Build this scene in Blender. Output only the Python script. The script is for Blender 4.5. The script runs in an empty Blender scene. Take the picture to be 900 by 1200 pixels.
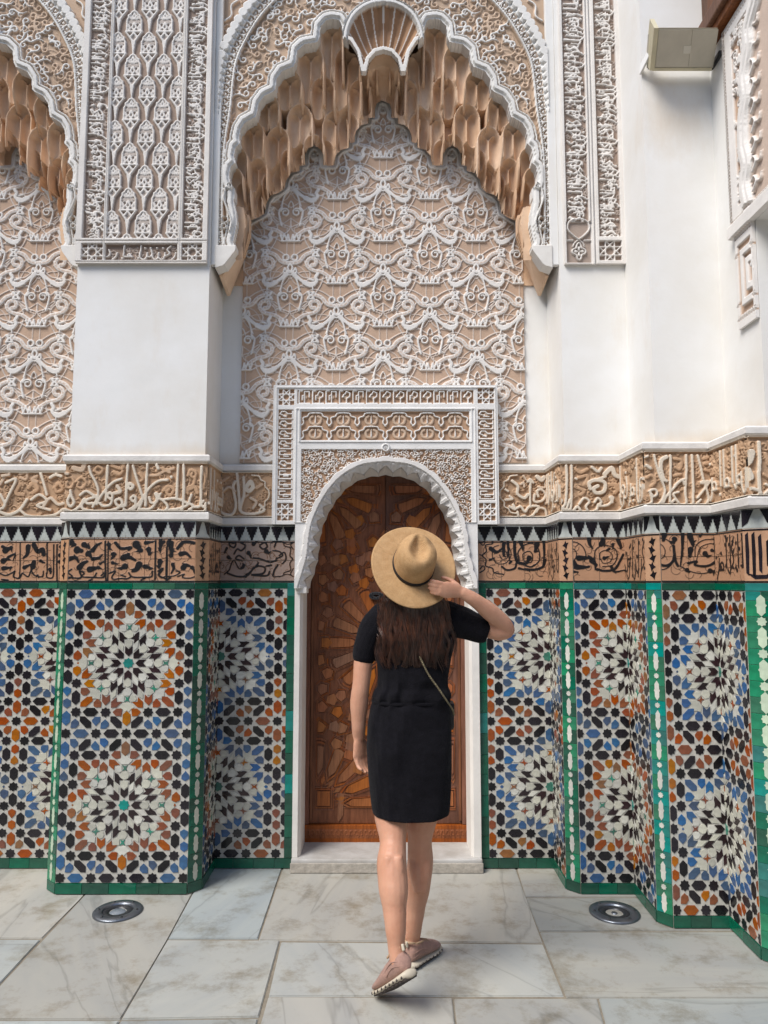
import bpy, bmesh, math, random
import numpy as np
from mathutils import Matrix, Vector
random.seed(7); rng = np.random.default_rng(7)
SC = bpy.context.scene; COL = SC.collection
R = math.radians; PI = math.pi

# ------------------------------------------------------------------ camera, sky, sun, exposure
PITCH = math.atan(80/850)
cam = bpy.data.cameras.new('camera'); co = bpy.data.objects.new('camera', cam); COL.objects.link(co)
co.location = (0, 0, 1.5); co.rotation_euler = (R(90)+PITCH, 0, 0)
cam.sensor_fit = 'VERTICAL'; cam.sensor_height = 24; cam.sensor_width = 18; cam.lens = 24*850/1200
cam.clip_start = 0.05; cam.clip_end = 500
SC.camera = co
w = bpy.data.worlds.new('World'); SC.world = w; w.use_nodes = True
nt = w.node_tree; bg = nt.nodes['Background']
sky = nt.nodes.new('ShaderNodeTexSky'); sky.sky_type = 'NISHITA'; sky.sun_disc = False
SUN_EL, SUN_AZ = R(51), R(-133)      # azimuth from +Y clockwise: behind the camera, to its left
sky.sun_elevation = SUN_EL; sky.sun_rotation = SUN_AZ
nt.links.new(sky.outputs[0], bg.inputs[0]); bg.inputs[1].default_value = 0.10
sl = bpy.data.lights.new('sun', 'SUN'); sl.energy = 2.0; sl.angle = R(30); sl.color = (1, .96, .905)
so = bpy.data.objects.new('sun', sl); COL.objects.link(so)
sd = Vector((math.sin(SUN_AZ)*math.cos(SUN_EL), math.cos(SUN_AZ)*math.cos(SUN_EL), math.sin(SUN_EL)))
so.rotation_euler = sd.to_track_quat('Z', 'Y').to_euler()
SC.view_settings.view_transform = 'Standard'; SC.view_settings.look = 'None'
SC.view_settings.exposure = 1.06; SC.view_settings.gamma = 1

# ------------------------------------------------------------------ helpers: where a sight line meets a wall plane or the floor
_c, _s = math.cos(PITCH), math.sin(PITCH)
def P(x, y, Y):
    a = (x-450)/850; b = (600-y)/850; t = Y/(_c-b*_s)
    return (t*a, 1.5+t*(_s+b*_c))
def G(x, y, Z=0.0):
    a = (x-450)/850; b = (600-y)/850; t = (Z-1.5)/(_s+b*_c)
    return (t*a, t*(_c-b*_s))
def P3(x, y, Y):
    q = P(x, y, Y); return Vector((q[0], Y, q[1]))

# ------------------------------------------------------------------ materials
def mat(name, col, rough=.8, var=.06, scale=6, bump=.0, bscale=60, col2=None, spec=.5, objvar=0.0, mix_scale=None, coat=0, sheen=0):
    m = bpy.data.materials.new(name); m.use_nodes = True
    n = m.node_tree.nodes; l = m.node_tree.links; b = n['Principled BSDF']
    tc = n.new('ShaderNodeTexCoord')
    nz = n.new('ShaderNodeTexNoise'); nz.inputs['Scale'].default_value = scale; nz.inputs['Detail'].default_value = 6; nz.inputs['Roughness'].default_value = .62
    l.new(tc.outputs['Object'], nz.inputs['Vector'])
    rp = n.new('ShaderNodeValToRGB'); rp.color_ramp.elements[0].position = .34; rp.color_ramp.elements[1].position = .68
    c2 = col2 if col2 else tuple(max(0, c*(1-2.6*var)) for c in col)
    rp.color_ramp.elements[0].color = (*c2, 1); rp.color_ramp.elements[1].color = (*col, 1)
    l.new(nz.outputs['Fac'], rp.inputs['Fac'])
    out = rp.outputs['Color']
    if objvar:
        oi = n.new('ShaderNodeObjectInfo'); ge = n.new('ShaderNodeNewGeometry'); ad = n.new('ShaderNodeMath'); ad.operation = 'ADD'
        l.new(oi.outputs['Random'], ad.inputs[0]); l.new(ge.outputs['Random Per Island'], ad.inputs[1])
        wn = n.new('ShaderNodeTexWhiteNoise'); wn.noise_dimensions = '1D'; l.new(ad.outputs[0], wn.inputs['W'])
        hs = n.new('ShaderNodeHueSaturation')
        for k, amp in (('Value', objvar), ('Saturation', objvar*.6), ('Hue', objvar*.02)):
            mr = n.new('ShaderNodeMapRange'); base = .5 if k == 'Hue' else 1
            mr.inputs['To Min'].default_value = base-amp; mr.inputs['To Max'].default_value = base+amp
            if k == 'Hue':
                sp = n.new('ShaderNodeSeparateColor'); l.new(wn.outputs['Color'], sp.inputs[0]); l.new(sp.outputs[1], mr.inputs['Value'])
            else: l.new(wn.outputs['Value'], mr.inputs['Value'])
            l.new(mr.outputs[0], hs.inputs[k])
        l.new(out, hs.inputs['Color']); out = hs.outputs['Color']
    l.new(out, b.inputs['Base Color'])
    b.inputs['Roughness'].default_value = rough; b.inputs['Specular IOR Level'].default_value = spec
    if coat: b.inputs['Coat Weight'].default_value = coat; b.inputs['Coat Roughness'].default_value = .12
    if sheen: b.inputs['Sheen Weight'].default_value = sheen
    if bump:
        n2 = n.new('ShaderNodeTexNoise'); n2.inputs['Scale'].default_value = bscale; n2.inputs['Detail'].default_value = 4
        l.new(tc.outputs['Object'], n2.inputs['Vector'])
        bp = n.new('ShaderNodeBump'); bp.inputs['Strength'].default_value = bump; bp.inputs['Distance'].default_value = .01
        l.new(n2.outputs['Fac'], bp.inputs['Height']); l.new(bp.outputs[0], b.inputs['Normal'])
    return m

def carved(name, ground, raised, mid=None, rough=.9, var=.10, spec=.25):
    """plaster cut in relief: the cut-back ground keeps its earth colour, the raised faces their limewash"""
    m = bpy.data.materials.new(name); m.use_nodes = True
    n = m.node_tree.nodes; l = m.node_tree.links; b = n['Principled BSDF']
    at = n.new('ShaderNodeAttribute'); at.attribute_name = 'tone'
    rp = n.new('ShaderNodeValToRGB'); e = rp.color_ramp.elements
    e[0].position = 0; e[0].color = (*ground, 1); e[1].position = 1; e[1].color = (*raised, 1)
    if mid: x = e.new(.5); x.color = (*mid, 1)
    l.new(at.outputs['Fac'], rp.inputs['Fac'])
    tc = n.new('ShaderNodeTexCoord'); nz = n.new('ShaderNodeTexNoise'); nz.inputs['Scale'].default_value = 5; nz.inputs['Detail'].default_value = 8
    nz.inputs['Roughness'].default_value = .7
    l.new(tc.outputs['Object'], nz.inputs['Vector'])
    mr = n.new('ShaderNodeMapRange'); mr.inputs['From Min'].default_value = .3; mr.inputs['From Max'].default_value = .7
    mr.inputs['To Min'].default_value = 1-2*var; mr.inputs['To Max'].default_value = 1.0
    l.new(nz.outputs['Fac'], mr.inputs['Value'])
    mx = n.new('ShaderNodeMix'); mx.data_type = 'RGBA'; mx.blend_type = 'MULTIPLY'; mx.inputs['Factor'].default_value = 1
    l.new(rp.outputs['Color'], mx.inputs[6]); l.new(mr.outputs[0], mx.inputs[7])
    l.new(mx.outputs[2], b.inputs['Base Color'])
    b.inputs['Roughness'].default_value = rough; b.inputs['Specular IOR Level'].default_value = spec
    n2 = n.new('ShaderNodeTexNoise'); n2.inputs['Scale'].default_value = 140; n2.inputs['Detail'].default_value = 3
    l.new(tc.outputs['Object'], n2.inputs['Vector'])
    bp = n.new('ShaderNodeBump'); bp.inputs['Strength'].default_value = .25; bp.inputs['Distance'].default_value = .006
    l.new(n2.outputs['Fac'], bp.inputs['Height']); l.new(bp.outputs[0], b.inputs['Normal'])
    return m

M = {}
M['plaster'] = mat('white_plaster', (.79, .785, .765), .85, .035, 1.7, .22, 9, spec=.25, col2=(.72, .695, .645))
def ledge_dirt(m, spot=None):
    n = m.node_tree.nodes; l = m.node_tree.links; b = n['Principled BSDF']; src = b.inputs['Base Color'].links[0].from_socket
    geo = n.new('ShaderNodeNewGeometry'); sp = n.new('ShaderNodeSeparateXYZ'); l.new(geo.outputs['Position'], sp.inputs[0])
    nz = n.new('ShaderNodeTexNoise'); nz.inputs['Scale'].default_value = 7; nz.inputs['Detail'].default_value = 7; nz.inputs['Roughness'].default_value = .7
    mp = n.new('ShaderNodeMapping'); mp.inputs['Scale'].default_value = (1, 1, .35); l.new(geo.outputs['Position'], mp.inputs[0]); l.new(mp.outputs[0], nz.inputs['Vector'])
    mr = n.new('ShaderNodeMapRange'); mr.inputs['From Min'].default_value = 2.13; mr.inputs['From Max'].default_value = 2.21; mr.inputs['To Min'].default_value = 1; mr.inputs['To Max'].default_value = 0; l.new(sp.outputs['Z'], mr.inputs['Value'])
    ad = n.new('ShaderNodeMath'); ad.operation = 'MULTIPLY_ADD'; ad.inputs[1].default_value = .55; l.new(mr.outputs[0], ad.inputs[0]); l.new(nz.outputs['Fac'], ad.inputs[2])
    amount = ad.outputs[0]
    if spot:
        vd = n.new('ShaderNodeVectorMath'); vd.operation = 'DISTANCE'; vd.inputs[1].default_value = spot; m3 = n.new('ShaderNodeMapping'); l.new(geo.outputs['Position'], vd.inputs[0])
        m2 = n.new('ShaderNodeMapRange'); m2.inputs['From Min'].default_value = .02; m2.inputs['From Max'].default_value = .26; m2.inputs['To Min'].default_value = .42; m2.inputs['To Max'].default_value = 0; l.new(vd.outputs['Value'], m2.inputs['Value'])
        a2 = n.new('ShaderNodeMath'); a2.operation = 'ADD'; l.new(amount, a2.inputs[0]); l.new(m2.outputs[0], a2.inputs[1]); amount = a2.outputs[0]
    rp = n.new('ShaderNodeValToRGB'); rp.color_ramp.elements[0].position = .56; rp.color_ramp.elements[0].color = (0, 0, 0, 1); rp.color_ramp.elements[1].position = 1.0; rp.color_ramp.elements[1].color = (.42, .42, .42, 1); l.new(amount, rp.inputs[0])
    mx = n.new('ShaderNodeMix'); mx.data_type = 'RGBA'; l.new(rp.outputs['Color'], mx.inputs['Factor']); l.new(src, mx.inputs[6]); mx.inputs[7].default_value = (.60, .47, .32, 1); l.new(mx.outputs[2], b.inputs['Base Color'])
ledge_dirt(M['plaster'])
M['plaster_st'] = mat('stained_plaster', (.79, .785, .765), .85, .035, 1.7, .22, 9, spec=.25, col2=(.72, .695, .645)); ledge_dirt(M['plaster_st'], (1.40, 3.32, 3.72))
M['plaster_warm'] = mat('limewash', (.78, .75, .70), .85, .05, 5, .15, 40, spec=.25)
M['mould'] = mat('plaster_moulding', (.74, .71, .67), .85, .07, 9, .2, 50, spec=.25)
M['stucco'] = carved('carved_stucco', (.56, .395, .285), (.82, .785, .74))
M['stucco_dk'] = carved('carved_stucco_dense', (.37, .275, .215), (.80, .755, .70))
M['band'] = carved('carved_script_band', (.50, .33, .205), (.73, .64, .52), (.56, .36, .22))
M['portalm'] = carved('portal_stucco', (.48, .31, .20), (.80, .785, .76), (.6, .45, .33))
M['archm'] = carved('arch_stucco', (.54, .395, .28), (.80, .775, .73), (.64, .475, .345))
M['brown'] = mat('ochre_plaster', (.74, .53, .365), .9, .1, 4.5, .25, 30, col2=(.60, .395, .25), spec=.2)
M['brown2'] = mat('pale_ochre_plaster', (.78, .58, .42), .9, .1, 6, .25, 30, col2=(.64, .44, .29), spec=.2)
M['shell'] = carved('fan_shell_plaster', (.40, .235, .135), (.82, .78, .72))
M['frieze'] = carved('frieze_glaze', (.50, .28, .165), (.012, .011, .012), (.30, .17, .10), rough=.35, spec=.5)
M['frieze2'] = carved('frieze_glaze_grey', (.36, .26, .21), (.012, .011, .012), (.30, .17, .10), rough=.35, spec=.5)
tl = dict(rough=.22, scale=30, bump=.06, bscale=45, objvar=.28)
M['k'] = mat('tile_black', (.013, .011, .014), var=.15, **{**tl, 'objvar': .5})
M['n'] = mat('tile_aubergine', (.028, .015, .017), var=.15, **{**tl, 'objvar': .4})
M['b'] = mat('tile_blue', (.055, .118, .235), var=.14, **{**tl, 'objvar': .38})
M['r'] = mat('tile_rust', (.29, .072, .018), var=.14, **{**tl, 'objvar': .30})
M['o'] = mat('tile_amber', (.34, .125, .022), var=.14, **{**tl, 'objvar': .35})
M['g'] = mat('tile_sea_green', (.055, .24, .17), var=.14, **tl)
M['t'] = mat('tile_teal', (.02, .22, .19), var=.12, **tl)
M['c'] = mat('tile_cream', (.54, .535, .45), var=.08, **{**tl, 'objvar': .16})
M['w'] = mat('tile_white', (.61, .605, .54), var=.08, **{**tl, 'objvar': .14})
M['ground_w'] = mat('tile_white_ground', (.53, .515, .46), .4, .07, 60, .1, 90)
M['grn'] = mat('tile_green', (.013, .115, .068), .2, .16, 14, .06, 40, objvar=.30)
M['grn_l'] = mat('tile_green_light', (.034, .205, .11), .2, .16, 14, .06, 40, objvar=.25)
M['trq'] = mat('tile_turquoise', (.022, .21, .18), .2, .16, 14, .06, 40, objvar=.25)
M['grout'] = mat('lime_grout', (.46, .42, .36), .95, .12, 40, .3, 80)
M['pale'] = mat('tile_pale_green', (.50, .60, .45), .22, .08, 30, .06, 45, objvar=.12)
M['mer'] = mat('tile_pale_grey', (.47, .50, .47), .3, .08, 30, .06, 45, objvar=.08)

# ------------------------------------------------------------------ scene graph helpers
def link(name, me, parent=None, Mx=None, m=None):
    o = bpy.data.objects.new(name, me); COL.objects.link(o)
    if parent is not None: o.parent = parent
    if Mx is not None: o.matrix_basis = Mx
    if m is not None and me is not None and not me.materials: me.materials.append(m)
    return o
def thing(name, label, cat, loc=(0, 0, 0), group=None, kind=None):
    o = bpy.data.objects.new(name, None); COL.objects.link(o); o.location = loc; o.empty_display_size = .1
    o['label'] = label; o['category'] = cat
    if group: o['group'] = group
    if kind: o['kind'] = kind
    return o
def part(name, me, th, m=None, F=None):
    """a part whose mesh is in world space (or in frame F): placed under a thing that is only translated"""
    T = Matrix.Translation(-th.location)
    return link(name, me, th, T @ F if F is not None else T, m)
def me_from(verts, faces, name='m', smooth=False):
    me = bpy.data.meshes.new(name); me.from_pydata([tuple(v) for v in verts], [], faces); me.update()
    if smooth: me.polygons.foreach_set('use_smooth', [True]*len(me.polygons))
    return me
def me_bm(bm, name='m', smooth=False):
    bmesh.ops.recalc_face_normals(bm, faces=bm.faces)
    me = bpy.data.meshes.new(name); bm.to_mesh(me); bm.free()
    if smooth: me.polygons.foreach_set('use_smooth', [True]*len(me.polygons))
    return me
def box(bm, x0, x1, y0, y1, z0, z1, bev=0):
    vs = [bm.verts.new((x, y, z)) for x in (x0, x1) for y in (y0, y1) for z in (z0, z1)]
    for f in ((0, 1, 3, 2), (4, 6, 7, 5), (0, 4, 5, 1), (2, 3, 7, 6), (0, 2, 6, 4), (1, 5, 7, 3)): bm.faces.new([vs[i] for i in f])
    if bev:
        es = list({e for v in vs for e in v.link_edges})
        bmesh.ops.bevel(bm, geom=es, offset=bev, segments=2, affect='EDGES', profile=.6)
def me_box(x0, x1, y0, y1, z0, z1, bev=0):
    bm = bmesh.new(); box(bm, x0, x1, y0, y1, z0, z1, bev); return me_bm(bm)
def prism(bm, poly, yf, yb, inset=0.0):
    """poly of (x,z) drawn in the wall plane; front at yf (towards the viewer), back at yb"""
    n = len(poly); A = sum(poly[i][0]*poly[(i+1) % n][1]-poly[(i+1) % n][0]*poly[i][1] for i in range(n))
    if A < 0: poly = poly[::-1]
    f = [bm.verts.new((x, yf, z)) for x, z in poly]; bk = [bm.verts.new((x, yb, z)) for x, z in poly]
    bm.faces.new(f)
    for i in range(n): bm.faces.new((f[i], bk[i], bk[(i+1) % n], f[(i+1) % n]))
def me_prism(poly, yf, yb):
    bm = bmesh.new(); prism(bm, poly, yf, yb)
    me = bpy.data.meshes.new('m'); bm.to_mesh(me); bm.free(); return me
def cr(pts, n=6, closed=False):
    """Catmull-Rom through points"""
    p = [np.array(q, float) for q in pts]; N = len(p); out = []
    if N < 3: return [tuple(q) for q in p]
    for i in range(N if closed else N-1):
        p1, p2 = p[i], p[(i+1) % N]
        p0 = p[i-1] if (i > 0 or closed) else 2*p1-p2
        p3 = p[(i+2) % N] if (i+2 < N or closed) else 2*p2-p1
        for k in range(n):
            t = k/n
            out.append(tuple(.5*((2*p1)+(-p0+p2)*t+(2*p0-5*p1+4*p2-p3)*t*t+(-p0+3*p1-3*p2+p3)*t**3)))
    if not closed: out.append(tuple(p[-1]))
    return out
def clip_poly(poly, x0, x1, z0, z1):
    for ax, lim, sg in ((0, x0, 1), (0, x1, -1), (1, z0, 1), (1, z1, -1)):
        out = []
        for i in range(len(poly)):
            a, b = poly[i], poly[(i+1) % len(poly)]
            ia, ib = sg*(a[ax]-lim) >= 0, sg*(b[ax]-lim) >= 0
            if ia: out.append(a)
            if ia != ib:
                t = (lim-a[ax])/(b[ax]-a[ax]); out.append((a[0]+t*(b[0]-a[0]), a[1]+t*(b[1]-a[1])))
        poly = out
        if len(poly) < 3: return []
    return poly
def area(poly):
    n = len(poly); return abs(sum(poly[i][0]*poly[(i+1) % n][1]-poly[(i+1) % n][0]*poly[i][1] for i in range(n)))/2
def inside(poly, X, Z):
    r = np.zeros(X.shape, bool); n = len(poly)
    for i in range(n):
        (x1, z1), (x2, z2) = poly[i], poly[(i+1) % n]
        if z1 == z2: continue
        r ^= ((z1 > Z) != (z2 > Z)) & (X < (x2-x1)*(Z-z1)/(z2-z1)+x1)
    return r
def dist(poly, X, Z, closed=False):
    d = np.full(X.shape, 1e9); n = len(poly)
    for i in range(n if closed else n-1):
        (x1, z1), (x2, z2) = poly[i], poly[(i+1) % n]; dx, dz = x2-x1, z2-z1; L = dx*dx+dz*dz+1e-12
        t = np.clip(((X-x1)*dx+(Z-z1)*dz)/L, 0, 1)
        d = np.minimum(d, (X-x1-t*dx)**2+(Z-z1-t*dz)**2)
    return np.sqrt(d)

class Relief:
    """carved surface: a height above its ground for every point of a fine grid, turned into a mesh"""
    def __init__(s, u0, u1, v0, v1, res=.0036):
        s.nu = max(2, int(round((u1-u0)/res))+1); s.nv = max(2, int(round((v1-v0)/res))+1)
        s.u = np.linspace(u0, u1, s.nu); s.v = np.linspace(v0, v1, s.nv); s.res = res
        s.U, s.V = np.meshgrid(s.u, s.v); s.h = np.zeros(s.U.shape); s.t = np.zeros(s.U.shape); s.mask = np.ones(s.U.shape, bool)
    def win(s, a0, a1, b0, b1):
        i0, i1 = np.searchsorted(s.u, a0), np.searchsorted(s.u, a1); j0, j1 = np.searchsorted(s.v, b0), np.searchsorted(s.v, b1)
        return (slice(j0, j1), slice(i0, i1)) if i1 > i0 and j1 > j0 else None
    def put(s, W, d, r, h, tone, bev):
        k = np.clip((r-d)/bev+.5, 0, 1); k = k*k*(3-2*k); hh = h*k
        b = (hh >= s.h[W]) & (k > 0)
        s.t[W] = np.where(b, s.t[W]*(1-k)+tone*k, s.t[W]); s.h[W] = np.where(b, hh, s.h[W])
    def stroke(s, pts, w, h=.012, tone=1., w1=None, bev=None):
        bev = bev or s.res*.95; n = len(pts)-1; w1 = w if w1 is None else w1; m = max(w, w1)/2+bev
        xs = [p[0] for p in pts]; ys = [p[1] for p in pts]
        W = s.win(min(xs)-m, max(xs)+m, min(ys)-m, max(ys)+m)
        if W is None: return
        X, Y = s.U[W], s.V[W]; best = np.full(X.shape, 1e9)
        for i in range(n):
            (x1, y1), (x2, y2) = pts[i], pts[i+1]
            W2 = s.win(min(x1, x2)-m, max(x1, x2)+m, min(y1, y2)-m, max(y1, y2)+m)
            if W2 is None: continue
            sl_ = (slice(W2[0].start-W[0].start, W2[0].stop-W[0].start), slice(W2[1].start-W[1].start, W2[1].stop-W[1].start))
            A, B = s.U[W2], s.V[W2]; dx, dy = x2-x1, y2-y1; L = dx*dx+dy*dy+1e-12
            t = np.clip(((A-x1)*dx+(B-y1)*dy)/L, 0, 1)
            d = np.hypot(A-x1-t*dx, B-y1-t*dy)-(w+(w1-w)*(i+t)/max(1, n))/2
            best[sl_] = np.minimum(best[sl_], d)
        s.put(W, best, 0, h, tone, bev)
    def fill(s, poly, h=.012, tone=1., bev=None):
        bev = bev or s.res*1.3
        xs = [p[0] for p in poly]; ys = [p[1] for p in poly]; W = s.win(min(xs)-bev, max(xs)+bev, min(ys)-bev, max(ys)+bev)
        if W is None: return
        X, Y = s.U[W], s.V[W]; d = dist(poly, X, Y, True); d = np.where(inside(poly, X, Y), -d, d)
        s.put(W, d, 0, h, tone, bev)
    def ring(s, x, y, r, w, h=.012, tone=1., a0=0, a1=360, n=20):
        s.stroke([(x+r*math.cos(R(a0+(a1-a0)*k/n)), y+r*math.sin(R(a0+(a1-a0)*k/n))) for k in range(n+1)], w, h, tone)
    def disc(s, x, y, r, h=.012, tone=1.): s.stroke([(x, y), (x+1e-4, y)], 2*r, h, tone)
    def cut(s, sel, h, tone=None):
        s.h[sel] = h
        if tone is not None: s.t[sel] = tone
    def mesh(s, skirt=0.0, sub=None, y0=0.0, smooth=True):
        """grid mesh in the plane (u, -height, v); skirt closes the rim backwards"""
        U, V, H, T, K = s.U, s.V, s.h, s.t, s.mask
        if sub:
            W = s.win(*sub); U, V, H, T, K = U[W], V[W], H[W], T[W], K[W]
        nv, nu = U.shape
        q = K[:-1, :-1] & K[1:, :-1] & K[:-1, 1:] & K[1:, 1:]
        idx = np.arange(nu*nv).reshape(nv, nu)
        a, b, c, d = idx[:-1, :-1][q], idx[:-1, 1:][q], idx[1:, 1:][q], idx[1:, :-1][q]
        F = np.stack([a, b, c, d], 1)
        co_ = np.stack([U.ravel(), y0-H.ravel(), V.ravel()], 1); tn = T.ravel()
        if skirt:
            e = np.concatenate([F[:, [0, 1]], F[:, [1, 2]], F[:, [2, 3]], F[:, [3, 0]]])
            key = np.minimum(e[:, 0], e[:, 1]).astype(np.int64)*(nu*nv)+np.maximum(e[:, 0], e[:, 1])
            un, inv, cnt = np.unique(key, return_inverse=True, return_counts=True)
            be = e[cnt[inv] == 1]; vid = np.unique(be); mp = np.full(nu*nv, -1); mp[vid] = np.arange(len(vid))*2+len(co_)
            top = co_[vid]; bot = top.copy(); bot[:, 1] = y0+skirt
            ex = np.empty((2*len(vid), 3)); ex[0::2] = top; ex[1::2] = bot
            co_ = np.concatenate([co_, ex]); tn = np.concatenate([tn, np.repeat(tn[vid], 2)])
            t0, t1 = mp[be[:, 0]], mp[be[:, 1]]
            F = np.concatenate([F, np.stack([t1, t0, t0+1, t1+1], 1)])
        used = np.unique(F); rm = np.full(len(co_), -1); rm[used] = np.arange(len(used)); co_ = co_[used]; tn = tn[used]; F = rm[F]
        me = bpy.data.meshes.new('carving'); me.vertices.add(len(co_)); me.vertices.foreach_set('co', co_.astype(np.float32).ravel())
        me.loops.add(4*len(F)); me.polygons.add(len(F)); me.loops.foreach_set('vertex_index', F.astype(np.int32).ravel())
        me.polygons.foreach_set('loop_start', np.arange(len(F), dtype=np.int32)*4)
        me.update(calc_edges=True)
        at = me.attributes.new('tone', 'FLOAT', 'POINT'); at.data.foreach_set('value', tn.astype(np.float32))
        if smooth: me.polygons.foreach_set('use_smooth', np.ones(len(F), bool))
        me.validate(); return me
def frame(p0, p1):
    """wall frame: x along the wall left to right, -y towards the viewer, z up"""
    d = Vector((p1[0]-p0[0], p1[1]-p0[1], 0)); L = d.length; a = math.atan2(d.y, d.x)
    return Matrix.Translation((p0[0], p0[1], 0)) @ Matrix.Rotation(a, 4, 'Z'), L
# ------------------------------------------------------------------ the star pattern of the tile dado: one cell, traced then mirrored
def _raw(pts): return [(845-(x-(980-y)*.028), 980-y) for x, y in pts]
def star8(cx, cy, ro=61, ri=46, n=8, ph=0):
    return [(cx+(ro if k % 2 == 0 else ri)*math.cos(ph+PI*k/n), cy+(ro if k % 2 == 0 else ri)*math.sin(ph+PI*k/n)) for k in range(2*n)]
def hexh(cx, cy): return [(cx-90, cy), (cx-45, cy-49), (cx+45, cy-49), (cx+90, cy), (cx+45, cy+49), (cx-45, cy+49)]
def hexv(cx, cy): return [(cx, cy-88), (cx+46, cy-46), (cx+46, cy+46), (cx, cy+88), (cx-46, cy+46), (cx-46, cy-46)]
QUAD = [  # pieces of one quarter outside the rosette, as (polygon, colour key)
 ('k', star8(341, 825)), ('k', star8(682, 825)), ('k', star8(0, 825)), ('k', star8(575, 575)), ('k', star8(240, 578)), ('k', star8(582, 238)), ('k', star8(682, 0)),
 ('B', hexh(512, 825)), ('k', hexh(168, 825)), ('k', hexh(410, 575)), ('B', hexv(682, 647)), ('k', hexv(582, 405)), ('k', hexv(682, 162)), ('O', hexv(0, 650)),
 ('k', _raw([(335, 355), (335, 298), (412, 220), (468, 220), (466, 288), (390, 355)])),
 ('k', _raw([(680, 355), (680, 298), (757, 220), (813, 220), (811, 288), (735, 355)])),
 ('R', _raw([(330, 468), (397, 468), (468, 535), (468, 588), (402, 584), (333, 520)])),
 ('B', _raw([(238, 220), (298, 217), (330, 258), (325, 296), (283, 328), (242, 290)])),
 ('B', _raw([(520, 240), (566, 292), (567, 350), (505, 348), (474, 312), (477, 290)])),
 ('B', _raw([(575, 211), (635, 211), (668, 246), (664, 282), (622, 320), (576, 275)])),
 ('B', _raw([(175, 448), (216, 478), (218, 540), (175, 567), (130, 540), (132, 478)])),
 ('B', _raw([(175, 588), (216, 640), (218, 680), (175, 706), (128, 680), (132, 636)])),
 ('R', _raw([(700, 405), (740, 358), (802, 357), (810, 446), (744, 446)])),
 ('R', _raw([(435, 645), (395, 690), (326, 690), (324, 628), (352, 598), (395, 602)])),
 ('R', _raw([(523, 566), (480, 518), (482, 475), (510, 458), (568, 460), (568, 520)])),
 ('R', _raw([(268, 825), (312, 868), (314, 925), (265, 946), (220, 925), (222, 870)])),
]
SECT = [  # one 45 degree sector of the rosette: a outwards, b sideways; s = symmetric about the axis, else mirrored
 ('n', 's', [(80, 0), (120, 42), (202, 42), (166, 0), (202, -42), (120, -42)]),
 ('c', 's', [(178, 0), (214, 40), (264, 41), (284, 0), (264, -41), (214, -40)]),
 ('c', 's', [(290, 0), (310, 42), (346, 50), (384, 25), (384, -25), (346, -50), (310, -42)]),
 ('G', 's', [(390, 28), (424, 12), (460, 32), (444, 0), (460, -32), (424, -12), (390, -28), (405, 0)]),
 ('c', 's', [(468, 0), (470, 42), (520, 86), (545, 44), (573, 20), (556, 0), (573, -20), (545, -44), (520, -86), (470, -42)]),
 ('n', 'm', [(374, 112), (272, 110), (232, 54), (284, 60), (290, 20), (322, 56), (352, 74)]),
 ('c', 'm', [(372, 62), (388, 34), (458, 36), (452, 86), (424, 107), (386, 92)]),
 ('R', 'm', [(525, 180), (455, 180), (402, 122), (455, 118), (460, 57), (520, 120)]),
]
BISECT = [('c', [(275, 120), (208, 118), (142, 62), (205, 60)]), ('c', [(420, 178), (362, 178), (300, 126), (392, 122)])]
def _cell():
    out = []
    for key, poly in QUAD:
        for sx in (1, -1):
            for sz in (1, -1): out.append((key, [(sx*a, sz*b) for a, b in poly]))
    for k in range(8):
        c, s = math.cos(PI*k/4), math.sin(PI*k/4)
        rot = lambda q: [(a*c-b*s, a*s+b*c) for a, b in q]
        for key, ty, poly in SECT:
            out.append((key, rot(poly)))
            if ty == 'm': out.append((key, rot([(a, -b) for a, b in poly])))
        c, s = math.cos(PI*k/4), math.sin(PI*k/4)
        for key, poly in BISECT:
            for sg in (1, -1): out.append((key, rot([(a, sg*b) for a, b in poly])))
    out.append(('T', star8(0, 0, 64, 50)))
    for sx in (1, -1): out.append(('R', [(sx*560+24, 0), (sx*560, 24), (sx*560-24, 0), (sx*560, -24)]))
    # keep the rosette round: drop anything duplicated
    seen, res = set(), []
    for key, poly in out:
        cx = sum(p[0] for p in poly)/len(poly); cz = sum(p[1] for p in poly)/len(poly); kk = (round(cx/9), round(cz/9))
        if any((kk[0]+i, kk[1]+j) in seen for i in (-1, 0, 1) for j in (-1, 0, 1)): continue
        seen.add(kk); res.append((key, poly))
    return res
CELL = _cell(); CW, CH = 682, 825
SCHEME_A = {'B': 'b', 'O': 'o', 'R': 'r', 'G': 'g', 'T': 't'}     # blue corners, rust ring
SCHEME_B = {'B': 'r', 'O': 'b', 'R': 'b', 'G': 'r', 'T': 'g'}     # rust corners, blue ring
_tm = {}
def tile_mesh(ck, poly, tag):
    k = (ck, tag)
    if tag is None or k not in _tm:
        me = me_prism(poly, 0, .0035); me.materials.append(M[ck])
        if tag is None: return me
        _tm[k] = me
    return _tm[k]
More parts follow.
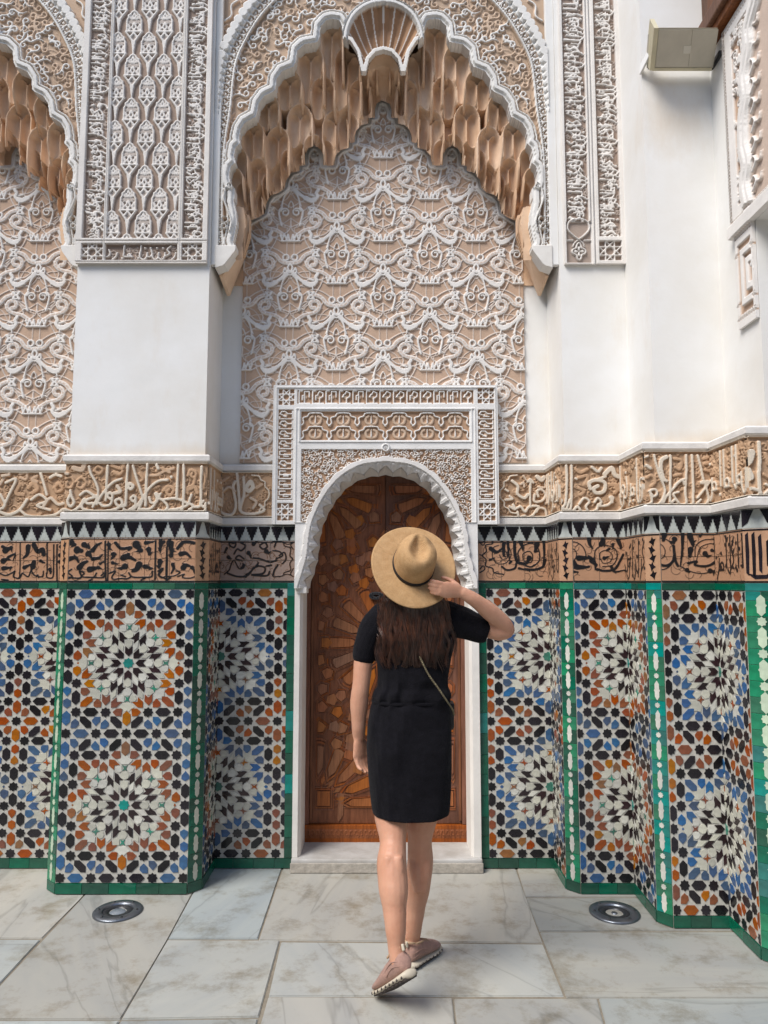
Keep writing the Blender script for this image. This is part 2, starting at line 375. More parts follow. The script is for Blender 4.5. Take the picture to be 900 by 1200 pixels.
def zellige(th, F, x0, x1, z0, z1, anchor, scheme, su, name='tile_panel', limit=296, seed=0, zc=None):
    """a panel of cut tiles: every piece its own tile, laid a hair proud of its white bed"""
    rr = random.Random(seed)
    bed = part(name, me_prism([(x0, z0), (x1, z0), (x1, z1), (x0, z1)], -.002, .01), th, M['ground_w'], F)
    ncell = 2; sv = (z1-z0)/(2*CH*ncell+110)
    items = []; seen = set()
    for ci in range(-3, 3):
        for cj in range(ncell):
            ox = anchor+ci*2*CW*su; oz = z0+(55+CH+cj*2*CH)*sv
            for idx, (key, poly) in enumerate(CELL):
                cx = sum(p[0] for p in poly)/len(poly); cz = sum(p[1] for p in poly)/len(poly)
                wx, wz = ox+cx*su, oz+cz*sv; kk = (round(wx/.006), round(wz/.006))
                if any((kk[0]+i, kk[1]+j) in seen for i in (-1, 0, 1) for j in (-1, 0, 1)): continue
                q = [(((p[0]-cx)*.985)*su, ((p[1]-cz)*.985)*sv) for p in poly]
                full = [(wx+a, wz+b) for a, b in q]
                cl = clip_poly(full, x0+.001, x1-.001, z0+.001, z1-.001)
                if len(cl) < 3 or area(cl) < 6e-5: continue
                seen.add(kk)
                ck = scheme.get(key, key)
                if ck == 'r' and rr.random() < .16: ck = 'o'
                if ck == 'c' and rr.random() < .3: ck = 'w'
                whole = area(cl) > .999*area(full)
                items.append((area(cl), ck, wx, wz, q if whole else [(a-wx, b-wz) for a, b in cl], (idx, round(su*1e6), round(sv*1e6)) if whole else None))
    items.sort(key=lambda t: -t[0])
    for a, ck, wx, wz, q, tag in items[:limit]:
        o = link('tile', tile_mesh(ck, q, tag), bed)
        o.location = (wx, -.0045-rr.random()*.0008, wz)
        o.rotation_euler = (rr.gauss(0, .011), rr.gauss(0, .008), rr.gauss(0, .011))
    rest = items[limit:]
    if rest:
        bm = bmesh.new(); mats = []
        for a, ck, wx, wz, q, tag in rest:
            if ck not in mats: mats.append(ck)
            n0 = len(bm.faces); prism(bm, [(wx+x, wz+z) for x, z in q], -.0048, 0)
            bm.faces.ensure_lookup_table()
            for f in bm.faces[n0:]: f.material_index = mats.index(ck)
        me = bpy.data.meshes.new('m'); bm.to_mesh(me); bm.free()
        for ck in mats: me.materials.append(M[ck])
        o = link('small_tiles', me, bed); o['kind'] = 'stuff'
    return bed

def rect_tiles(parent, n, x0, x1, z0, z1, mats, name, yf=-.004, gap=.0014, seed=0, jit=.12, bev=.0015):
    rr = random.Random(seed); w_ = (x1-x0)/n; xs = [x0]+[x0+w_*(i+rr.uniform(-jit, jit)) for i in range(1, n)]+[x1]
    for i in range(n):
        a, b = xs[i]+gap/2, xs[i+1]-gap/2
        bm = bmesh.new(); box(bm, -(b-a)/2, (b-a)/2, 0, .012, -(z1-z0)/2+gap/2, (z1-z0)/2-gap/2, bev)
        o = link(name, me_bm(bm), parent, m=M[rr.choice(mats)])
        o.location = ((a+b)/2, yf-rr.random()*.0012, (z0+z1)/2); o.rotation_euler = (rr.gauss(0, .008), 0, rr.gauss(0, .008))

ZS, ZT = .052, 1.455                 # skirting top, panel top
def merlons(th, F, x0, x1, n, seed=0, ph=0.0):
    """row of stepped black teeth hanging between pale ones"""
    zt, zb = 1.795, 1.715
    base = part('merlon_row', me_prism([(x0, zb), (x1, zb), (x1, zt), (x0, zt)], -.002, .01), th, M['mer'], F)
    p = (x1-x0)/n; H = zt-zb
    shape = [(-.5, 0), (.5, 0), (.5, -.16), (.42, -.16), (.42, -.36), (.31, -.36), (.31, -.55), (.19, -.55), (.19, -.72), (.10, -.76), (.10, -.88), (0, -.94), (-.10, -.88), (-.10, -.76), (-.19, -.72), (-.19, -.55), (-.31, -.55), (-.31, -.36), (-.42, -.36), (-.42, -.16), (-.5, -.16)]
    for i in range(n+1):
        cx = x0+(i+.5-ph)*p
        q = clip_poly([(cx+a*p*.9, zt-.004+b*H) for a, b in shape], x0, x1, zb, zt)
        if len(q) < 3: continue
        o = link('merlon_tile', me_prism([(a-cx, b-zt) for a, b in q], 0, .003), base, m=M['k']); o.location = (cx, -.0045, zt)
    bm = bmesh.new()
    for i in range(n+1):
        cx = x0+(i+1-ph)*p
        if x0 < cx < x1: box(bm, cx-.0007, cx+.0007, -.003, 0, zb, zb+.012)
    if len(bm.verts): link('joint', me_bm(bm), base, m=M['grout'])
    else: bm.free()

def dado(th, p0, p1, scheme, anchor, su, nsk, nmer, seed, side='none', frieze=None, cells=True):
    """one straight run of tiled dado: skirting, star panel, green band, lettered frieze, merlons"""
    F, L = frame(p0, p1)
    sk = part('skirting', me_prism([(0, 0), (L, 0), (L, ZS), (0, ZS)], .004, .02), th, M['grout'], F)
    rect_tiles(sk, nsk, 0, L, .003, ZS, ['grn'], 'skirting_tile', yf=-.006, seed=seed)
    x0, x1 = 0, L
    if side == 'left' or side == 'right':      # vertical green border beside the door
        a, b = (0, .042) if side == 'left' else (L-.042, L)
        bd = part('green_border', me_prism([(a, ZS), (b, ZS), (b, 1.487), (a, 1.487)], .002, .02), th, M['grout'], F)
        rr = random.Random(seed+5); z = ZS+.002; i = 0
        while z < 1.486:
            z2 = min(1.486, z+.105+rr.uniform(-.01, .01)); bm = bmesh.new(); box(bm, -.02, .02, 0, .01, -(z2-z)/2+.0008, (z2-z)/2-.0008, .0015)
            o = link('border_tile', me_bm(bm), bd, m=M[rr.choice(['grn', 'grn', 'grn', 'grn', 'trq'])]); o.location = ((a+b)/2, -.004-rr.random()*.001, (z+z2)/2); o.rotation_euler = (rr.gauss(0, .008), 0, rr.gauss(0, .01)); z = z2
        if side == 'left': x0 = b
        else: x1 = a
    zellige(th, F, x0, x1, ZS+.002, ZT, anchor, scheme, su, seed=seed)
    gb = part('green_band', me_prism([(x0, ZT), (x1, ZT), (x1, 1.489), (x0, 1.489)], .003, .02), th, M['grout'], F)
    rect_tiles(gb, max(1, int(round(L/.11))), x0, x1, ZT+.001, 1.487, ['grn', 'grn', 'grn', 'trq'] if seed > 40 else ['grn', 'grn', 'grn_l'], 'band_tile', yf=-.005, seed=seed+1)
    merlons(th, F, 0, L, nmer, seed)
    return F, L
def interlace(th, p0, p1, seed, mats=('grn', 'grn_l'), white='pale'):
    """chamfered edge strip: green tiles with a chain of white stars and lozenges"""
    F, L = frame(p0, p1); rr = random.Random(seed)
    bed = part('edge_strip', me_prism([(0, 0), (L, 0), (L, 1.795), (0, 1.795)], -.001, .012), th, M['grout'], F)
    U = .13; z = ZS; c = L/2; hw = L/2
    o = link('skirting_tile', me_box(-hw+.001, hw-.001, 0, .01, -.024, .024, .0015), bed, m=M['grn']); o.location = (c, -.005, .027)
    o = link('band_tile', me_box(-hw+.001, hw-.001, 0, .01, -.0155, .0155, .0015), bed, m=M[mats[1]]); o.location = (c, -.005, 1.472)
    k = min(.55, .017/ hw) if hw < .05 else .36
    wd = hw*.37
    sizes = []
    while z < ZT-.002:
        z2 = min(ZT, z+U/2)
        for sx in (-1, 1):
            o = link('edge_tile', me_box(-hw/2+.0008, hw/2-.0008, 0, .008, -(z2-z)/2+.0007, (z2-z)/2-.0007, .001), bed, m=M[rr.choice(mats)])
            o.location = (c+sx*hw/2, -.004-rr.random()*.0008, (z+z2)/2); o.rotation_euler = (rr.gauss(0, .01), 0, rr.gauss(0, .01))
        z = z2
    z = ZS+U/2; i = 0
    st = star8(0, 0, wd*.92, wd*.70)
    lz = [(0, -.044), (wd*.75, -.028), (wd*.75, -.007), (wd*1.0, 0), (wd*.75, .007), (wd*.75, .028), (0, .044), (-wd*.75, .028), (-wd*.75, .007), (-wd*1.0, 0), (-wd*.75, -.007), (-wd*.75, -.028)]
    ms, ml = me_prism(st, 0, .003), me_prism(lz, 0, .003); ms.materials.append(M[white]); ml.materials.append(M[white])
    z = ZS+.045
    while z < ZT-.02:
        if z+.044 < ZT:
            o = link('white_lozenge', ml, bed); o.location = (c, -.0062, z); o.rotation_euler = (rr.gauss(0, .01), 0, rr.gauss(0, .01))
        if z+U/2+.02 < ZT:
            o = link('white_star', ms, bed); o.location = (c, -.0062, z+U/2); o.rotation_euler = (rr.gauss(0, .01), 0, rr.gauss(0, .01))
        z += U
    # above the strip: its piece of frieze and merlon
    o = link('frieze_tile', me_box(-hw+.0005, hw-.0005, 0, .008, -.1105, .1105, .001), bed, m=M['fr_plain']); o.location = (c, -.004, 1.601)
    bm = bmesh.new()
    for zz in (1.494, 1.708): box(bm, 0, L, -.0062, -.003, zz-.003, zz+.003)
    bm.free()
    for zz in (1.494, 1.708): link('frieze_line', me_box(0, L, -.0062, -.003, zz-.003, zz+.003), bed, m=M['k'])
    if hw > .05:       # a wide strip carries tall letter shafts and a bowl
        for sx_, z0_, z1_ in ((-.72, 1.53, 1.70), (-.30, 1.52, 1.70), (.12, 1.54, 1.69), (.62, 1.56, 1.67)):
            o = link('letter_inlay', me_prism([(c+hw*sx_-.007, z0_), (c+hw*sx_+.004, z0_-.012), (c+hw*sx_+.008, (z0_+z1_)/2), (c+hw*sx_+.006, z1_), (c+hw*sx_-.006, z1_-.012)], -.006, -.003), bed, m=M['k'])
        o = link('letter_inlay', me_prism([(c-hw*.8, 1.53), (c-hw*.3, 1.505), (c+hw*.5, 1.507), (c+hw*.85, 1.54), (c+hw*.45, 1.522), (c-hw*.3, 1.522)], -.006, -.003), bed, m=M['k'])
    for k in range(5 if hw < .05 else 0):
        cz = 1.515+.038*k; sg = 1 if k % 2 else -1
        pl = [(-.05, -.024), (.22, -.012), (.62, -.004), (.30, .004), (.12, .020), (-.05, .008), (-.42, .010), (-.2, -.004)]
        o = link('leaf_inlay', me_prism([(c+sg*min(hw, .032)*(a-.15), cz+.012+b) for a, b in pl], -.006, -.003), bed, m=M['k'])
    o = link('merlon_tile', me_prism([(-hw, 0), (-hw*.2, 0), (-hw*.45, -.03), (-hw*.62, -.055), (-hw, -.07)], 0, .003), bed, m=M['k']); o.location = (c, -.0045, 1.792)
    o = link('merlon_tile', me_prism([(hw, 0), (hw*.2, 0), (hw*.45, -.03), (hw*.62, -.055), (hw, -.07)], 0, .003), bed, m=M['k']); o.location = (c, -.0045, 1.792)
    o = link('pale_tile', me_box(-hw+.001, hw-.001, 0, .008, -.0395, .0395, .001), bed, m=M['mer']); o.location = (c, -.002, 1.755)
M['fr_plain'] = mat('terracotta_tile', (.50, .29, .17), .35, .1, 20, .08, 60, objvar=.08)
# ------------------------------------------------------------------ lettering: strokes traced on the photograph's crops
def px_strokes(strokes, ox, oy, sc, Y):
    """strokes given in a magnified crop -> wall coordinates on the plane at depth Y"""
    out = []
    for wpx, pts, *o in strokes:
        out.append((wpx/sc*Y/850, [P(ox+x/sc, oy+y/sc, Y) for x, y in pts], *o))
    return out
# relief script on the left pier (crop 60,530 x4.737): width, points, optional tone
PIER_SCRIPT = [
 (16, [(110, 240), (96, 275), (112, 302), (132, 280), (118, 245), (112, 215)]), (16, [(82, 318), (120, 330), (165, 300), (188, 262), (205, 285), (235, 285)]),
 (15, [(165, 240), (200, 218), (240, 240), (262, 245)]), (16, [(250, 250), (205, 265), (175, 295), (195, 322), (290, 328), (360, 318), (398, 290), (388, 262), (362, 270), (372, 296), (405, 302), (420, 285)]),
 (15, [(215, 82), (225, 120), (250, 165), (266, 215), (258, 262), (236, 305)]), (15, [(318, 78), (314, 150), (308, 268)]),
 (15, [(395, 150), (350, 168), (308, 210), (275, 255), (258, 290)]), (15, [(345, 240), (330, 225), (318, 246), (338, 262), (345, 245), (335, 290), (295, 300), (275, 285)]),
 (15, [(430, 75), (424, 160), (418, 298)]), (15, [(458, 78), (476, 140), (502, 220), (512, 262), (494, 310)]), (15, [(538, 72), (532, 170), (528, 298)]),
 (15, [(650, 155), (600, 162), (555, 195), (515, 250), (470, 312), (430, 328), (408, 318)]), (15, [(462, 242), (446, 258), (462, 275), (474, 256), (464, 244)]), (14, [(474, 262), (470, 296), (436, 322)]),
 (15, [(548, 252), (560, 282), (590, 275), (596, 238), (582, 232), (590, 262), (560, 312), (490, 318)]), (14, [(612, 232), (604, 250), (618, 266), (640, 262)]),
 (15, [(618, 262), (650, 300), (632, 328), (598, 322)]), (15, [(640, 262), (690, 258), (735, 272), (762, 292), (720, 312), (660, 322)]),
 (15, [(708, 75), (704, 160), (700, 262)]), (15, [(738, 75), (740, 170), (735, 300), (722, 330)]), (15, [(782, 238), (770, 282), (792, 300), (760, 330)]),
 (15, [(838, 82), (834, 180), (832, 292), (800, 306)]), (15, [(848, 272), (836, 290), (852, 306), (862, 284)]), (14, [(862, 300), (852, 328), (800, 332), (770, 318)]),
 (18, [(438, 175), (430, 190), (446, 206), (460, 190), (444, 176)]), (15, [(670, 138), (672, 142)]), (17, [(590, 75), (598, 92)]),
 (13, [(80, 150), (112, 140), (128, 165), (112, 198), (86, 190), (92, 165)], .5), (13, [(140, 165), (170, 142), (196, 168), (176, 200), (148, 190), (156, 168)], .5), (26, [(128, 88), (172, 98), (188, 66)], .7),
 (14, [(240, 105), (262, 80), (288, 98), (270, 122), (250, 108)], .5), (18, [(340, 75), (392, 92), (404, 70)], .5), (15, [(350, 110), (380, 125), (398, 108)], .5), (20, [(372, 190), (388, 220), (352, 230)], .9),
 (16, [(545, 130), (590, 128), (640, 102), (682, 92)], .6), (18, [(620, 92), (660, 112)], .6), (16, [(625, 215), (652, 188), (682, 210), (662, 240), (642, 222), (655, 208)], .5),
 (14, [(600, 190), (560, 205), (545, 235)], .4), (15, [(760, 130), (776, 100), (804, 112), (800, 140), (778, 132), (784, 118)], .5), (15, [(800, 140), (792, 180), (756, 200), (760, 230)], .5), (20, [(770, 205), (800, 195), (812, 225)], .5),
 (14, [(490, 120), (512, 150), (490, 165)], .5), (12, [(640, 100), (610, 90), (585, 108)], .5), (17, [(70, 118), (98, 122)], .8), (13, [(845, 110), (856, 150), (845, 205)], .5)]
LEFT_SCRIPT = [  # crop 0,520 x2.5, the strip left of the pier
 (9, [(0, 200), (30, 208), (60, 195), (82, 165)]), (8, [(5, 150), (18, 180), (0, 195)]), (8, [(20, 115), (50, 105), (30, 150), (12, 190)]), (8, [(62, 195), (85, 212), (130, 214), (165, 208), (188, 192)]),
 (8, [(95, 165), (118, 150), (140, 168), (112, 182), (150, 195)]), (8, [(120, 82), (132, 120), (140, 150)]), (8, [(60, 90), (80, 85), (78, 105), (62, 100)], .6), (10, [(85, 130), (100, 115), (112, 132), (96, 145)], .5), (9, [(10, 95), (30, 92)], .8),
 (9, [(150, 100), (165, 92), (182, 96)], 1.), (8, [(160, 130), (174, 118), (184, 134), (168, 142), (162, 130)], .5), (9, [(130, 185), (150, 160), (172, 178), (190, 175)], .9), (10, [(60, 120), (48, 145), (70, 150)], .5), (9, [(2, 120), (14, 100)], .7), (8, [(110, 95), (95, 105), (110, 112)], .6)]
RECESS_L = [  # crop 0,520 x2.5, inside the niche, left of the door
 (8, [(650, 165), (648, 200), (680, 208), (692, 180), (684, 130), (690, 112)]), (8, [(695, 85), (700, 140), (704, 196)]), (8, [(715, 100), (716, 150), (706, 198), (742, 206), (775, 196), (762, 180)]), (12, [(725, 125), (735, 112), (742, 128), (730, 140), (720, 130)]),
 (7, [(655, 140), (672, 128), (690, 140)], .8), (8, [(735, 160), (752, 172), (742, 190)], .8), (8, [(650, 112), (668, 100)], .6), (9, [(752, 130), (768, 120)], .6), (7, [(705, 165), (728, 150)], .7)]
RECESS_R = [  # crop 560,480 x5, inside the niche, right of the door
 (14, [(306, 420), (304, 500), (306, 572)]), (16, [(290, 425), (306, 412), (322, 430)]), (18, [(200, 420), (232, 450), (230, 495), (270, 520), (290, 500)]), (24, [(345, 395), (370, 415), (385, 400)]),
 (15, [(330, 500), (330, 540), (375, 535), (395, 500), (370, 470), (345, 480), (352, 510)]), (15, [(160, 530), (200, 525), (185, 510)]), (16, [(185, 570), (215, 585), (205, 560)]),
 (15, [(225, 580), (250, 570), (275, 600), (300, 570), (355, 570), (340, 600)]), (14, [(280, 640), (320, 620), (350, 580), (390, 585), (400, 620)]), (15, [(230, 600), (240, 630), (275, 625)]), (12, [(265, 390), (280, 415)], .8), (12, [(350, 455), (390, 460)], .8), (14, [(160, 470), (175, 480)]), (13, [(250, 440), (265, 430), (270, 455)], .8)]
FACE2 = [  # crop 560,480 x5
 (15, [(515, 330), (518, 420), (512, 540), (495, 575)]), (15, [(545, 330), (546, 420), (542, 575), (520, 580), (535, 530)]), (16, [(480, 580), (530, 590), (560, 600), (600, 600), (580, 570), (560, 590)]), (13, [(475, 520), (490, 535), (478, 555)]),
 (15, [(590, 555), (620, 520), (650, 540), (630, 570), (650, 600), (690, 590), (700, 560)]), (15, [(680, 545), (700, 520), (720, 545), (700, 565), (760, 560), (790, 520), (770, 515), (785, 545)]), (15, [(720, 600), (790, 605), (830, 590), (850, 560), (840, 540)]), (14, [(830, 500), (838, 560)]),
 (22, [(655, 465), (650, 430), (690, 415), (740, 430), (735, 480), (690, 490), (675, 465), (700, 450)]), (26, [(740, 380), (780, 345), (800, 385), (840, 400)]), (18, [(665, 340), (700, 365), (720, 345)]), (16, [(745, 395), (700, 410), (660, 425)]),
 (18, [(570, 350), (600, 370), (640, 350)], .4), (18, [(590, 400), (640, 390), (630, 440)], .4), (18, [(590, 460), (620, 480), (600, 500)], .4), (20, [(770, 440), (830, 450), (800, 490)], .4), (16, [(800, 460), (840, 480)], .4), (14, [(570, 405), (575, 410)])]
FACE3 = [  # crop 720,500 x5
 (15, [(228, 170), (236, 210), (260, 290), (290, 370), (275, 430), (240, 470)]), (15, [(322, 172), (324, 240), (322, 330), (320, 440)]), (15, [(400, 310), (370, 330), (335, 370), (300, 410), (270, 460), (215, 470)]), (15, [(415, 170), (416, 260), (410, 380), (415, 450), (385, 470)]),
 (15, [(448, 170), (452, 260), (456, 360), (460, 460), (500, 430)]), (15, [(482, 172), (500, 240), (515, 310), (540, 390), (545, 430), (520, 470), (485, 460)]), (15, [(600, 300), (560, 320), (520, 370), (480, 420)]), (15, [(350, 345), (390, 315), (405, 340)]),
 (15, [(200, 380), (225, 410), (245, 395), (235, 370), (205, 380), (215, 440), (185, 460)]), (15, [(320, 460), (350, 430), (380, 460), (340, 400), (370, 385)]), (24, [(265, 250), (270, 200), (300, 180)]), (20, [(270, 260), (285, 310), (300, 320)]), (20, [(185, 230), (205, 245)]), (15, [(180, 180), (190, 175)]),
 (22, [(505, 330), (540, 325)]), (17, [(190, 300), (215, 285), (238, 320), (215, 350)], .4), (17, [(350, 190), (390, 200), (380, 250), (355, 240)], .4), (17, [(345, 290), (385, 280)], .4), (18, [(530, 220), (560, 215), (565, 260), (530, 255)], .4), (17, [(520, 190), (550, 180)], .4), (17, [(440, 420), (480, 410)], .4), (16, [(560, 420), (590, 380), (590, 440), (560, 470)])]
FACE4 = [(22, [(838, 95), (842, 200), (838, 300), (845, 400)]), (20, [(770, 360), (820, 370), (850, 390), (810, 420), (770, 440)]), (18, [(800, 420), (840, 440), (870, 400), (900, 370)]), (30, [(770, 160), (800, 150), (790, 200), (770, 220)]), (22, [(780, 250), (800, 300), (770, 310)]), (18, [(880, 340), (900, 350)]), (20, [(880, 160), (900, 220)], .4), (18, [(870, 280), (900, 300)], .4), (16, [(800, 390), (830, 330), (815, 270)], .5)]

def vine(rel, x0, x1, z0, z1, rr, n, w_, h, tone):
    """loose background scrolls: a curl with a leaf"""
    for _ in range(n):
        cx, cz, r = rr.uniform(x0, x1), rr.uniform(z0, z1), rr.uniform(.012, .024); a0 = rr.uniform(0, 360); sg = rr.choice((-1, 1))
        pts = [(cx+r*(1-.75*k/14)*math.cos(R(a0+sg*k*30)), cz+r*(1-.75*k/14)*math.sin(R(a0+sg*k*30))) for k in range(15)]
        rel.stroke(pts, w_*.6, h, tone, w1=w_*1.4)
        q = (cx+r*1.1*math.cos(R(a0)), cz+r*1.1*math.sin(R(a0))); rel.stroke([q, (q[0]+rr.uniform(-.018, .018), q[1]+rr.uniform(-.018, .018))], w_*1.6, h, tone, w1=w_*.5)
def letters(rel, x0, x1, z0, z1, rr, w_, h, tone, step=.045):
    """joined cursive script along x between z0 and z1 where no single letter can be read in the photograph"""
    H = z1-z0; x = x1
    base = z0+.22*H
    while x > x0:
        k = rr.choice('aalnwmhdkr'); s = step*rr.uniform(.75, 1.2)
        if k in 'al':
            pts = [(x, z1-.04*H), (x-.002, z0+.6*H), (x-.004, base+.05*H)]
            if k == 'l': pts += [(x-.3*s, base-.08*H), (x-.7*s, base)]
            rel.stroke(cr(pts, 4), w_, h, tone)
        elif k == 'n': rel.stroke(cr([(x, base+.25*H), (x-.1*s, base-.08*H), (x-.5*s, base-.2*H), (x-.95*s, base-.06*H), (x-s, base+.2*H)], 4), w_, h, tone)
        elif k == 'w': rel.ring(x-.3*s, base+.2*H, .1*H, w_, h, tone, n=10); rel.stroke(cr([(x-.1*s, base+.15*H), (x-.3*s, base-.12*H), (x-.9*s, base-.2*H)], 4), w_, h, tone)
        elif k in 'mh': rel.ring(x-.4*s, base+.08*H, .085*H, w_, h, tone, n=10); rel.stroke([(x, base), (x-s, base)], w_, h, tone)
        elif k == 'd': rel.stroke(cr([(x-.2*s, base+.45*H), (x, base+.18*H), (x-.3*s, base), (x-.9*s, base)], 4), w_, h, tone)
        elif k == 'k': rel.stroke(cr([(x, z1-.1*H), (x-.6*s, base+.45*H), (x-.15*s, base+.2*H), (x-s, base)], 4), w_, h, tone)
        else: rel.stroke(cr([(x, base+.25*H), (x-.15*s, base), (x-.6*s, base-.2*H)], 4), w_, h, tone)
        if rr.random() < .5: rel.disc(x-.3*s, rr.choice((base-.12*H, base+.55*H)), w_*.7, h, tone)
        x -= s*rr.uniform(.8, 1.05)
def script_band(th, F, Finv, x0, x1, strokes, seed, Y=None, origin=None, m='band', fr=False, z0=1.845, z1=2.09, name='script_band'):
    """carved band in frame F from x0 to x1; strokes are (width, world points on plane Y)"""
    rel = Relief(x0, x1, z0, z1, .0031); rr = random.Random(seed); L = x1-x0
    vine(rel, x0, x1, z0, z1, rr, int(L*150), .0065, .007, .3)
    if strokes is None:
        letters(rel, x0, x1, z0+.01, z1-.015, rr, .0125, .014, 1.); vine(rel, x0, x1, z0+.08, z1, rr, int(L*22), .011, .009, .5)
    else:
        for wd, pts, *o in strokes:
            tn = o[0] if o else 1.0
            q = cr([(p[0]-origin, p[1]) for p in pts], 5)
            rel.stroke(q, wd*1.12, .015 if tn > .75 else .009, tn)
    rel.cut((rel.V < z0+.006) | (rel.V > z1-.006), .013, 1.)
    return part(name, rel.mesh(skirt=.02, smooth=False), th, M[m], F)

# black glaze lettering of the frieze under the merlons, drawn tile by tile
FR_PIER = [  # crop 0,605 x4.5
 (9, [(303, 150), (301, 240), (302, 338)]), (8, [(285, 150), (284, 250), (280, 320), (250, 322), (246, 300)]), (8, [(250, 140), (250, 300)]), (10, [(557, 132), (556, 230), (560, 338)]), (8, [(572, 132), (570, 335)]), (10, [(822, 130), (820, 240), (818, 332)]), (7, [(108, 140), (106, 300), (96, 330)]),
 (8, [(0, 300), (30, 312), (62, 300), (80, 290), (72, 318), (104, 326), (118, 300)]), (8, [(120, 300), (150, 318), (165, 290), (185, 312), (225, 318), (230, 290)]), (8, [(10, 332), (44, 336)]), (9, [(200, 310), (205, 322)]),
 (9, [(318, 325), (350, 330), (382, 318), (360, 296), (378, 280)]), (9, [(345, 318), (400, 326), (430, 320), (420, 290), (445, 300), (432, 318), (480, 322), (545, 322), (552, 300), (535, 312)]), (9, [(500, 318), (510, 300)]), (8, [(470, 338), (486, 332)]), (8, [(360, 285), (350, 300)]),
 (9, [(580, 300), (610, 290), (592, 318), (600, 332), (640, 328), (668, 330), (690, 318), (680, 298), (700, 320), (760, 322), (800, 318), (804, 290)]), (9, [(640, 310), (662, 318)]), (8, [(745, 335), (765, 328)]), (9, [(835, 290), (860, 280), (840, 310), (865, 325), (880, 335)]), (9, [(880, 165), (878, 320), (900, 325)]),
 (30, [(30, 180), (60, 165)]), (16, [(15, 160), (40, 175), (20, 190)]), (28, [(20, 235), (40, 225)]), (14, [(45, 215), (80, 200), (70, 235)]), (22, [(20, 275), (60, 270)]), (24, [(150, 160), (145, 200), (125, 220)]), (22, [(180, 150), (200, 185), (225, 175), (232, 200)]), (20, [(130, 270), (160, 255)]), (26, [(175, 265), (180, 240), (165, 290)]), (16, [(215, 235), (235, 245)]), (18, [(265, 280), (268, 300)]),
 (15, [(320, 160), (340, 175)]), (22, [(320, 205), (345, 195)]), (20, [(318, 240), (340, 245)]), (20, [(325, 270), (345, 262)]), (30, [(380, 140), (395, 150)]), (36, [(410, 178), (430, 182)]), (28, [(445, 150), (470, 165)]), (22, [(490, 180), (510, 155), (535, 140)]), (34, [(470, 200), (475, 205)]), (24, [(365, 225), (400, 218), (415, 242)]), (28, [(420, 270), (440, 248), (462, 238)]), (20, [(490, 225), (520, 220), (540, 205)]), (30, [(475, 280), (520, 270)]), (14, [(530, 250), (545, 240)]),
 (16, [(610, 140), (640, 170), (690, 165), (680, 175)]), (22, [(575, 150), (580, 170)]), (30, [(600, 205), (600, 210)]), (36, [(720, 150), (745, 180)]), (26, [(785, 175), (788, 200)]), (20, [(770, 140), (805, 135)]), (28, [(650, 220), (680, 215), (715, 232)]), (30, [(660, 265), (640, 275)]), (32, [(735, 255), (720, 280), (700, 290)]), (18, [(595, 245), (612, 250)]), (22, [(765, 265), (800, 275)]), (24, [(850, 140), (845, 180)]), (26, [(845, 240), (840, 270)]), (14, [(680, 200), (650, 205)]),
 (30, [(895, 140), (900, 170)])]
FR_PIER2 = [  # crop 180,600 x5.29
 (9, [(14, 180), (10, 410)]), (10, [(86, 180), (84, 408)]), (22, [(45, 180), (40, 240)]), (20, [(65, 185), (48, 200)]), (22, [(40, 300), (36, 330)]), (9, [(28, 365), (60, 348), (30, 385), (50, 408), (70, 400)]), (22, [(115, 190), (118, 230)]), (26, [(110, 270), (120, 240)]), (20, [(150, 225), (180, 190), (215, 185), (250, 192)]), (28, [(170, 260), (200, 255), (230, 280)]), (22, [(120, 325), (125, 350), (110, 380)]), (32, [(185, 345), (200, 330), (225, 335)]), (24, [(240, 345), (250, 360)]),
 (9, [(86, 400), (130, 395), (165, 375), (140, 365)]), (9, [(150, 400), (190, 385), (180, 405), (225, 410), (262, 395), (250, 370)])]
FR_RECL = [  # crop 180,600 x5.29, grey tiles left of the door
 (9, [(440, 385), (470, 360), (480, 330), (500, 300), (530, 350), (560, 345), (555, 320)]), (12, [(460, 380), (520, 400), (580, 395), (620, 350), (650, 335), (690, 345), (680, 380), (610, 390), (700, 395), (720, 370)]), (11, [(480, 190), (510, 195), (500, 220), (475, 210), (470, 195)]), (11, [(540, 190), (570, 210), (545, 240), (520, 230), (500, 260)]), (22, [(465, 280), (480, 290)]), (26, [(590, 255), (600, 270)]), (11, [(560, 290), (530, 270), (510, 290), (545, 300)]), (22, [(620, 200), (640, 185)]), (11, [(660, 205), (690, 190), (705, 215), (680, 230), (660, 215)]), (28, [(700, 245), (712, 255)]), (12, [(620, 285), (660, 290), (720, 310), (760, 300)]), (18, [(640, 335), (650, 315)]), (11, [(730, 190), (760, 180), (750, 215)]), (10, [(740, 240), (780, 245), (800, 270), (760, 290)]), (12, [(770, 330), (750, 360), (740, 395)]),
 (8, [(745, 180), (800, 185), (812, 210), (850, 225), (845, 270), (862, 290), (845, 320), (850, 360), (812, 375), (800, 395), (745, 402)]), (7, [(780, 180), (830, 200), (866, 190), (850, 205), (866, 230)]), (7, [(866, 350), (850, 385), (866, 400), (830, 385), (780, 402)]), (10, [(780, 270), (810, 250), (822, 290), (800, 320)]), (12, [(700, 335), (730, 330)]), (18, [(560, 330), (545, 350)]), (16, [(455, 225), (440, 250)]), (18, [(570, 400), (600, 370)])]
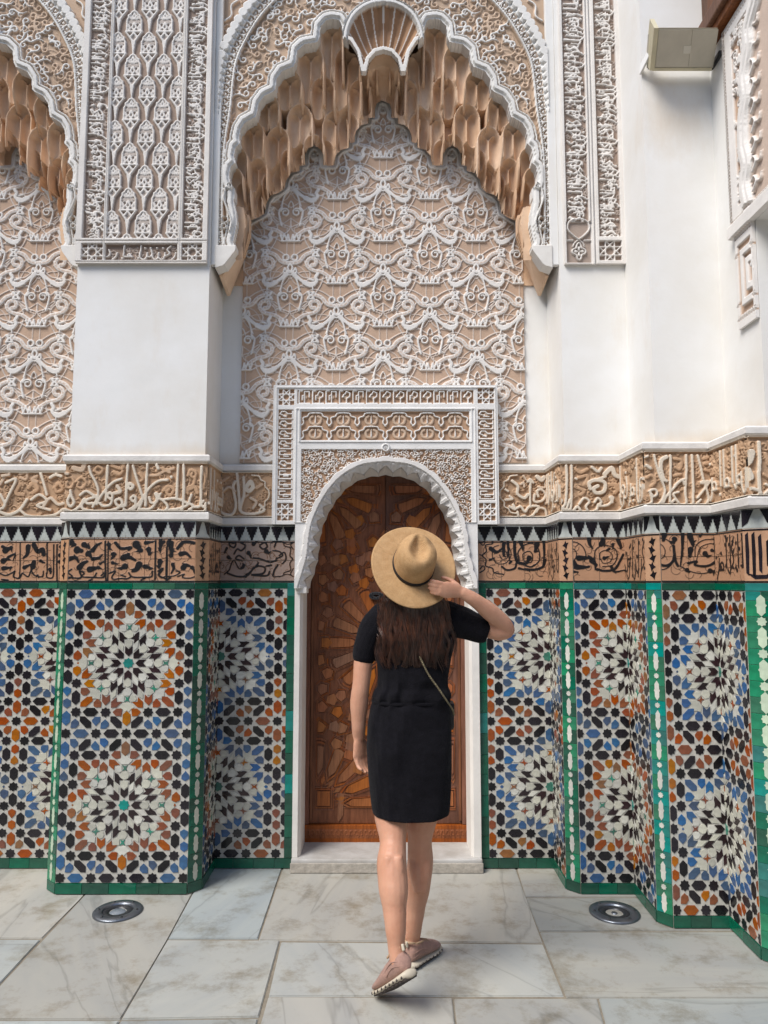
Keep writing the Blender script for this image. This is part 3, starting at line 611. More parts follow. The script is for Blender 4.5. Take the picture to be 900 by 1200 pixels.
FR_RECR = [  # crop 560,590 x5, right of the door
 (8, [(150, 205), (90, 210), (85, 235), (45, 245), (50, 280), (25, 305), (48, 330), (45, 365), (85, 380), (95, 405), (150, 415)]), (7, [(12, 205), (40, 225), (30, 245), (12, 230)]), (7, [(12, 405), (40, 385), (30, 365), (12, 385)]), (6, [(10, 300), (30, 306)]), (6, [(100, 210), (150, 225), (185, 262), (192, 310), (160, 350), (110, 350), (85, 310), (90, 260), (120, 245)]), (6, [(130, 280), (165, 285), (170, 320), (140, 325), (125, 300)]), (24, [(75, 265), (110, 285), (140, 265)]), (20, [(150, 240), (150, 300), (160, 310)]), (14, [(70, 330), (95, 320)]), (13, [(185, 350), (195, 340)]), (12, [(140, 370), (170, 390), (215, 380), (225, 350)]),
 (15, [(175, 225), (180, 300), (190, 350)]), (18, [(215, 215), (215, 280), (230, 340), (270, 355)]), (26, [(250, 225), (262, 262)]), (8, [(240, 330), (235, 285), (270, 245), (320, 235), (355, 270), (360, 330), (330, 365)]), (30, [(345, 240), (335, 280)]), (7, [(265, 330), (265, 295), (300, 280), (320, 305), (310, 345), (270, 340)]), (28, [(300, 320), (290, 345)]), (10, [(280, 365), (310, 372), (330, 360)]), (14, [(275, 385), (330, 388), (380, 370), (395, 330)]), (17, [(385, 215), (388, 300), (380, 360)]), (14, [(240, 380), (300, 395)])]
FR_FACE2 = [(7, [(478, 330), (470, 280), (500, 240), (560, 225), (610, 250), (632, 300), (620, 340)]), (6, [(500, 320), (500, 280), (540, 260), (575, 285), (565, 330), (520, 335)]), (24, [(650, 210), (655, 240), (670, 262)]), (26, [(720, 240), (735, 210), (740, 250)]), (24, [(820, 215), (835, 250), (835, 265)]), (30, [(590, 320), (660, 318)]), (34, [(670, 335), (690, 360)]), (26, [(560, 345), (580, 365), (630, 370)]), (14, [(550, 375), (600, 380), (650, 370)]), (7, [(680, 330), (690, 270), (740, 245), (800, 265), (815, 310), (790, 360), (730, 370)]), (6, [(715, 330), (715, 290), (750, 275), (785, 300), (775, 340), (735, 350), (718, 325)]), (22, [(740, 320), (755, 315)]), (14, [(755, 275), (770, 265)]), (16, [(790, 240), (790, 265)]), (14, [(700, 385), (740, 395), (800, 385), (830, 340), (850, 300)]), (17, [(780, 370), (800, 400), (860, 390)]), (13, [(690, 385), (700, 390)]), (16, [(560, 400), (585, 402)]), (16, [(490, 270), (520, 280)]), (14, [(515, 232), (525, 250)])]
FR_FACE3 = [(7, [(180, 760), (195, 690), (240, 655), (300, 660), (340, 700), (350, 770), (320, 820), (270, 838), (210, 820), (180, 770)]), (6, [(225, 750), (230, 700), (270, 690), (295, 725), (285, 765), (245, 775), (225, 745)]), (22, [(250, 725), (265, 735)]), (32, [(290, 635), (285, 665)]), (30, [(350, 660), (345, 680)]), (24, [(180, 650), (195, 690)], .35), (16, [(170, 830), (220, 800), (300, 815), (340, 790), (350, 750)]), (16, [(345, 700), (355, 780), (370, 815)]), (20, [(398, 630), (396, 720), (385, 820)]), (32, [(440, 640), (455, 680), (460, 700)]), (30, [(445, 720), (440, 760)]), (7, [(470, 760), (475, 700), (520, 665), (590, 660)]), (6, [(480, 780), (500, 710), (560, 685), (600, 700)]), (30, [(530, 745), (545, 760)]), (20, [(570, 725), (582, 730)]), (14, [(430, 800), (480, 790), (470, 810), (530, 818), (580, 800), (600, 770)]), (7, [(390, 820), (450, 850), (520, 860), (590, 840)]), (24, [(425, 840), (435, 850)]), (28, [(560, 845), (580, 850)]), (18, [(500, 640), (512, 630)])]
FR_FACE4 = [(22, [(762, 610), (770, 700), (775, 780), (790, 800), (820, 770), (820, 610)]), (24, [(850, 610), (856, 690), (850, 780), (820, 830)]), (18, [(770, 770), (800, 800)]), (16, [(790, 830), (850, 825), (900, 790)]), (24, [(895, 680), (900, 700)]), (6, [(800, 680), (860, 690), (900, 720)]), (22, [(770, 830), (775, 850)])]
def frieze(th, F, L, strokes, seed, origin=0.0, m='frieze', ntile=None, x0=0.0):
    z0, z1 = 1.490, 1.712; rel = Relief(x0, x0+L, z0, z1, .0026); rr = random.Random(seed); n = ntile or max(1, int(round(L/.125)))
    for _ in range(int(L*95)):        # fine dark stems
        cx, cz, r = x0+rr.uniform(0, L), rr.uniform(z0+.02, z1-.02), rr.uniform(.012, .03); a0 = rr.uniform(0, 360)
        rel.stroke([(cx+r*math.cos(R(a0+k*22)), cz+r*math.sin(R(a0+k*22))) for k in range(9)], .0032, .0010, .95)
    if strokes is None:
        letters(rel, x0, x0+L, z0+.012, z1-.012, rr, .0125, .0014, 1., .04); 
        for _ in range(int(L*60)):
            a, b = x0+rr.uniform(0, L), rr.uniform(z0+.05, z1-.02); rel.stroke([(a, b), (a+rr.uniform(-.015, .015), b+rr.uniform(-.02, .02))], .02, .0014, 1., w1=.006)
    else:
        for wd, pts, *o in strokes:
            q = cr([(p[0]-origin, p[1]) for p in pts], 5); big = wd > .013
            if big and len(pts) <= 3:      # leaves: full in the middle, pointed at the end
                rel.stroke(q, wd*1.2, .0014, 1., w1=wd*.5)
                a, b = q[len(q)//2], rr.uniform(0, 6.3); rel.stroke([a, (a[0]+wd*.9*math.cos(b), a[1]+wd*.9*math.sin(b))], wd*.7, .0014, 1., w1=wd*.1)
            else: rel.stroke(q, wd*1.15, .0014, 1.)
    if seed == 32: letters(rel, x0, x0+.80, z0+.012, z1-.012, rr, .0125, .0014, 1., .04)
    for zz in (z0+.005, z1-.005): rel.cut(np.abs(rel.V-zz) < .0036, .0014, 1.)
    base = part('frieze', me_prism([(x0, z0), (x0+L, z0), (x0+L, z1), (x0, z1)], .003, .02), th, M['grout'], F)
    xs = np.linspace(x0, x0+L, n+1); zs = [z0, (z0+z1)/2+.004, z1]
    for i in range(n):
        for j in range(2):
            g = .0006
            me = rel.mesh(skirt=.004, sub=(xs[i]+g, xs[i+1]+g, zs[j]+g, zs[j+1]+g), smooth=False)
            if not len(me.polygons): continue
            o = link('frieze_tile', me, base, m=M[m]); o.location = (0, -.002-rr.random()*.0008, 0)
    return base
# ------------------------------------------------------------------ the facade: niche walls and piers
NX, YB, YP, Y3, Y4 = .89, 3.95, 3.635, 3.295, 2.945
ZTOP = 5.3
def plan_solid(poly, z0, z1):
    bm = bmesh.new(); n = len(poly)
    a = [bm.verts.new((x, y, z0)) for x, y in poly]; b = [bm.verts.new((x, y, z1)) for x, y in poly]
    bm.faces.new(a); bm.faces.new(b)
    for i in range(n): bm.faces.new((a[i], a[(i+1) % n], b[(i+1) % n], b[i]))
    return me_bm(bm)
def run(pts, proj, z0, z1, back=.06, bev=.008):
    """a moulding that follows the plan line pts (left to right as seen), standing proj in front of it"""
    P_ = [Vector((x, y)) for x, y in pts]; nrm = []
    for i in range(len(P_)-1):
        d = (P_[i+1]-P_[i]).normalized(); nrm.append(Vector((d.y, -d.x)))
    def off(k):
        out = []
        for i, p in enumerate(P_):
            if i == 0: o = nrm[0]*k
            elif i == len(P_)-1: o = nrm[-1]*k
            else:
                m = (nrm[i-1]+nrm[i]); o = m*(k/ max(.3, (1+nrm[i-1].dot(nrm[i]))))
            out.append(p+o)
        return out
    prof = [(-back, z0), (proj-bev, z0), (proj, z0+bev), (proj, z1-bev), (proj-bev, z1), (-back, z1)]
    bm = bmesh.new(); cols = []
    offs = {k: off(k) for k in {k for k, z in prof}}
    for i in range(len(P_)): cols.append([bm.verts.new((offs[k][i].x, offs[k][i].y, z)) for k, z in prof])
    for i in range(len(P_)-1):
        for j in range(len(prof)): bm.faces.new((cols[i][j], cols[i+1][j], cols[i+1][(j+1) % len(prof)], cols[i][(j+1) % len(prof)]))
    bm.faces.new(cols[0]); bm.faces.new(cols[-1])
    return me_bm(bm)
NICHE = thing('niche_wall', 'tall niche wall around the wooden door, carved arabesque above blue ringed star tiles', 'wall', (0, YB, 0))
NICHE_L = thing('niche_wall', 'carved niche wall at the left edge of the photo, left of the wide white pier', 'wall', (-2.48, YB, 0))
PIER = thing('pier', 'wide white pier left of the door with two full rust star rosettes', 'pier', (-1.25, YP, 0))
PIER2 = thing('pier', 'pier right beside the door niche with two carved script strips and rust stars', 'pier', (1.05, YP, 0))
PIER3 = thing('pier', 'plain white pier under the beige lamp, blue star tiles at its foot', 'pier', (1.36, Y3, 0))
PIER4 = thing('pier', 'corner pier cut by the right photo edge, with turquoise edge strip and carved bracket', 'pier', (1.9, Y4, 0))

# bodies: chamfered in the tiled part, square above
part('plaster_wall', plan_solid([(-2.6, 4.5), (-2.6, 4.42), (-2.6, YB+.022), (2.6, YB+.022), (2.6, 4.5)], 2.14, ZTOP), NICHE, M['plaster'])
for th, a, b in ((NICHE_L, -3.6, -1.6), (NICHE, -.92, -.47), (NICHE, .50, .92)):
    part('wall_core', plan_solid([(a, YB+.022), (b, YB+.022), (b, 4.45), (a, 4.45)], 0, 2.139), th, M['plaster_warm'])
lo = .022
part('pier_core', plan_solid([(-1.655, 4.3), (-1.62, 3.70), (-1.57, YP+lo), (-.955, YP+lo), (-.912, 3.70), (-.912, 4.3)], 0, 1.8), PIER, M['plaster_warm'])
part('plaster_wall', plan_solid([(-1.598, 4.3), (-1.598, YP+.012), (-.910, YP+.012), (-.910, 4.3)], 1.8, ZTOP), PIER, M['plaster'])
part('pier_core', plan_solid([(.912, 4.3), (.912, 3.70), (.955, YP+lo), (1.3, YP+lo), (1.3, 4.3)], 0, 1.8), PIER2, M['plaster_warm'])
part('plaster_wall', plan_solid([(.920, 4.3), (.920, YP+.02), (1.34, YP+.02), (1.34, 4.3)], 1.8, ZTOP), PIER2, M['plaster'])
part('pier_core', plan_solid([(1.227, 4.25), (1.227, 3.36), (1.265, Y3+lo), (1.62, Y3+lo), (1.62, 4.25)], 0, 1.8), PIER3, M['plaster_warm'])
part('plaster_wall', plan_solid([(1.258, 4.25), (1.258, Y3+.028), (1.70, Y3+.028), (1.70, 4.25)], 1.8, ZTOP), PIER3, M['plaster_st'])
part('pier_core', plan_solid([(1.522, 4.2), (1.522, 3.04), (1.595, Y4+lo), (3.4, Y4+lo), (3.4, 4.2)], 0, 1.8), PIER4, M['plaster_warm'])
part('plaster_wall', plan_solid([(1.592, 4.2), (1.592, Y4+.03), (3.4, Y4+.03), (3.4, 4.2)], 1.8, ZTOP), PIER4, M['plaster'])

# tiled dado, run by run
F, L = dado(NICHE, (-NX, YB), (-.482, YB), SCHEME_B, .012, 4.55e-4, 4, 6, 11, side='right')
frieze(NICHE, F, L, px_strokes(FR_RECL, 180, 600, 5.29, YB), 12, -NX, m='frieze2')
F, L = dado(NICHE, (.51, YB), (NX, YB), SCHEME_B, .37, 4.6e-4, 4, 5, 21, side='left')
frieze(NICHE, F, L, px_strokes(FR_RECR, 560, 590, 5, YB), 22, .51)
F, L = dado(NICHE_L, (-3.34, YB), (-1.64, YB), SCHEME_B, 1.69, 4.5e-4, 16, 24, 31)
frieze(NICHE_L, F, L, px_strokes(FR_PIER, 0, 605, 4.5, YB), 32, -3.34)
F, L = dado(PIER, (-1.577, YP), (-.945, YP), SCHEME_A, .316, 4.34e-4, 5, 9, 33)
frieze(PIER, F, L, px_strokes(FR_PIER, 0, 605, 4.5, YP)+px_strokes(FR_PIER2, 180, 600, 5.29, YP), 34, -1.577)
F, L = dado(PIER, (-NX, 3.69), (-NX, YB-.002), SCHEME_A, .30, 4.3e-4, 2, 5, 35); frieze(PIER, F, L, None, 36)
interlace(PIER, (-1.64, 3.69), (-1.577, YP), 37, ('grn_l', 'grn'))
interlace(PIER, (-.945, YP), (-NX, 3.69), 38, ('grn', 'grn'), 'c')
F, L = dado(PIER2, (NX, YB-.002), (NX, 3.69), SCHEME_B, .0, 4.3e-4, 2, 5, 41); frieze(PIER2, F, L, None, 42)
interlace(PIER2, (NX, 3.69), (.945, YP), 43, ('grn', 'grn_l'), 'w')
F, L = dado(PIER2, (.945, YP), (1.205, YP), SCHEME_A, .285, 4.05e-4, 3, 4, 44); frieze(PIER2, F, L, px_strokes(FR_FACE2, 560, 590, 5, YP), 45, .945)
F, L = dado(PIER3, (1.205, YP-.002), (1.205, 3.35), SCHEME_A, .0, 4.2e-4, 2, 4, 46); frieze(PIER3, F, L, None, 47)
interlace(PIER3, (1.205, 3.35), (1.255, Y3), 48, ('grn_l', 'trq'), 'w')
F, L = dado(PIER3, (1.255, Y3), (1.50, Y3), SCHEME_B, .268, 3.75e-4, 3, 4, 49); frieze(PIER3, F, L, px_strokes(FR_FACE3, 720, 500, 5, Y3), 50, 1.255)
F, L = dado(PIER4, (1.50, Y3-.002), (1.50, 3.03), SCHEME_B, .0, 3.9e-4, 2, 3, 51); frieze(PIER4, F, L, None, 52)
interlace(PIER4, (1.50, 3.03), (1.585, Y4), 53, ('grn', 'trq', 'grn_l'), 'pale')
F, L = dado(PIER4, (1.585, Y4), (2.3, Y4), SCHEME_A, .30, 4.2e-4, 6, 9, 54); frieze(PIER4, F, L, None, 55)

# mouldings and the carved script bands between them
for th, pts in ((NICHE_L, [(-3.5, YB), (-1.605, YB)]), (PIER, [(-1.61, YB), (-1.61, YP), (-.893, YP), (-.893, YB-.004)]),
                (PIER2, [(.893, YB-.004), (.893, YP), (1.196, YP)]), (PIER3, [(1.196, YP-.01), (1.196, Y3), (1.496, Y3)]), (PIER4, [(1.496, Y3-.01), (1.496, Y4), (3.3, Y4)])):
    part('lower_moulding', run(pts, .014, 1.797, 1.843), th, M['mould'])
    part('upper_moulding', run(pts, .012, 2.094, 2.134), th, M['mould'])
for a, b in ((-.885, -.612), (.618, .885)):
    part('lower_moulding', run([(a, YB), (b, YB)], .010, 1.797, 1.843), NICHE, M['mould'])
    part('upper_moulding', run([(a, YB), (b, YB)], .010, 2.094, 2.134), NICHE, M['mould'])
M['band_core'] = mat('band_corner_plaster', (.60, .45, .32), .9, .06, 10, .2, 60)
for th, pl in ((PIER, [(-1.609, 4.0), (-1.609, YP+.001), (-.8942, YP+.001), (-.8942, 3.94)]), (PIER2, [(.8942, 3.94), (.8942, YP+.001), (1.19, YP+.001), (1.19, 3.94)]),
               (PIER3, [(1.1972, 3.62), (1.1972, Y3+.001), (1.49, Y3+.001), (1.49, 3.62)]), (PIER4, [(1.4972, 3.28), (1.4972, Y4+.001), (3.3, Y4+.001), (3.3, 3.28)])):
    part('band_core', plan_solid(pl, 1.842, 2.096), th, M['band_core'])
def band(th, p0, p1, strokes, seed, origin=None, **k):
    F, L = frame(p0, p1); return script_band(th, F, None, 0, L, strokes, seed, origin=origin, **k)
band(NICHE_L, (-3.34, YB), (-1.605, YB), px_strokes(LEFT_SCRIPT, 0, 520, 2.5, YB), 61, -3.34)
band(PIER, (-1.61, YP), (-.893, YP), px_strokes(PIER_SCRIPT, 60, 530, 4.737, YP), 62, -1.61)
band(PIER, (-.893, YP+.004), (-.893, YB-.004), None, 63)
def lobed(x0, x1, side):
    """scalloped frame that closes the band beside the door surround"""
    c = (x0+x1)/2; w_ = x1-x0; z = 1.9675; out = []
    sg = 1 if side == 'r' else -1; e = x1-.012 if sg > 0 else x0+.012
    pts = [(e-sg*.10, 1.862), (e-sg*.062, 1.868), (e-sg*.05, 1.888), (e-sg*.028, 1.90), (e-sg*.026, 1.925), (e-sg*.008, 1.945), (e-sg*.004, z)]
    pts = pts+[(p[0], 2*z-p[1]) for p in pts[::-1][1:]]
    return pts
st = px_strokes(RECESS_L, 0, 520, 2.5, YB); st.append((.009, lobed(-.89, -.612, 'r')))
band(NICHE, (-NX, YB), (-.612, YB), st, 64, -NX)
st = px_strokes(RECESS_R, 560, 480, 5, YB); st.append((.009, lobed(.618, .89, 'l')))
band(NICHE, (.618, YB), (NX, YB), st, 65, .618)
band(PIER2, (.893, YB-.004), (.893, YP+.004), None, 66)
band(PIER2, (.893, YP), (1.196, YP), px_strokes(FACE2, 560, 480, 5, YP), 67, .893)
band(PIER3, (1.196, YP-.004), (1.196, Y3+.004), None, 68)
band(PIER3, (1.196, Y3), (1.496, Y3), px_strokes(FACE3, 720, 500, 5, Y3), 69, 1.196)
band(PIER4, (1.496, Y3-.004), (1.496, Y4+.004), None, 70)
band(PIER4, (1.496, Y4), (2.2, Y4), px_strokes(FACE4, 720, 500, 5, Y4), 71, 1.496)

# ------------------------------------------------------------------ carved panel high on the left pier
def girih(rel, x0, x1, z0, z1, h=.01):
    """small pierced star square"""
    c, d, r = (x0+x1)/2, (z0+z1)/2, (x1-x0)/2*.98
    for k in range(8):
        a = PI*k/4+PI/8; b = a+3*PI/4
        rel.stroke([(c+r*1.1*math.cos(a), d+r*1.1*math.sin(a)), (c+r*1.1*math.cos(b), d+r*1.1*math.sin(b))], .0075, h, 1.)
def v_script(rel, x0, x1, z0, z1, seed, h=.012):
    """strip of script that runs upwards, over fine scrolls"""
    t = Relief(z0, z1, x0, x1, rel.res); rr = random.Random(seed)
    vine(t, z0, z1, x0, x1, rr, int((z1-z0)*70), .005, h*.5, .3)
    letters(t, z0, z1, x0+.004, x1-.006, rr, .0098, h, 1., .030); letters(t, z0, z1-.012, x0+.25*(x1-x0), x1-.004, rr, .0085, h, 1., .036)
    for _ in range(int((z1-z0)*34)):
        q = z0+rr.random()*(z1-z0); f = lambda lo, hi: x0+rr.uniform(lo, hi)*(x1-x0)
        t.stroke(cr([(q, f(.5, .95)), (q+rr.uniform(-.02, .02), f(.3, .8)), (q+rr.uniform(-.03, .03), f(.4, .95))], 4), .007, h*.9, 1.)
    W = rel.win(x0, x1, z0, z1)
    js = np.clip(np.searchsorted(t.u, rel.v[W[0]]), 0, t.nu-1); is_ = np.clip(np.searchsorted(t.v, rel.u[W[1]]), 0, t.nv-1)
    hh = t.h.T[js][:, is_[::-1]]; tt = t.t.T[js][:, is_[::-1]]
    rel.h[W] = hh; rel.t[W] = tt
def frame_rect(rel, x0, x1, z0, z1, wd, h, tone=1.):
    s = (rel.U > x0) & (rel.U < x1) & (rel.V > z0) & (rel.V < z1) & ~((rel.U > x0+wd) & (rel.U < x1-wd) & (rel.V > z0+wd) & (rel.V < z1-wd))
    rel.h[s] = h; rel.t[s] = tone
def lattice(rel, x0, x1, z0, z1, px_, pz, cx, cz, h=.015):
    """arched boxes with petals, drops and diamonds between, half drop repeat"""
    sub = Relief(x0, x1, z0, z1, rel.res)
    for i in range(-4, 5):
        for j in range(-3, 14):
            X, Z = cx+i*px_/2, cz+j*pz-(pz/2 if i % 2 else 0)
            if not (x0-px_ < X < x1+px_ and z0-pz < Z < z1+pz): continue
            a = px_*.235; b = pz*.46
            S = lambda pts, w_, hh=h, tn=1., w1=None: sub.stroke([(X+p*a, Z+q*b) for p, q in pts], w_*1.22, hh*.8, tn, w1 and w1*1.3)
            S([(-1.1, 0), (1.1, 0)], .010); S([(-1, 0), (-1, .55), (-.82, .66), (-.78, .8), (-.5, .86), (-.3, .98), (0, 1.04)], .009); S([(1, 0), (1, .55), (.82, .66), (.78, .8), (.5, .86), (.3, .98), (0, 1.04)], .009)
            for sg in (-1, 1):
                S([(0, .06), (sg*.28, .22), (sg*.04, .42)], .010, h*.8); S([(sg*.85, .06), (sg*.55, .15), (sg*.8, .34)], .012, h*.75, .9)
                S([(sg*.85, .36), (sg*.5, .44), (0, .36)], .006, h*.6, .8); S(cr([(sg*.85, .48), (sg*.55, .56), (sg*.3, .48), (0, .54)], 4), .008, h*.6, .45); S(cr([(sg*.85, .54), (sg*.55, .47), (sg*.3, .55), (0, .48)], 4), .008, h*.6, .45)
                S([(0, .62), (sg*.20, .76), (0, .94)], .009, h*.8); S([(sg*.22, .64), (sg*.6, .68), (sg*.45, .8)], .012, h*.75, .9)
            S([(0, -.06), (.52, -.30), (0, -.56), (-.52, -.30), (0, -.06)], .010); S([(0, -.2), (.22, -.3), (0, -.42), (-.22, -.3), (0, -.2)], .008, h*.5, .4)
            S([(-.52, -.30), (-1.1, -.02)], .009); S([(.52, -.30), (1.1, -.02)], .009)
            # drop hanging between boxes
            S([(0, 1.06), (0, 1.28), (0, 1.5), (0, 1.62)], .006, h, 1., .020); 
    W = rel.win(x0, x1, z0, z1); n0, n1 = W[0].stop-W[0].start, W[1].stop-W[1].start
    rel.h[W] = sub.h[:n0, :n1]; rel.t[W] = sub.t[:n0, :n1]
YU = YP+.012
pxX = lambda x, y=290: P(x, y, YU)[0]
zc = lambda y: P(170, y, YU)[1]
X0, X1 = pxX(90.5), pxX(243.5); ZA, ZB = zc(310), 4.75
rel = Relief(X0, X1, ZA, ZB, .0034); rel.h[:] = .020; rel.t[:] = 1.
zbox0, zbox1, zs0 = zc(306.5), zc(287.5), zc(281)
for (a, b, sd_) in ((97.5, 121, 5), (214.5, 238, 6)):
    v_script(rel, pxX(a), pxX(b), zs0, ZB, sd_)
    s = (rel.U > pxX(a)) & (rel.U < pxX(b)) & (rel.V > zbox0) & (rel.V < zbox1); rel.h[s] = .0; rel.t[s] = 0; girih(rel, pxX(a), pxX(b), zbox0, zbox1, .012)
lattice(rel, pxX(126), pxX(209), zs0, ZB, .1655, .250, pxX(167.5), zc(279)+.02)
s = (rel.U > pxX(125)) & (rel.U < pxX(208.5)) & (rel.V > zbox0) & (rel.V < zbox1); rel.h[s] = 0; rel.t[s] = 0
rr = random.Random(4); vine(rel, pxX(127), pxX(207), zbox0, zbox1, rr, 16, .005, .006, .3); letters(rel, pxX(127), pxX(207), zbox0+.003, zbox1-.003, rr, .0085, .013, 1., .036)
for xa in (121.8, 123.8, 210.2, 212.4):
    s = np.abs(rel.U-pxX(xa)) < .0022; s &= rel.V > zbox0; rel.h[s] = .012
for zz in (284.3, 308.3): s = np.abs(rel.V-zc(zz)) < .002; rel.h[s] = .012
part('carved_panel', rel.mesh(skirt=.003, y0=YU-.004, smooth=False), PIER, M['stucco_dk'])

# carved strips on the pier right of the niche
YU2 = YP+.02
qx = lambda x, y=290: P(x, y, YU2)[0]; zq = lambda y: P(690, y, YU2)[1]
X0, X1, ZA = qx(660.5), qx(737), zq(311)
rel = Relief(X0, X1, ZA, ZB, .0034); rel.h[:] = .020; rel.t[:] = 1.
v_script(rel, qx(664), qx(690), zq(262), ZB, 15); v_script(rel, qx(701.5), qx(726.5), zq(279), ZB, 16)
s = (rel.U > qx(701)) & (rel.U < qx(726.5)) & (rel.V > zq(307)) & (rel.V < zq(284)); rel.h[s] = 0; rel.t[s] = 0; girih(rel, qx(701), qx(726.5), zq(307), zq(284), .012)
s = (rel.U > qx(663)) & (rel.U < qx(692)) & (rel.V > zq(310)) & (rel.V < zq(262)); rel.h[s] = .002; rel.t[s] = .12
cx, cz = qx(677.5), zq(296)
rel.stroke([(cx+.028*(1+.28*math.cos(4*t))*math.cos(t), cz+.036*(1+.28*math.cos(4*t))*math.sin(t)) for t in np.linspace(0, 2*PI, 41)], .009, .014, 1.)
for k in range(4): rel.stroke([(cx+.006*math.cos(k*PI/2), cz+.006*math.sin(k*PI/2)), (cx+.019*math.cos(k*PI/2), cz+.019*math.sin(k*PI/2))], .008, .012, 1., w1=.016)
for sg in (-1, 1):
    rel.stroke(cr([(cx, zq(282)), (cx+sg*.03, zq(277)), (cx+sg*.056, zq(270)), (cx+sg*.05, zq(262)), (cx+sg*.02, zq(258))], 5), .009, .016, 1.); rel.stroke([(cx+sg*.06, zq(283)), (cx+sg*.03, zq(283))], .009, .012, 1.)
    rel.stroke(cr([(cx, zq(282)), (cx+sg*.022, zq(286)), (cx+sg*.03, zq(290))], 4), .007, .012, 1.)
for xa in (692.5, 696.5): s = np.abs(rel.U-qx(xa)) < .0026; rel.h[s] = .008
part('carved_panel', rel.mesh(skirt=.003, y0=YU2-.004, smooth=False), PIER2, M['stucco_dk'])
# ------------------------------------------------------------------ carved arabesque on the back of the niche
YC = YB+.012
A_ = lambda x, y: P(x, y, YC)
def c3(x, y): return (380+x/6.43, 120+y/6.43)
def c2(x, y): return (255+x/4.5, 130+y/4.5)
half = [(447.5, 118), (441.5, 122), (439.3, 130), (439.8, 138.5), (432, 138.7), (432, 145), (424, 147), (418, 153), (416, 160), (415.6, 167), (409.5, 168), (409.5, 173.5), (400, 176), (393.5, 183), (391.6, 194.5), (379.3, 194.5), (379, 182), (375, 174.5), (368, 171.5), (361.5, 174.5), (358, 182), (357.8, 194.5), (351.5, 194.8), (351.3, 200.5), (342, 203.5), (336, 211), (334, 221), (328, 225.8), (319, 229), (313, 237), (310.6, 251), (304, 254.6), (293.5, 260), (287, 269), (285.3, 286)]
XC = P(449, 200, YC)[0]
hl = [(min(0, A_(*p)[0]-XC-.0005), A_(*p)[1]) for p in half]
ZBOT = A_(285, 542)[1]; HWP = -hl[-1][0]
outline = [(XC+a, b) for a, b in hl[::-1]]+[(XC-a, b) for a, b in hl[1:]]
panel_poly = [(XC-HWP, ZBOT)]+outline+[(XC+HWP, ZBOT)]
rel = Relief(XC-HWP-.006, XC+HWP+.006, ZBOT, max(p[1] for p in outline)+.012, .0029)
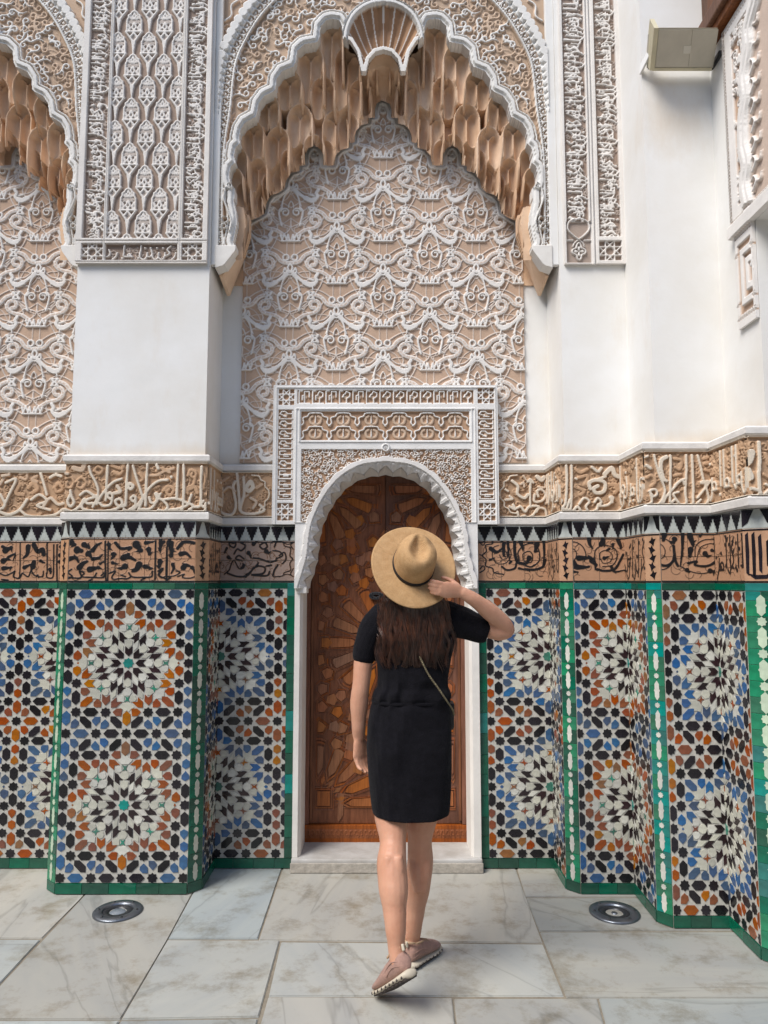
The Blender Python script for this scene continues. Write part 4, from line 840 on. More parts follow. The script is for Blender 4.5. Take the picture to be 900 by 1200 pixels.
# repeat unit: traced over crop3 about the axis x=452, bud at y=620; unit 700 x 643 crop pixels
UX, UZ = P(450+109.3, 350, YC)[0]-P(450, 350, YC)[0], P(450, 300, YC)[1]-P(450, 400.3, YC)[1]
kx, kz = UX/700, UZ/643
def motif(tile, ox, oz):
    def S(pts, w_, h=.014, tn=1., w1=None, sm=True):
        for sg in (1, -1):
            q = [(ox+sg*(x-452)*kx, oz-(y-620)*kz) for x, y in pts]
            tile.stroke(cr(q, 4) if sm else q, w_*(.98 if w_ > 12 else .75)*kx, h*.68, tn, None if w1 is None else w1*kx)
    # thin vines first
    S([(452, 800), (560, 740), (700, 700), (790, 650), (802, 560)], 12, .007, .65); S([(452, 950), (560, 900), (650, 800), (700, 700), (690, 600), (600, 530)], 12, .007, .65)
    S([(540, 830), (620, 780), (700, 800), (802, 870)], 12, .007, .65); S([(520, 1060), (600, 1020), (700, 1010), (760, 960)], 12, .007, .65); S([(650, 540), (700, 560), (760, 620)], 12, .007, .65); S([(425, 960), (425, 1230)], 9, .005, .5, sm=False)
    S([(700, 880), (650, 990), (700, 1060)], 12, .007, .65); S([(452, 570), (560, 640), (620, 800)], 9, .005, .5)
    S([(452, 700), (530, 650), (600, 640), (640, 580)], 10, .006, .5); S([(470, 960), (540, 930), (590, 860), (570, 800)], 10, .006, .5); S([(600, 1060), (680, 1080), (760, 1060), (802, 1000)], 10, .006, .5); S([(560, 600), (650, 630), (740, 600), (802, 560)], 10, .006, .5)
    # bud
    S([(452, 585), (470, 618), (452, 655)], 17); S([(452, 650), (480, 640), (492, 620), (500, 650), (478, 668), (452, 672)], 15)
    # horns
    S([(474, 655), (520, 700), (572, 735), (620, 745), (652, 722), (645, 690), (658, 668)], 27, .016, 1., None); S([(560, 728), (600, 748), (630, 742)], 40, .016); S([(618, 740), (626, 790)], 20, .016, 1., 8); S([(600, 705), (628, 712)], 16, .014)
    # neck, little arch
    S([(468, 668), (496, 700), (512, 740), (520, 790)], 20, .015, 1., 10); S([(498, 700), (530, 790)], 12, .012); S([(452, 750), (438, 770), (432, 800)], 11)
    # eyes
    for r, w_ in ((33, 16),):
        S([(495+r*(1-.62*k/17)*math.cos(-.3-k*.47), 838+r*(1-.62*k/17)*math.sin(-.3-k*.47)) for k in range(18)], w_*.85, .015)
    S([(520, 800), (542, 830), (536, 880), (520, 940)], 17, .015, 1., 15); S([(520, 938), (540, 925), (556, 934)], 11, .013)
    # crown
    S([(452, 1058), (522, 1058)], 14, .016, sm=False); S([(460, 1052), (470, 1010), (480, 1050), (498, 1005), (515, 1050), (528, 1015)], 15, .016, sm=False)
    # beaded arms
    def beaded(pts, w_):
        S(pts, w_, .013, .9); S(pts, w_*.5, .0138, .35)
        q = cr(pts, 3)
        for i, p in enumerate(q[1:-1:2]): S([p, (p[0]+1, p[1])], w_*.4, .0145, .9, sm=False)
    beaded([(505, 1010), (560, 975), (615, 962), (660, 940), (676, 905), (660, 872), (625, 868), (606, 890), (618, 918), (640, 920)], 31)
    beaded([(452, 578), (476, 582), (520, 570), (560, 525), (600, 505), (628, 502)], 32)
    S([(485+22*math.cos(t), 540+22*math.sin(t)) for t in np.linspace(0, 2*PI, 12)], 15, .014)
    S([(620, 480), (640, 502), (620, 530)], 17, .016, sm=False); S([(668, 480), (650, 505), (668, 532)], 20, .016, sm=False); S([(622, 482), (668, 482)], 13, .016, sm=False); S([(622, 530), (668, 530)], 13, .016, sm=False)
b0x, b0z = XC, A_(452, 120+620/6.43)[1]
for i in range(-4, 5):
    for j in range(-1, 6):
        motif(rel, b0x+i*UX/2, b0z-(j+(.5 if i % 2 else 0))*UZ)
ins = inside(panel_poly, rel.U, rel.V); d = dist(outline, rel.U, rel.V)
rel.mask = ins
e = ins & (d < .026); rel.h[e] = .018; rel.t[e] = 1.
e = ins & (d < .013); rel.h[e] = .013
for cxp in (368, 449):      # buds in the little arches at the top
    for sg in (-1, 1) if cxp == 368 else (1,):
        o = A_(cxp, 189 if cxp == 368 else 136); X = XC+sg*(o[0]-XC) if cxp == 368 else XC
        for pts in ([(0, .045), (.008, .03), (0, .012), (-.008, .03), (0, .045)], [(0, .008), (.015, .014), (.017, .028), (.004, .012)], [(0, .008), (-.015, .014), (-.017, .028), (-.004, .012)]): rel.stroke([(X+a, o[1]+b) for a, b in pts], .006, .014, 1.)
me_panel = rel.mesh(skirt=.03, y0=YC, smooth=False)
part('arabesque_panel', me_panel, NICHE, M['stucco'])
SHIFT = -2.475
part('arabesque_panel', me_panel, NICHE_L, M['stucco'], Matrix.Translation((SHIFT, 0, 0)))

# ------------------------------------------------------------------ the muqarnas hood and its carved arch face
YA = 3.70
def r1(x, y): return (255+x/4.5, y/4.5)
inner_px = [c2(130, 790), c2(88, 700), c2(98, 655), c2(108, 600), c2(104, 545), c2(92, 490), c2(97, 420), c2(75, 398), c2(66, 350), c2(76, 305), c2(100, 285), c2(92, 250), c2(100, 205), c2(125, 182), c2(118, 155), c2(128, 110), c2(150, 75), c2(190, 52), r1(205, 632), r1(212, 612), r1(222, 560), r1(250, 520), r1(297, 498), r1(310, 486), r1(316, 432), r1(345, 390), r1(402, 368), r1(416, 345), r1(425, 282), r1(460, 250), r1(530, 238), r1(540, 214), r1(546, 155), r1(578, 122), r1(604, 116), r1(640, 122), r1(656, 155), r1(660, 212), r1(700, 232), r1(735, 290), r1(757, 392), r1(785, 392), r1(800, 330), r1(835, 290), r1(873, 280)]
XM = P(449.3, 150, YA)[0]
hi = [(min(0, P(*p, YA)[0]-XM), P(*p, YA)[1]) for p in inner_px]; hi[-1] = (0, hi[-1][1])
lobes = [(XM+a, b) for a, b in hi]+[(XM-a, b) for a, b in hi[::-1][1:]]
ZA0 = hi[0][1]; 
shell_px = [r1(680, 232), r1(690, 170), r1(720, 105), r1(770, 60), r1(820, 38), r1(873, 30)]
outer_px = [(263.5, 292), (262.5, 240), (264.5, 180), (271.7, 131), (275, 98), (279.4, 73), (290.5, 49), (306, 24), (328, 0), (360, -24), (402, -42), (449.3, -50)]
ho = [(min(0, P(*p, YA)[0]-XM), P(*p, YA)[1]) for p in outer_px]; ho[-1] = (0, ho[-1][1])
outer = cr([(XM+a, b) for a, b in ho], 4); outer = outer+[(2*XM-a, b) for a, b in outer[::-1][1:]]
XW = .886
rel = Relief(XM-XW, XM+XW, P(450, 292, YA)[1], 5.0, .0038); rel.t[:] = 1.
LP = [(XM+hi[0][0], 2.0)]+lobes+[(XM-hi[0][0], 2.0)]; OP = [(outer[0][0], 2.0)]+outer+[(outer[-1][0], 2.0)]
inL = inside(LP, rel.U, rel.V); inO = inside(OP, rel.U, rel.V); dL = dist(lobes, rel.U, rel.V); dO = dist(outer, rel.U, rel.V)
rel.t[:] = 0; rr = random.Random(21)
# corner spandrel: dense dark carving
corner = ~inO & (dO > .11)
for _ in range(230):
    a, b = rr.uniform(-XW, XW)+XM, rr.uniform(3.6, 5.0); r = rr.uniform(.012, .03); a0 = rr.uniform(0, 360)
    rel.stroke([(a+r*math.cos(R(a0+k*26)), b+r*math.sin(R(a0+k*26))) for k in range(10)], .006, .009, .75)
for sg in (-1, 1):
    for k in range(7):
        z = 3.9+.16*k; rel.stroke(cr([(XM+sg*(XW-.02), z), (XM+sg*(XW-.055), z+.03), (XM+sg*(XW-.055), z+.09), (XM+sg*(XW-.09), z+.12)], 5), .012, .014, 1.)
sp = inO & ~inL
rel.h[~corner] = 0; rel.t[~corner] = 0
# spandrel scrolls: S-curls and rings, the upper ones white, the under layer earth coloured
pts_s = []
tries = 0
while len(pts_s) < 420 and tries < 30000:
    tries += 1; a, b = rr.uniform(-XW, XW)+XM, rr.uniform(3.3, 4.95)
    j, i = min(rel.nv-1, np.searchsorted(rel.v, b)), min(rel.nu-1, np.searchsorted(rel.u, a))
    if not sp[j, i] or dL[j, i] < .062 or dO[j, i] < .018: continue
    if any((a-p)**2+(b-q)**2 < .044**2 for p, q in pts_s): continue
    pts_s.append((a, b))
sub = Relief(rel.u[0], rel.u[-1], rel.v[0], rel.v[-1], .0038)
for n, (a, b) in enumerate(pts_s):
    tn = .5 if n % 5 in (1, 3) else 1.; hh = .013 if tn == 1 else .009; a0 = rr.uniform(0, 2*PI); sg = rr.choice((-1, 1))
    rs = rr.uniform(.017, .022); q = [(a+rs*(.42+.58*k/11)*math.cos(a0+sg*k*.52), b+rs*(.42+.58*k/11)*math.sin(a0+sg*k*.52)) for k in range(12)]
    tx, tz = q[-1][0]-q[-2][0], q[-1][1]-q[-2][1]; l_ = math.hypot(tx, tz); tx, tz = tx/l_, tz/l_; nx, nz = -tz*sg, tx*sg
    tail = [q[-1], (q[-1][0]+tx*.020-nx*.001, q[-1][1]+tz*.020-nz*.001), (q[-1][0]+tx*.040-nx*.012, q[-1][1]+tz*.040-nz*.012), (q[-1][0]+tx*.050-nx*.030, q[-1][1]+tz*.050-nz*.030)]
    sub.stroke(q, .009, hh, tn, w1=.0115); sub.stroke(cr(tail, 4), .0125, hh, tn, w1=.006)
    sub.stroke(cr([tail[1], (tail[1][0]+nx*.012+tx*.008, tail[1][1]+nz*.012+tz*.008), (tail[1][0]+nx*.014+tx*.022, tail[1][1]+nz*.014+tz*.022)], 4), .013, hh, tn, w1=.004)
    r = rr.uniform(.03, .06); sub.stroke([(a+r*math.cos(a0+k*.3), b+r*math.sin(a0+k*.3)) for k in range(8)], .0045, .004, .25)
rel.h[sp] = sub.h[sp]; rel.t[sp] = sub.t[sp]
# stepped rim round the lobes
for lim, hh in ((.052, .030), (.044, .024), (.036, .034), (.014, .022)):
    e = ~inL & inO & (dL < lim); rel.h[e] = hh; rel.t[e] = 1.
e = ~inL & inO & (np.abs(dL-.040) < .0025); rel.h[e] = .010; rel.t[e] = .6
# shell field between the rim lobes at the crown
sh = [(min(0, P(*p, YA)[0]-XM), P(*p, YA)[1]) for p in shell_px]; sh = cr([(XM+a, b) for a, b in sh], 5); sh = sh+[(2*XM-a, b) for a, b in sh[::-1][1:]]
low = [(XM+hi[i][0], hi[i][1]) for i in range(37, 45)]; lowm = low+[(2*XM-a, b) for a, b in low[::-1][1:]]
SHP = sh+lowm[::-1]
iS = inside(SHP, rel.U, rel.V); dS = dist(sh, rel.U, rel.V); dW = dist(lowm, rel.U, rel.V)
e = (~inS if False else (~iS & ~inL & (dS < .030))); rel.h[e] = .030; rel.t[e] = 1.
e = ~iS & ~inL & (np.abs(dS-.021) < .003); rel.h[e] = .012
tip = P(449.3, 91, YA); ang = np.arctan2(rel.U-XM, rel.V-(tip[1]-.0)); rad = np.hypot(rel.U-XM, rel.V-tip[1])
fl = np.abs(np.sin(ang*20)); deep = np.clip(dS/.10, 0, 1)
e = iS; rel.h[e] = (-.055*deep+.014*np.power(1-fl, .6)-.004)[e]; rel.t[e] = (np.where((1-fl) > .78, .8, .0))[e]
e = iS & (dW < .022); rel.h[e] = .026; rel.t[e] = 1.
e = iS & (dS < .006); rel.h[e] = .012; rel.t[e] = 1.
for pts in ([(0, .14), (.012, .10), (0, .08), (-.012, .10), (0, .14)], [(0, .08), (.02, .05), (.03, .02)], [(0, .08), (-.02, .05), (-.03, .02)]): rel.stroke([(XM+a, tip[1]-.03+b) for a, b in pts], .010, .004, 1.)
rel.disc(XM, tip[1]-.035, .033, .02, .9); rel.disc(XM, tip[1]-.035, .018, .028, .9)
# dotted fillet, bead row and cable moulding round the outside
e = ~inO & (dO < .105) & ~corner; rel.h[e] = .022; rel.t[e] = 1.
e = ~inO & (dO < .010); rel.h[e] = .026
arc = np.cumsum([0]+[math.hypot(outer[i+1][0]-outer[i][0], outer[i+1][1]-outer[i][1]) for i in range(len(outer)-1)])
def along(s):
    i = min(len(outer)-2, max(0, np.searchsorted(arc, s)-1)); t = (s-arc[i])/(arc[i+1]-arc[i]); a, b = outer[i], outer[i+1]
    tx, tz = (b[0]-a[0])/(arc[i+1]-arc[i]), (b[1]-a[1])/(arc[i+1]-arc[i]); return a[0]+t*(b[0]-a[0]), a[1]+t*(b[1]-a[1]), -tz, tx
def hollow(x, z, r, hh, tone):
    W = rel.win(x-r, x+r, z-r, z+r)
    if W is None: return
    k = np.hypot(rel.U[W]-x, rel.V[W]-z) < r; rel.h[W] = np.where(k, hh, rel.h[W]); rel.t[W] = np.where(k, tone, rel.t[W])
s = .012
while s < arc[-1]:
    x, z, nx, nz = along(s); hollow(x+nx*.0165, z+nz*.0165, .0042, .010, .2); s += .0135
s = .02
while s < arc[-1]:
    x, z, nx, nz = along(s); hollow(x+nx*.040, z+nz*.040, .0165, .006, .15); rel.disc(x+nx*.037, z+nz*.037, .0075, .020, .95)
    for aa in (-.7, .7):
        rel.disc(x+nx*.043-nz*.010*aa*1.2, z+nz*.043+nx*.010*aa*1.2, .005, .018, .9)
    rel.disc(x+nx*.088, z+nz*.088, .027, .040, 1.); rel.disc(x+nx*.066, z+nz*.066, .018, .030, 1.); s += .040
# volute scroll at each springing
for sg in (-1, 1):
    o = P(*c2(72, 415), YA); X = XM+sg*(o[0]-XM)
    q = [(X-sg*(.022*(1-k/22))*math.cos(k*.55)*-1, o[1]+.022*(1-k/22)*math.sin(k*.55)) for k in range(20)]; rel.stroke(q, .008, .044, 1.)
    f = lambda x, y: (XM+sg*(P(*c2(x, y), YA)[0]-XM), P(*c2(x, y), YA)[1])
    rel.stroke(cr([f(50, 420), f(40, 480), f(60, 540), f(80, 600), f(70, 650)], 5), .010, .044, 1.)
    o2 = f(45, 590); rel.ring(*o2, .018, .008, .044, 1.); o3 = f(40, 625); rel.ring(*o3, .012, .008, .044, 1.)
rel.mask = iS & (dS > .004); me_shell = rel.mesh(skirt=.01, y0=YA)
rel.mask = ~inL & ~(iS & (dS > .010))
ARCH = thing('muqarnas_arch', 'brown honeycomb vault inside white scalloped arch above the door niche', 'arch', (0, YA, 3.2))
ARCH_L = thing('muqarnas_arch', 'partly visible scalloped arch at the upper left photo edge, left of the white pier', 'arch', (SHIFT, YA, 3.2))
me_arch = rel.mesh(skirt=.05, y0=YA)
T_ = Matrix.Translation((SHIFT, 0, 0))
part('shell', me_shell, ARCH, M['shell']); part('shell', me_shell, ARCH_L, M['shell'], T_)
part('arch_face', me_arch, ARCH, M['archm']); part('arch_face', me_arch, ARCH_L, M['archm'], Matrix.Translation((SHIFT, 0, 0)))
part('arch_backing', plan_solid([(-XW, YA+.051), (XW, YA+.051), (XW, YB+.02), (-XW, YB+.02)], 4.72, 5.25), ARCH, M['plaster'])

T0, T1, T2, T3 = YA+.030, YA+.082, YA+.134, YA+.18
cells = [  # crop R1 pixels: centre x, crown y, half width, foot y, tier plane, with two little niches inside
 (602, 118, 54, 392, T0, 1), (490, 240, 64, 515, T0, 1), (378, 370, 62, 552, T0, 1), (266, 500, 54, 660, T0, 1), (186, 640, 54, 842, T0, 1), (112, 785, 42, 970, T0, 0), (92, 890, 34, 1030, T0, 0), (795, 300, 40, 395, T0, 0),
 (687, 248, 66, 568, T1, 1), (556, 408, 58, 600, T1, 1), (434, 552, 62, 868, T1, 1), (318, 672, 56, 990, T1, 1), (212, 838, 46, 1062, T1, 1), (135, 965, 34, 1110, T1, 0),
 (752, 422, 56, 640, T2, 1), (622, 585, 62, 860, T2, 1), (508, 712, 50, 875, T2, 0), (390, 782, 52, 935, T2, 1), (288, 905, 46, 1040, T2, 1), (195, 1015, 36, 1140, T2, 0),
 (690, 600, 48, 790, T3, 0), (566, 742, 44, 878, T3, 0), (448, 800, 40, 905, T3, 0), (340, 895, 40, 1010, T3, 0), (250, 1010, 36, 1140, T3, 0), (815, 470, 44, 600, T3, 0)]
mid_cells = [(873, 283, 78, 400, T0, 0), (873, 402, 70, 560, T2, 0)]
HR = .0031; hx0, hx1, hz0, hz1 = -.90, .90, 3.18, P(*r1(600, 100), T0)[1]
hu = np.arange(0, hx1, HR); hu = np.concatenate([-hu[:0:-1], hu])+XM; hv = np.arange(hz0, hz1, HR); HU, HV = np.meshgrid(hu, hv)
DEP = np.where(dist(lobes, HU, HV) < .04, T0, T3+.012); OWN = np.full(HU.shape, -1); LEG = np.zeros(HU.shape, bool)
todo = []
for n, (cx, cy, hw, by, Y, two) in enumerate(cells+mid_cells):
    top = P(*r1(cx, cy), Y)[1]; bot = P(*r1(cx, by), Y)[1]; a = P(*r1(cx-hw, cy), Y)[0]; b = P(*r1(cx+hw, cy), Y)[0]
    X = (a+b)/2-XM if n < len(cells) else 0.0
    for sg in ((1, -1) if n < len(cells) else (1,)): todo.append((Y, sg*X, top, bot, (b-a)/2, two))
todo.sort(key=lambda t: t[0])
def arch_top(u, top, hw): return top-1.45*hw*(1-np.sqrt(np.clip(1-np.abs(u)**1.75, 0, 1)))
def sink(X, top, bot, hw, Y, d, own, ring=.012, legs=True):
    u = (HU-X-XM)/hw; zt_ = arch_top(np.clip(u, -1, 1), top, hw); t = HV-bot
    if legs:       # the arch's own thin front: a ring round its head and two legs that narrow downwards
        uo = (HU-X-XM)/(hw+ring); zo = arch_top(np.clip(uo, -1, 1), top+ring, hw+ring)
        taper = np.clip((HV-bot)/(.45*(top-bot)), 0, 1)
        lg = (np.abs(uo) < 1) & (HV < zo) & (HV > bot) & (np.abs(u) > 1-.07*taper-.02) & ~LEG
        rg = (np.abs(uo) < 1) & (HV < zo) & (HV > top-1.3*hw) & ~LEG
        back = np.clip((HV-bot)/(.50*(top-bot)), 0, 1)
        DEP[rg | lg] = (Y+(d+.022)*(1-back)**1.6)[rg | lg]; OWN[rg | lg] = own
    ins_ = (np.abs(u) < .97) & (HV < zt_) & (HV > bot) & ~LEG
    tt_ = np.clip((zt_-HV)/(1.05*hw), 0, 1); hood = np.clip(1-(1-tt_)**2, 0, 1)**.62; side = np.clip(1-np.abs(u)**2.4, 0, 1)**.8
    DEP[ins_] = (Y+.008+d*np.minimum(hood, 1)*side)[ins_]; OWN[ins_] = own
    return (lg & ~ins_) if legs else None
prevY, leg_new = None, []
for own, (Y, X, top, bot, hw, two) in enumerate(todo):
    if prevY is not None and Y != prevY:
        for l_ in leg_new: LEG |= l_
        leg_new = []
    prevY = Y
    d = {T0: .046, T1: .046, T2: .042}.get(Y, .035)
    leg_new.append(sink(X, top, bot, hw, Y, d, own))
    if two:
        for sg in (-1, 1): sink(X+sg*hw*.47, top-hw*.62, bot, hw*.41, Y+d*.50, d*.62, own, .004)
for j_ in range(1):      # soften single-sample spikes
    DEP[1:-1, 1:-1] = (DEP[1:-1, 1:-1]*2+DEP[:-2, 1:-1]+DEP[2:, 1:-1]+DEP[1:-1, :-2]+DEP[1:-1, 2:])/6
DEP = np.minimum(DEP, YB+.004)
keep = inside(LP, HU, HV) | (dist(lobes, HU, HV) < .03); keep &= ~(inside(panel_poly, HU*1.0, HV+.0) & (HV < 3.2))
# leave the carved panel free: the hood stops where its stepped outline is seen from the front of the niche
PB = [(XM+(x-XC)*(T3-.02)/YC, 1.5+(z-1.5)*(T3-.02)/YC) for x, z in panel_poly]
keep &= ~inside(panel_poly, XC+(HU-XC)*YC/DEP, 1.5+(HV-1.5)*YC/DEP)
q_ = keep[:-1, :-1] & keep[1:, :-1] & keep[:-1, 1:] & keep[1:, 1:]
nu_ = len(hu); idx = np.arange(HU.size).reshape(HU.shape); OQ = OWN[:-1, :-1]
COH = np.stack([HU.ravel(), DEP.ravel(), HV.ravel()], 1)
hood_me = []
for own in range(-1, len(todo)):
    s_ = q_ & (OQ == own)
    if s_.sum() < 6: continue
    F_ = np.stack([idx[:-1, :-1][s_], idx[:-1, 1:][s_], idx[1:, 1:][s_], idx[1:, :-1][s_]], 1); us, inv = np.unique(F_, return_inverse=True); F_ = inv.reshape(F_.shape)
    me = bpy.data.meshes.new('cell'); C_ = COH[us]; me.vertices.add(len(C_)); me.vertices.foreach_set('co', C_.astype(np.float32).ravel()); me.loops.add(4*len(F_)); me.polygons.add(len(F_))
    me.loops.foreach_set('vertex_index', F_.astype(np.int32).ravel()); me.polygons.foreach_set('loop_start', np.arange(len(F_), dtype=np.int32)*4); me.update(calc_edges=True)
    me.polygons.foreach_set('use_smooth', np.ones(len(F_), bool)); me.set_sharp_from_angle(angle=R(42)); me.validate()
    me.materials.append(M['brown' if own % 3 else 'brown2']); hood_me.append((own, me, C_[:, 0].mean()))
for th, sx_ in ((ARCH, 0), (ARCH_L, SHIFT)):
    for own, me, mx_ in hood_me:
        o = part('muqarnas_cell' if own >= 0 else 'hood_field', me, th, None, Matrix.Translation((sx_, 0, 0)))
        if own < 0: o['kind'] = 'stuff'
for th, sx in ((ARCH, 0), (ARCH_L, SHIFT)):
    T = Matrix.Translation((sx, 0, 0))
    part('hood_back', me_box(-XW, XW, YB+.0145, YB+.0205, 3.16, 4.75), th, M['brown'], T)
    for sg in (-1, 1):
        x0, x1 = (sg*XW-.0, sg*(XW-.012)); x0, x1 = min(x0, x1), max(x0, x1)
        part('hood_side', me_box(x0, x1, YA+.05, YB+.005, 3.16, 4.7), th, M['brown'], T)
        # fan shell in the springing corner
        fan = Relief(0, .16, 0, .24, .004); ang = np.arctan2(fan.U-.13, fan.V+.0); fl = np.abs(np.sin(ang*10)); rad = np.hypot(fan.U-.13, fan.V)
        fan.h = .018*(1-fl)+.03*rad/.24; fan.mask = (rad < .225) & (ang < .25) & (ang > -1.1); 
        o = link('fan_shell', fan.mesh(skirt=.04), th, m=M['brown'])
        o.matrix_basis = Matrix.Translation(Vector((sx+XM+sg*.765, YA+.13, 3.27))-th.location) @ Matrix.Diagonal((-sg, 1, 1, 1)) @ Matrix.Translation((-.13, 0, 0))
        # bracket under the arch foot: stepped plaster corbel, brown inside face
        zt = P(450, 291, YA)[1]; bm = bmesh.new()
        prism(bm, [(sg*(XW-k), zt+z) for k, z in ((.002, 0), (.108, 0), (.108, -.022), (.100, -.030), (.052, -.105), (.040, -.108), (.002, -.125))], YA-.040, YA+.05)
        bmesh.ops.bevel(bm, geom=[e for e in bm.edges if abs(e.verts[0].co.y-e.verts[1].co.y) < .001], offset=.003, segments=1, affect='EDGES')
        part('bracket', me_bm(bm), th, M['plaster_warm'], T)
        bm = bmesh.new(); xa, xb = sorted((sg*(XW-.003), sg*(XW-.10)))
        a = [bm.verts.new((sg*(XW-.003), y, z)) for y, z in ((YA+.051, zt+.02), (YA+.051, zt-.13), (YB, zt-.16), (YB, zt+.06))]; b = [bm.verts.new((sg*(XW-k), y, z)) for k, (y, z) in zip((.115, .02, .02, .10), ((YA+.051, zt+.02), (YA+.051, zt-.13), (YB, zt-.16), (YB, zt+.06)))]
        bm.faces.new(a); bm.faces.new(b)
        for i in range(4): bm.faces.new((a[i], a[(i+1) % 4], b[(i+1) % 4], b[i]))
        part('bracket_lining', me_bm(bm), th, M['brown2'], T)
# vertical listel beside the arch
for xa, xb in ((-.9095, -.874), (.874, .9195)): part('listel', me_box(xa, xb, YA-.032, YA-.0005, P(450, 292, YA)[1]-.10, 5.0, .004), ARCH, M['plaster'])
# ------------------------------------------------------------------ stucco surround of the door
YD = YB-.035                 # its face stands proud of the niche wall
PORTAL = thing('door_surround', 'white carved stucco surround with toothed arch framing the wooden door', 'door surround', (0, YD, 0))
D_ = lambda x, y: P(x, y, YD)
xl, xr = D_(320, 530)[0], D_(583.5, 530)[0]; XP = (xl+xr)/2; HP = (xr-xl)/2; zt = D_(450, 452)[1]; zb = 1.457
sx = lambda x: D_(x, 530)[0]; sz = lambda y: D_(450, y)[1]
teeth_px = [(452, 553), (423, 558), (398, 577), (377.5, 614), (371, 655), (361, 690)]
ta = [(min(0, D_(*p)[0]-D_(452, 560)[0]), D_(*p)[1]) for p in teeth_px]; ta[0] = (0, ta[0][1])
XO = D_(452, 560)[0]
base_curve = cr([(XO+a, b) for a, b in ta], 12)[::-1]; base_curve = base_curve+[(2*XO-a, b) for a, b in base_curve[::-1][1:]]
def smooth_arc(pts):
    L = [0]
    for i in range(len(pts)-1): L.append(L[-1]+math.hypot(pts[i+1][0]-pts[i][0], pts[i+1][1]-pts[i][1]))
    return np.array(L)
LA = smooth_arc(base_curve); NT = 21
bx = np.array([p[0] for p in base_curve]); bz = np.array([p[1] for p in base_curve])
def on_arc(s, off):
    x = np.interp(s, LA, bx); z = np.interp(s, LA, bz); e = LA[-1]*.004
    tx = np.interp(min(LA[-1], s+e), LA, bx)-np.interp(max(0, s-e), LA, bx); tz = np.interp(min(LA[-1], s+e), LA, bz)-np.interp(max(0, s-e), LA, bz); l_ = math.hypot(tx, tz)
    return (x-tz/l_*off, z+tx/l_*off)
def scallop(s, amp, deep=0):     # outward offset of the tooth edge at arc length s
    t = (s/LA[-1]*NT) % 1; return amp*(1-abs(2*t-1))**.8
SS = np.linspace(0, LA[-1], NT*12+1)
edge = [on_arc(s, scallop(s, .032)) for s in SS]
outer_a = [on_arc(s, .078+.007*abs(math.sin(PI*s/LA[-1]*NT))) for s in SS]
rel = Relief(xl, xr, zb, zt, .0031); rel.h[:] = .014; rel.t[:] = 1.
def field(x0, x1, y0, y1): return (rel.U > sx(x0)) & (rel.U < sx(x1)) & (rel.V > sz(y1)) & (rel.V < sz(y0))
EP = [(edge[0][0], 1.0)]+edge+[(edge[-1][0], 1.0)]; AP = [(outer_a[0][0], 1.0)]+outer_a+[(outer_a[-1][0], 1.0)]
inE = inside(EP, rel.U, rel.V); inA = inside(AP, rel.U, rel.V); dE = dist(base_curve, rel.U, rel.V)
rr = random.Random(9)
# spandrels beside the arch: fine scrolls
f = field(353.5, 551, 527, 612) & ~inA; rel.h[f] = 0; rel.t[f] = 0
sub = Relief(xl, xr, zb, zt, .0031)
got = []
for _ in range(9000):
    a, b = rr.uniform(sx(353), sx(551)), rr.uniform(1.80, sz(526))
    if any((a-p)**2+(b-q)**2 < .0185**2 for p, q in got): continue
    got.append((a, b)); r = rr.uniform(.0085, .0115); a0 = rr.uniform(0, 6.3); sg = rr.choice((-1, 1))
    sub.stroke([(a+r*(1-.6*k/9)*math.cos(a0+sg*k*.6), b+r*(1-.6*k/9)*math.sin(a0+sg*k*.6)) for k in range(10)], .0050, .010, 1., w1=.0065)
    sub.stroke([(a+r*math.cos(a0), b+r*math.sin(a0)), (a+2.2*r*math.cos(a0-sg*.6), b+2.2*r*math.sin(a0-sg*.6))], .0060, .010, 1., w1=.004)
rel.h[f] = sub.h[f]; rel.t[f] = sub.t[f]
# upper cartouche panel: two rows of lobed medallions
f = field(353, 550, 483, 516); rel.h[f] = 0; rel.t[f] = 0; sub = Relief(xl, xr, zb, zt, .0031)
za, zb2 = sz(516), sz(483); H = zb2-za; n = 6; wu = (sx(550)-sx(353))/n
for i in range(n):
    c = sx(353)+(i+.5)*wu
    for row in (0, 1):
        z = za+H*(.02+.48*row)
        for sg in (-1, 1):
            sub.stroke(cr([(c+sg*wu*.02, z+H*.46), (c+sg*wu*.22, z+H*.44), (c+sg*wu*.28, z+H*.34), (c+sg*wu*.44, z+H*.28), (c+sg*wu*.42, z+H*.10), (c+sg*wu*.52, z)], 4), .0085, .012, 1.)
            sub.stroke(cr([(c+sg*wu*.02, z+H*.06), (c+sg*wu*.16, z+H*.10), (c+sg*wu*.20, z+H*.26), (c+sg*wu*.10, z+H*.34)], 4), .014, .007, .5)
        sub.stroke([(c, z+H*.12), (c, z+H*.36)], .010, .010, .9, w1=.005)
rel.h[f] = sub.h[f]; rel.t[f] = sub.t[f]
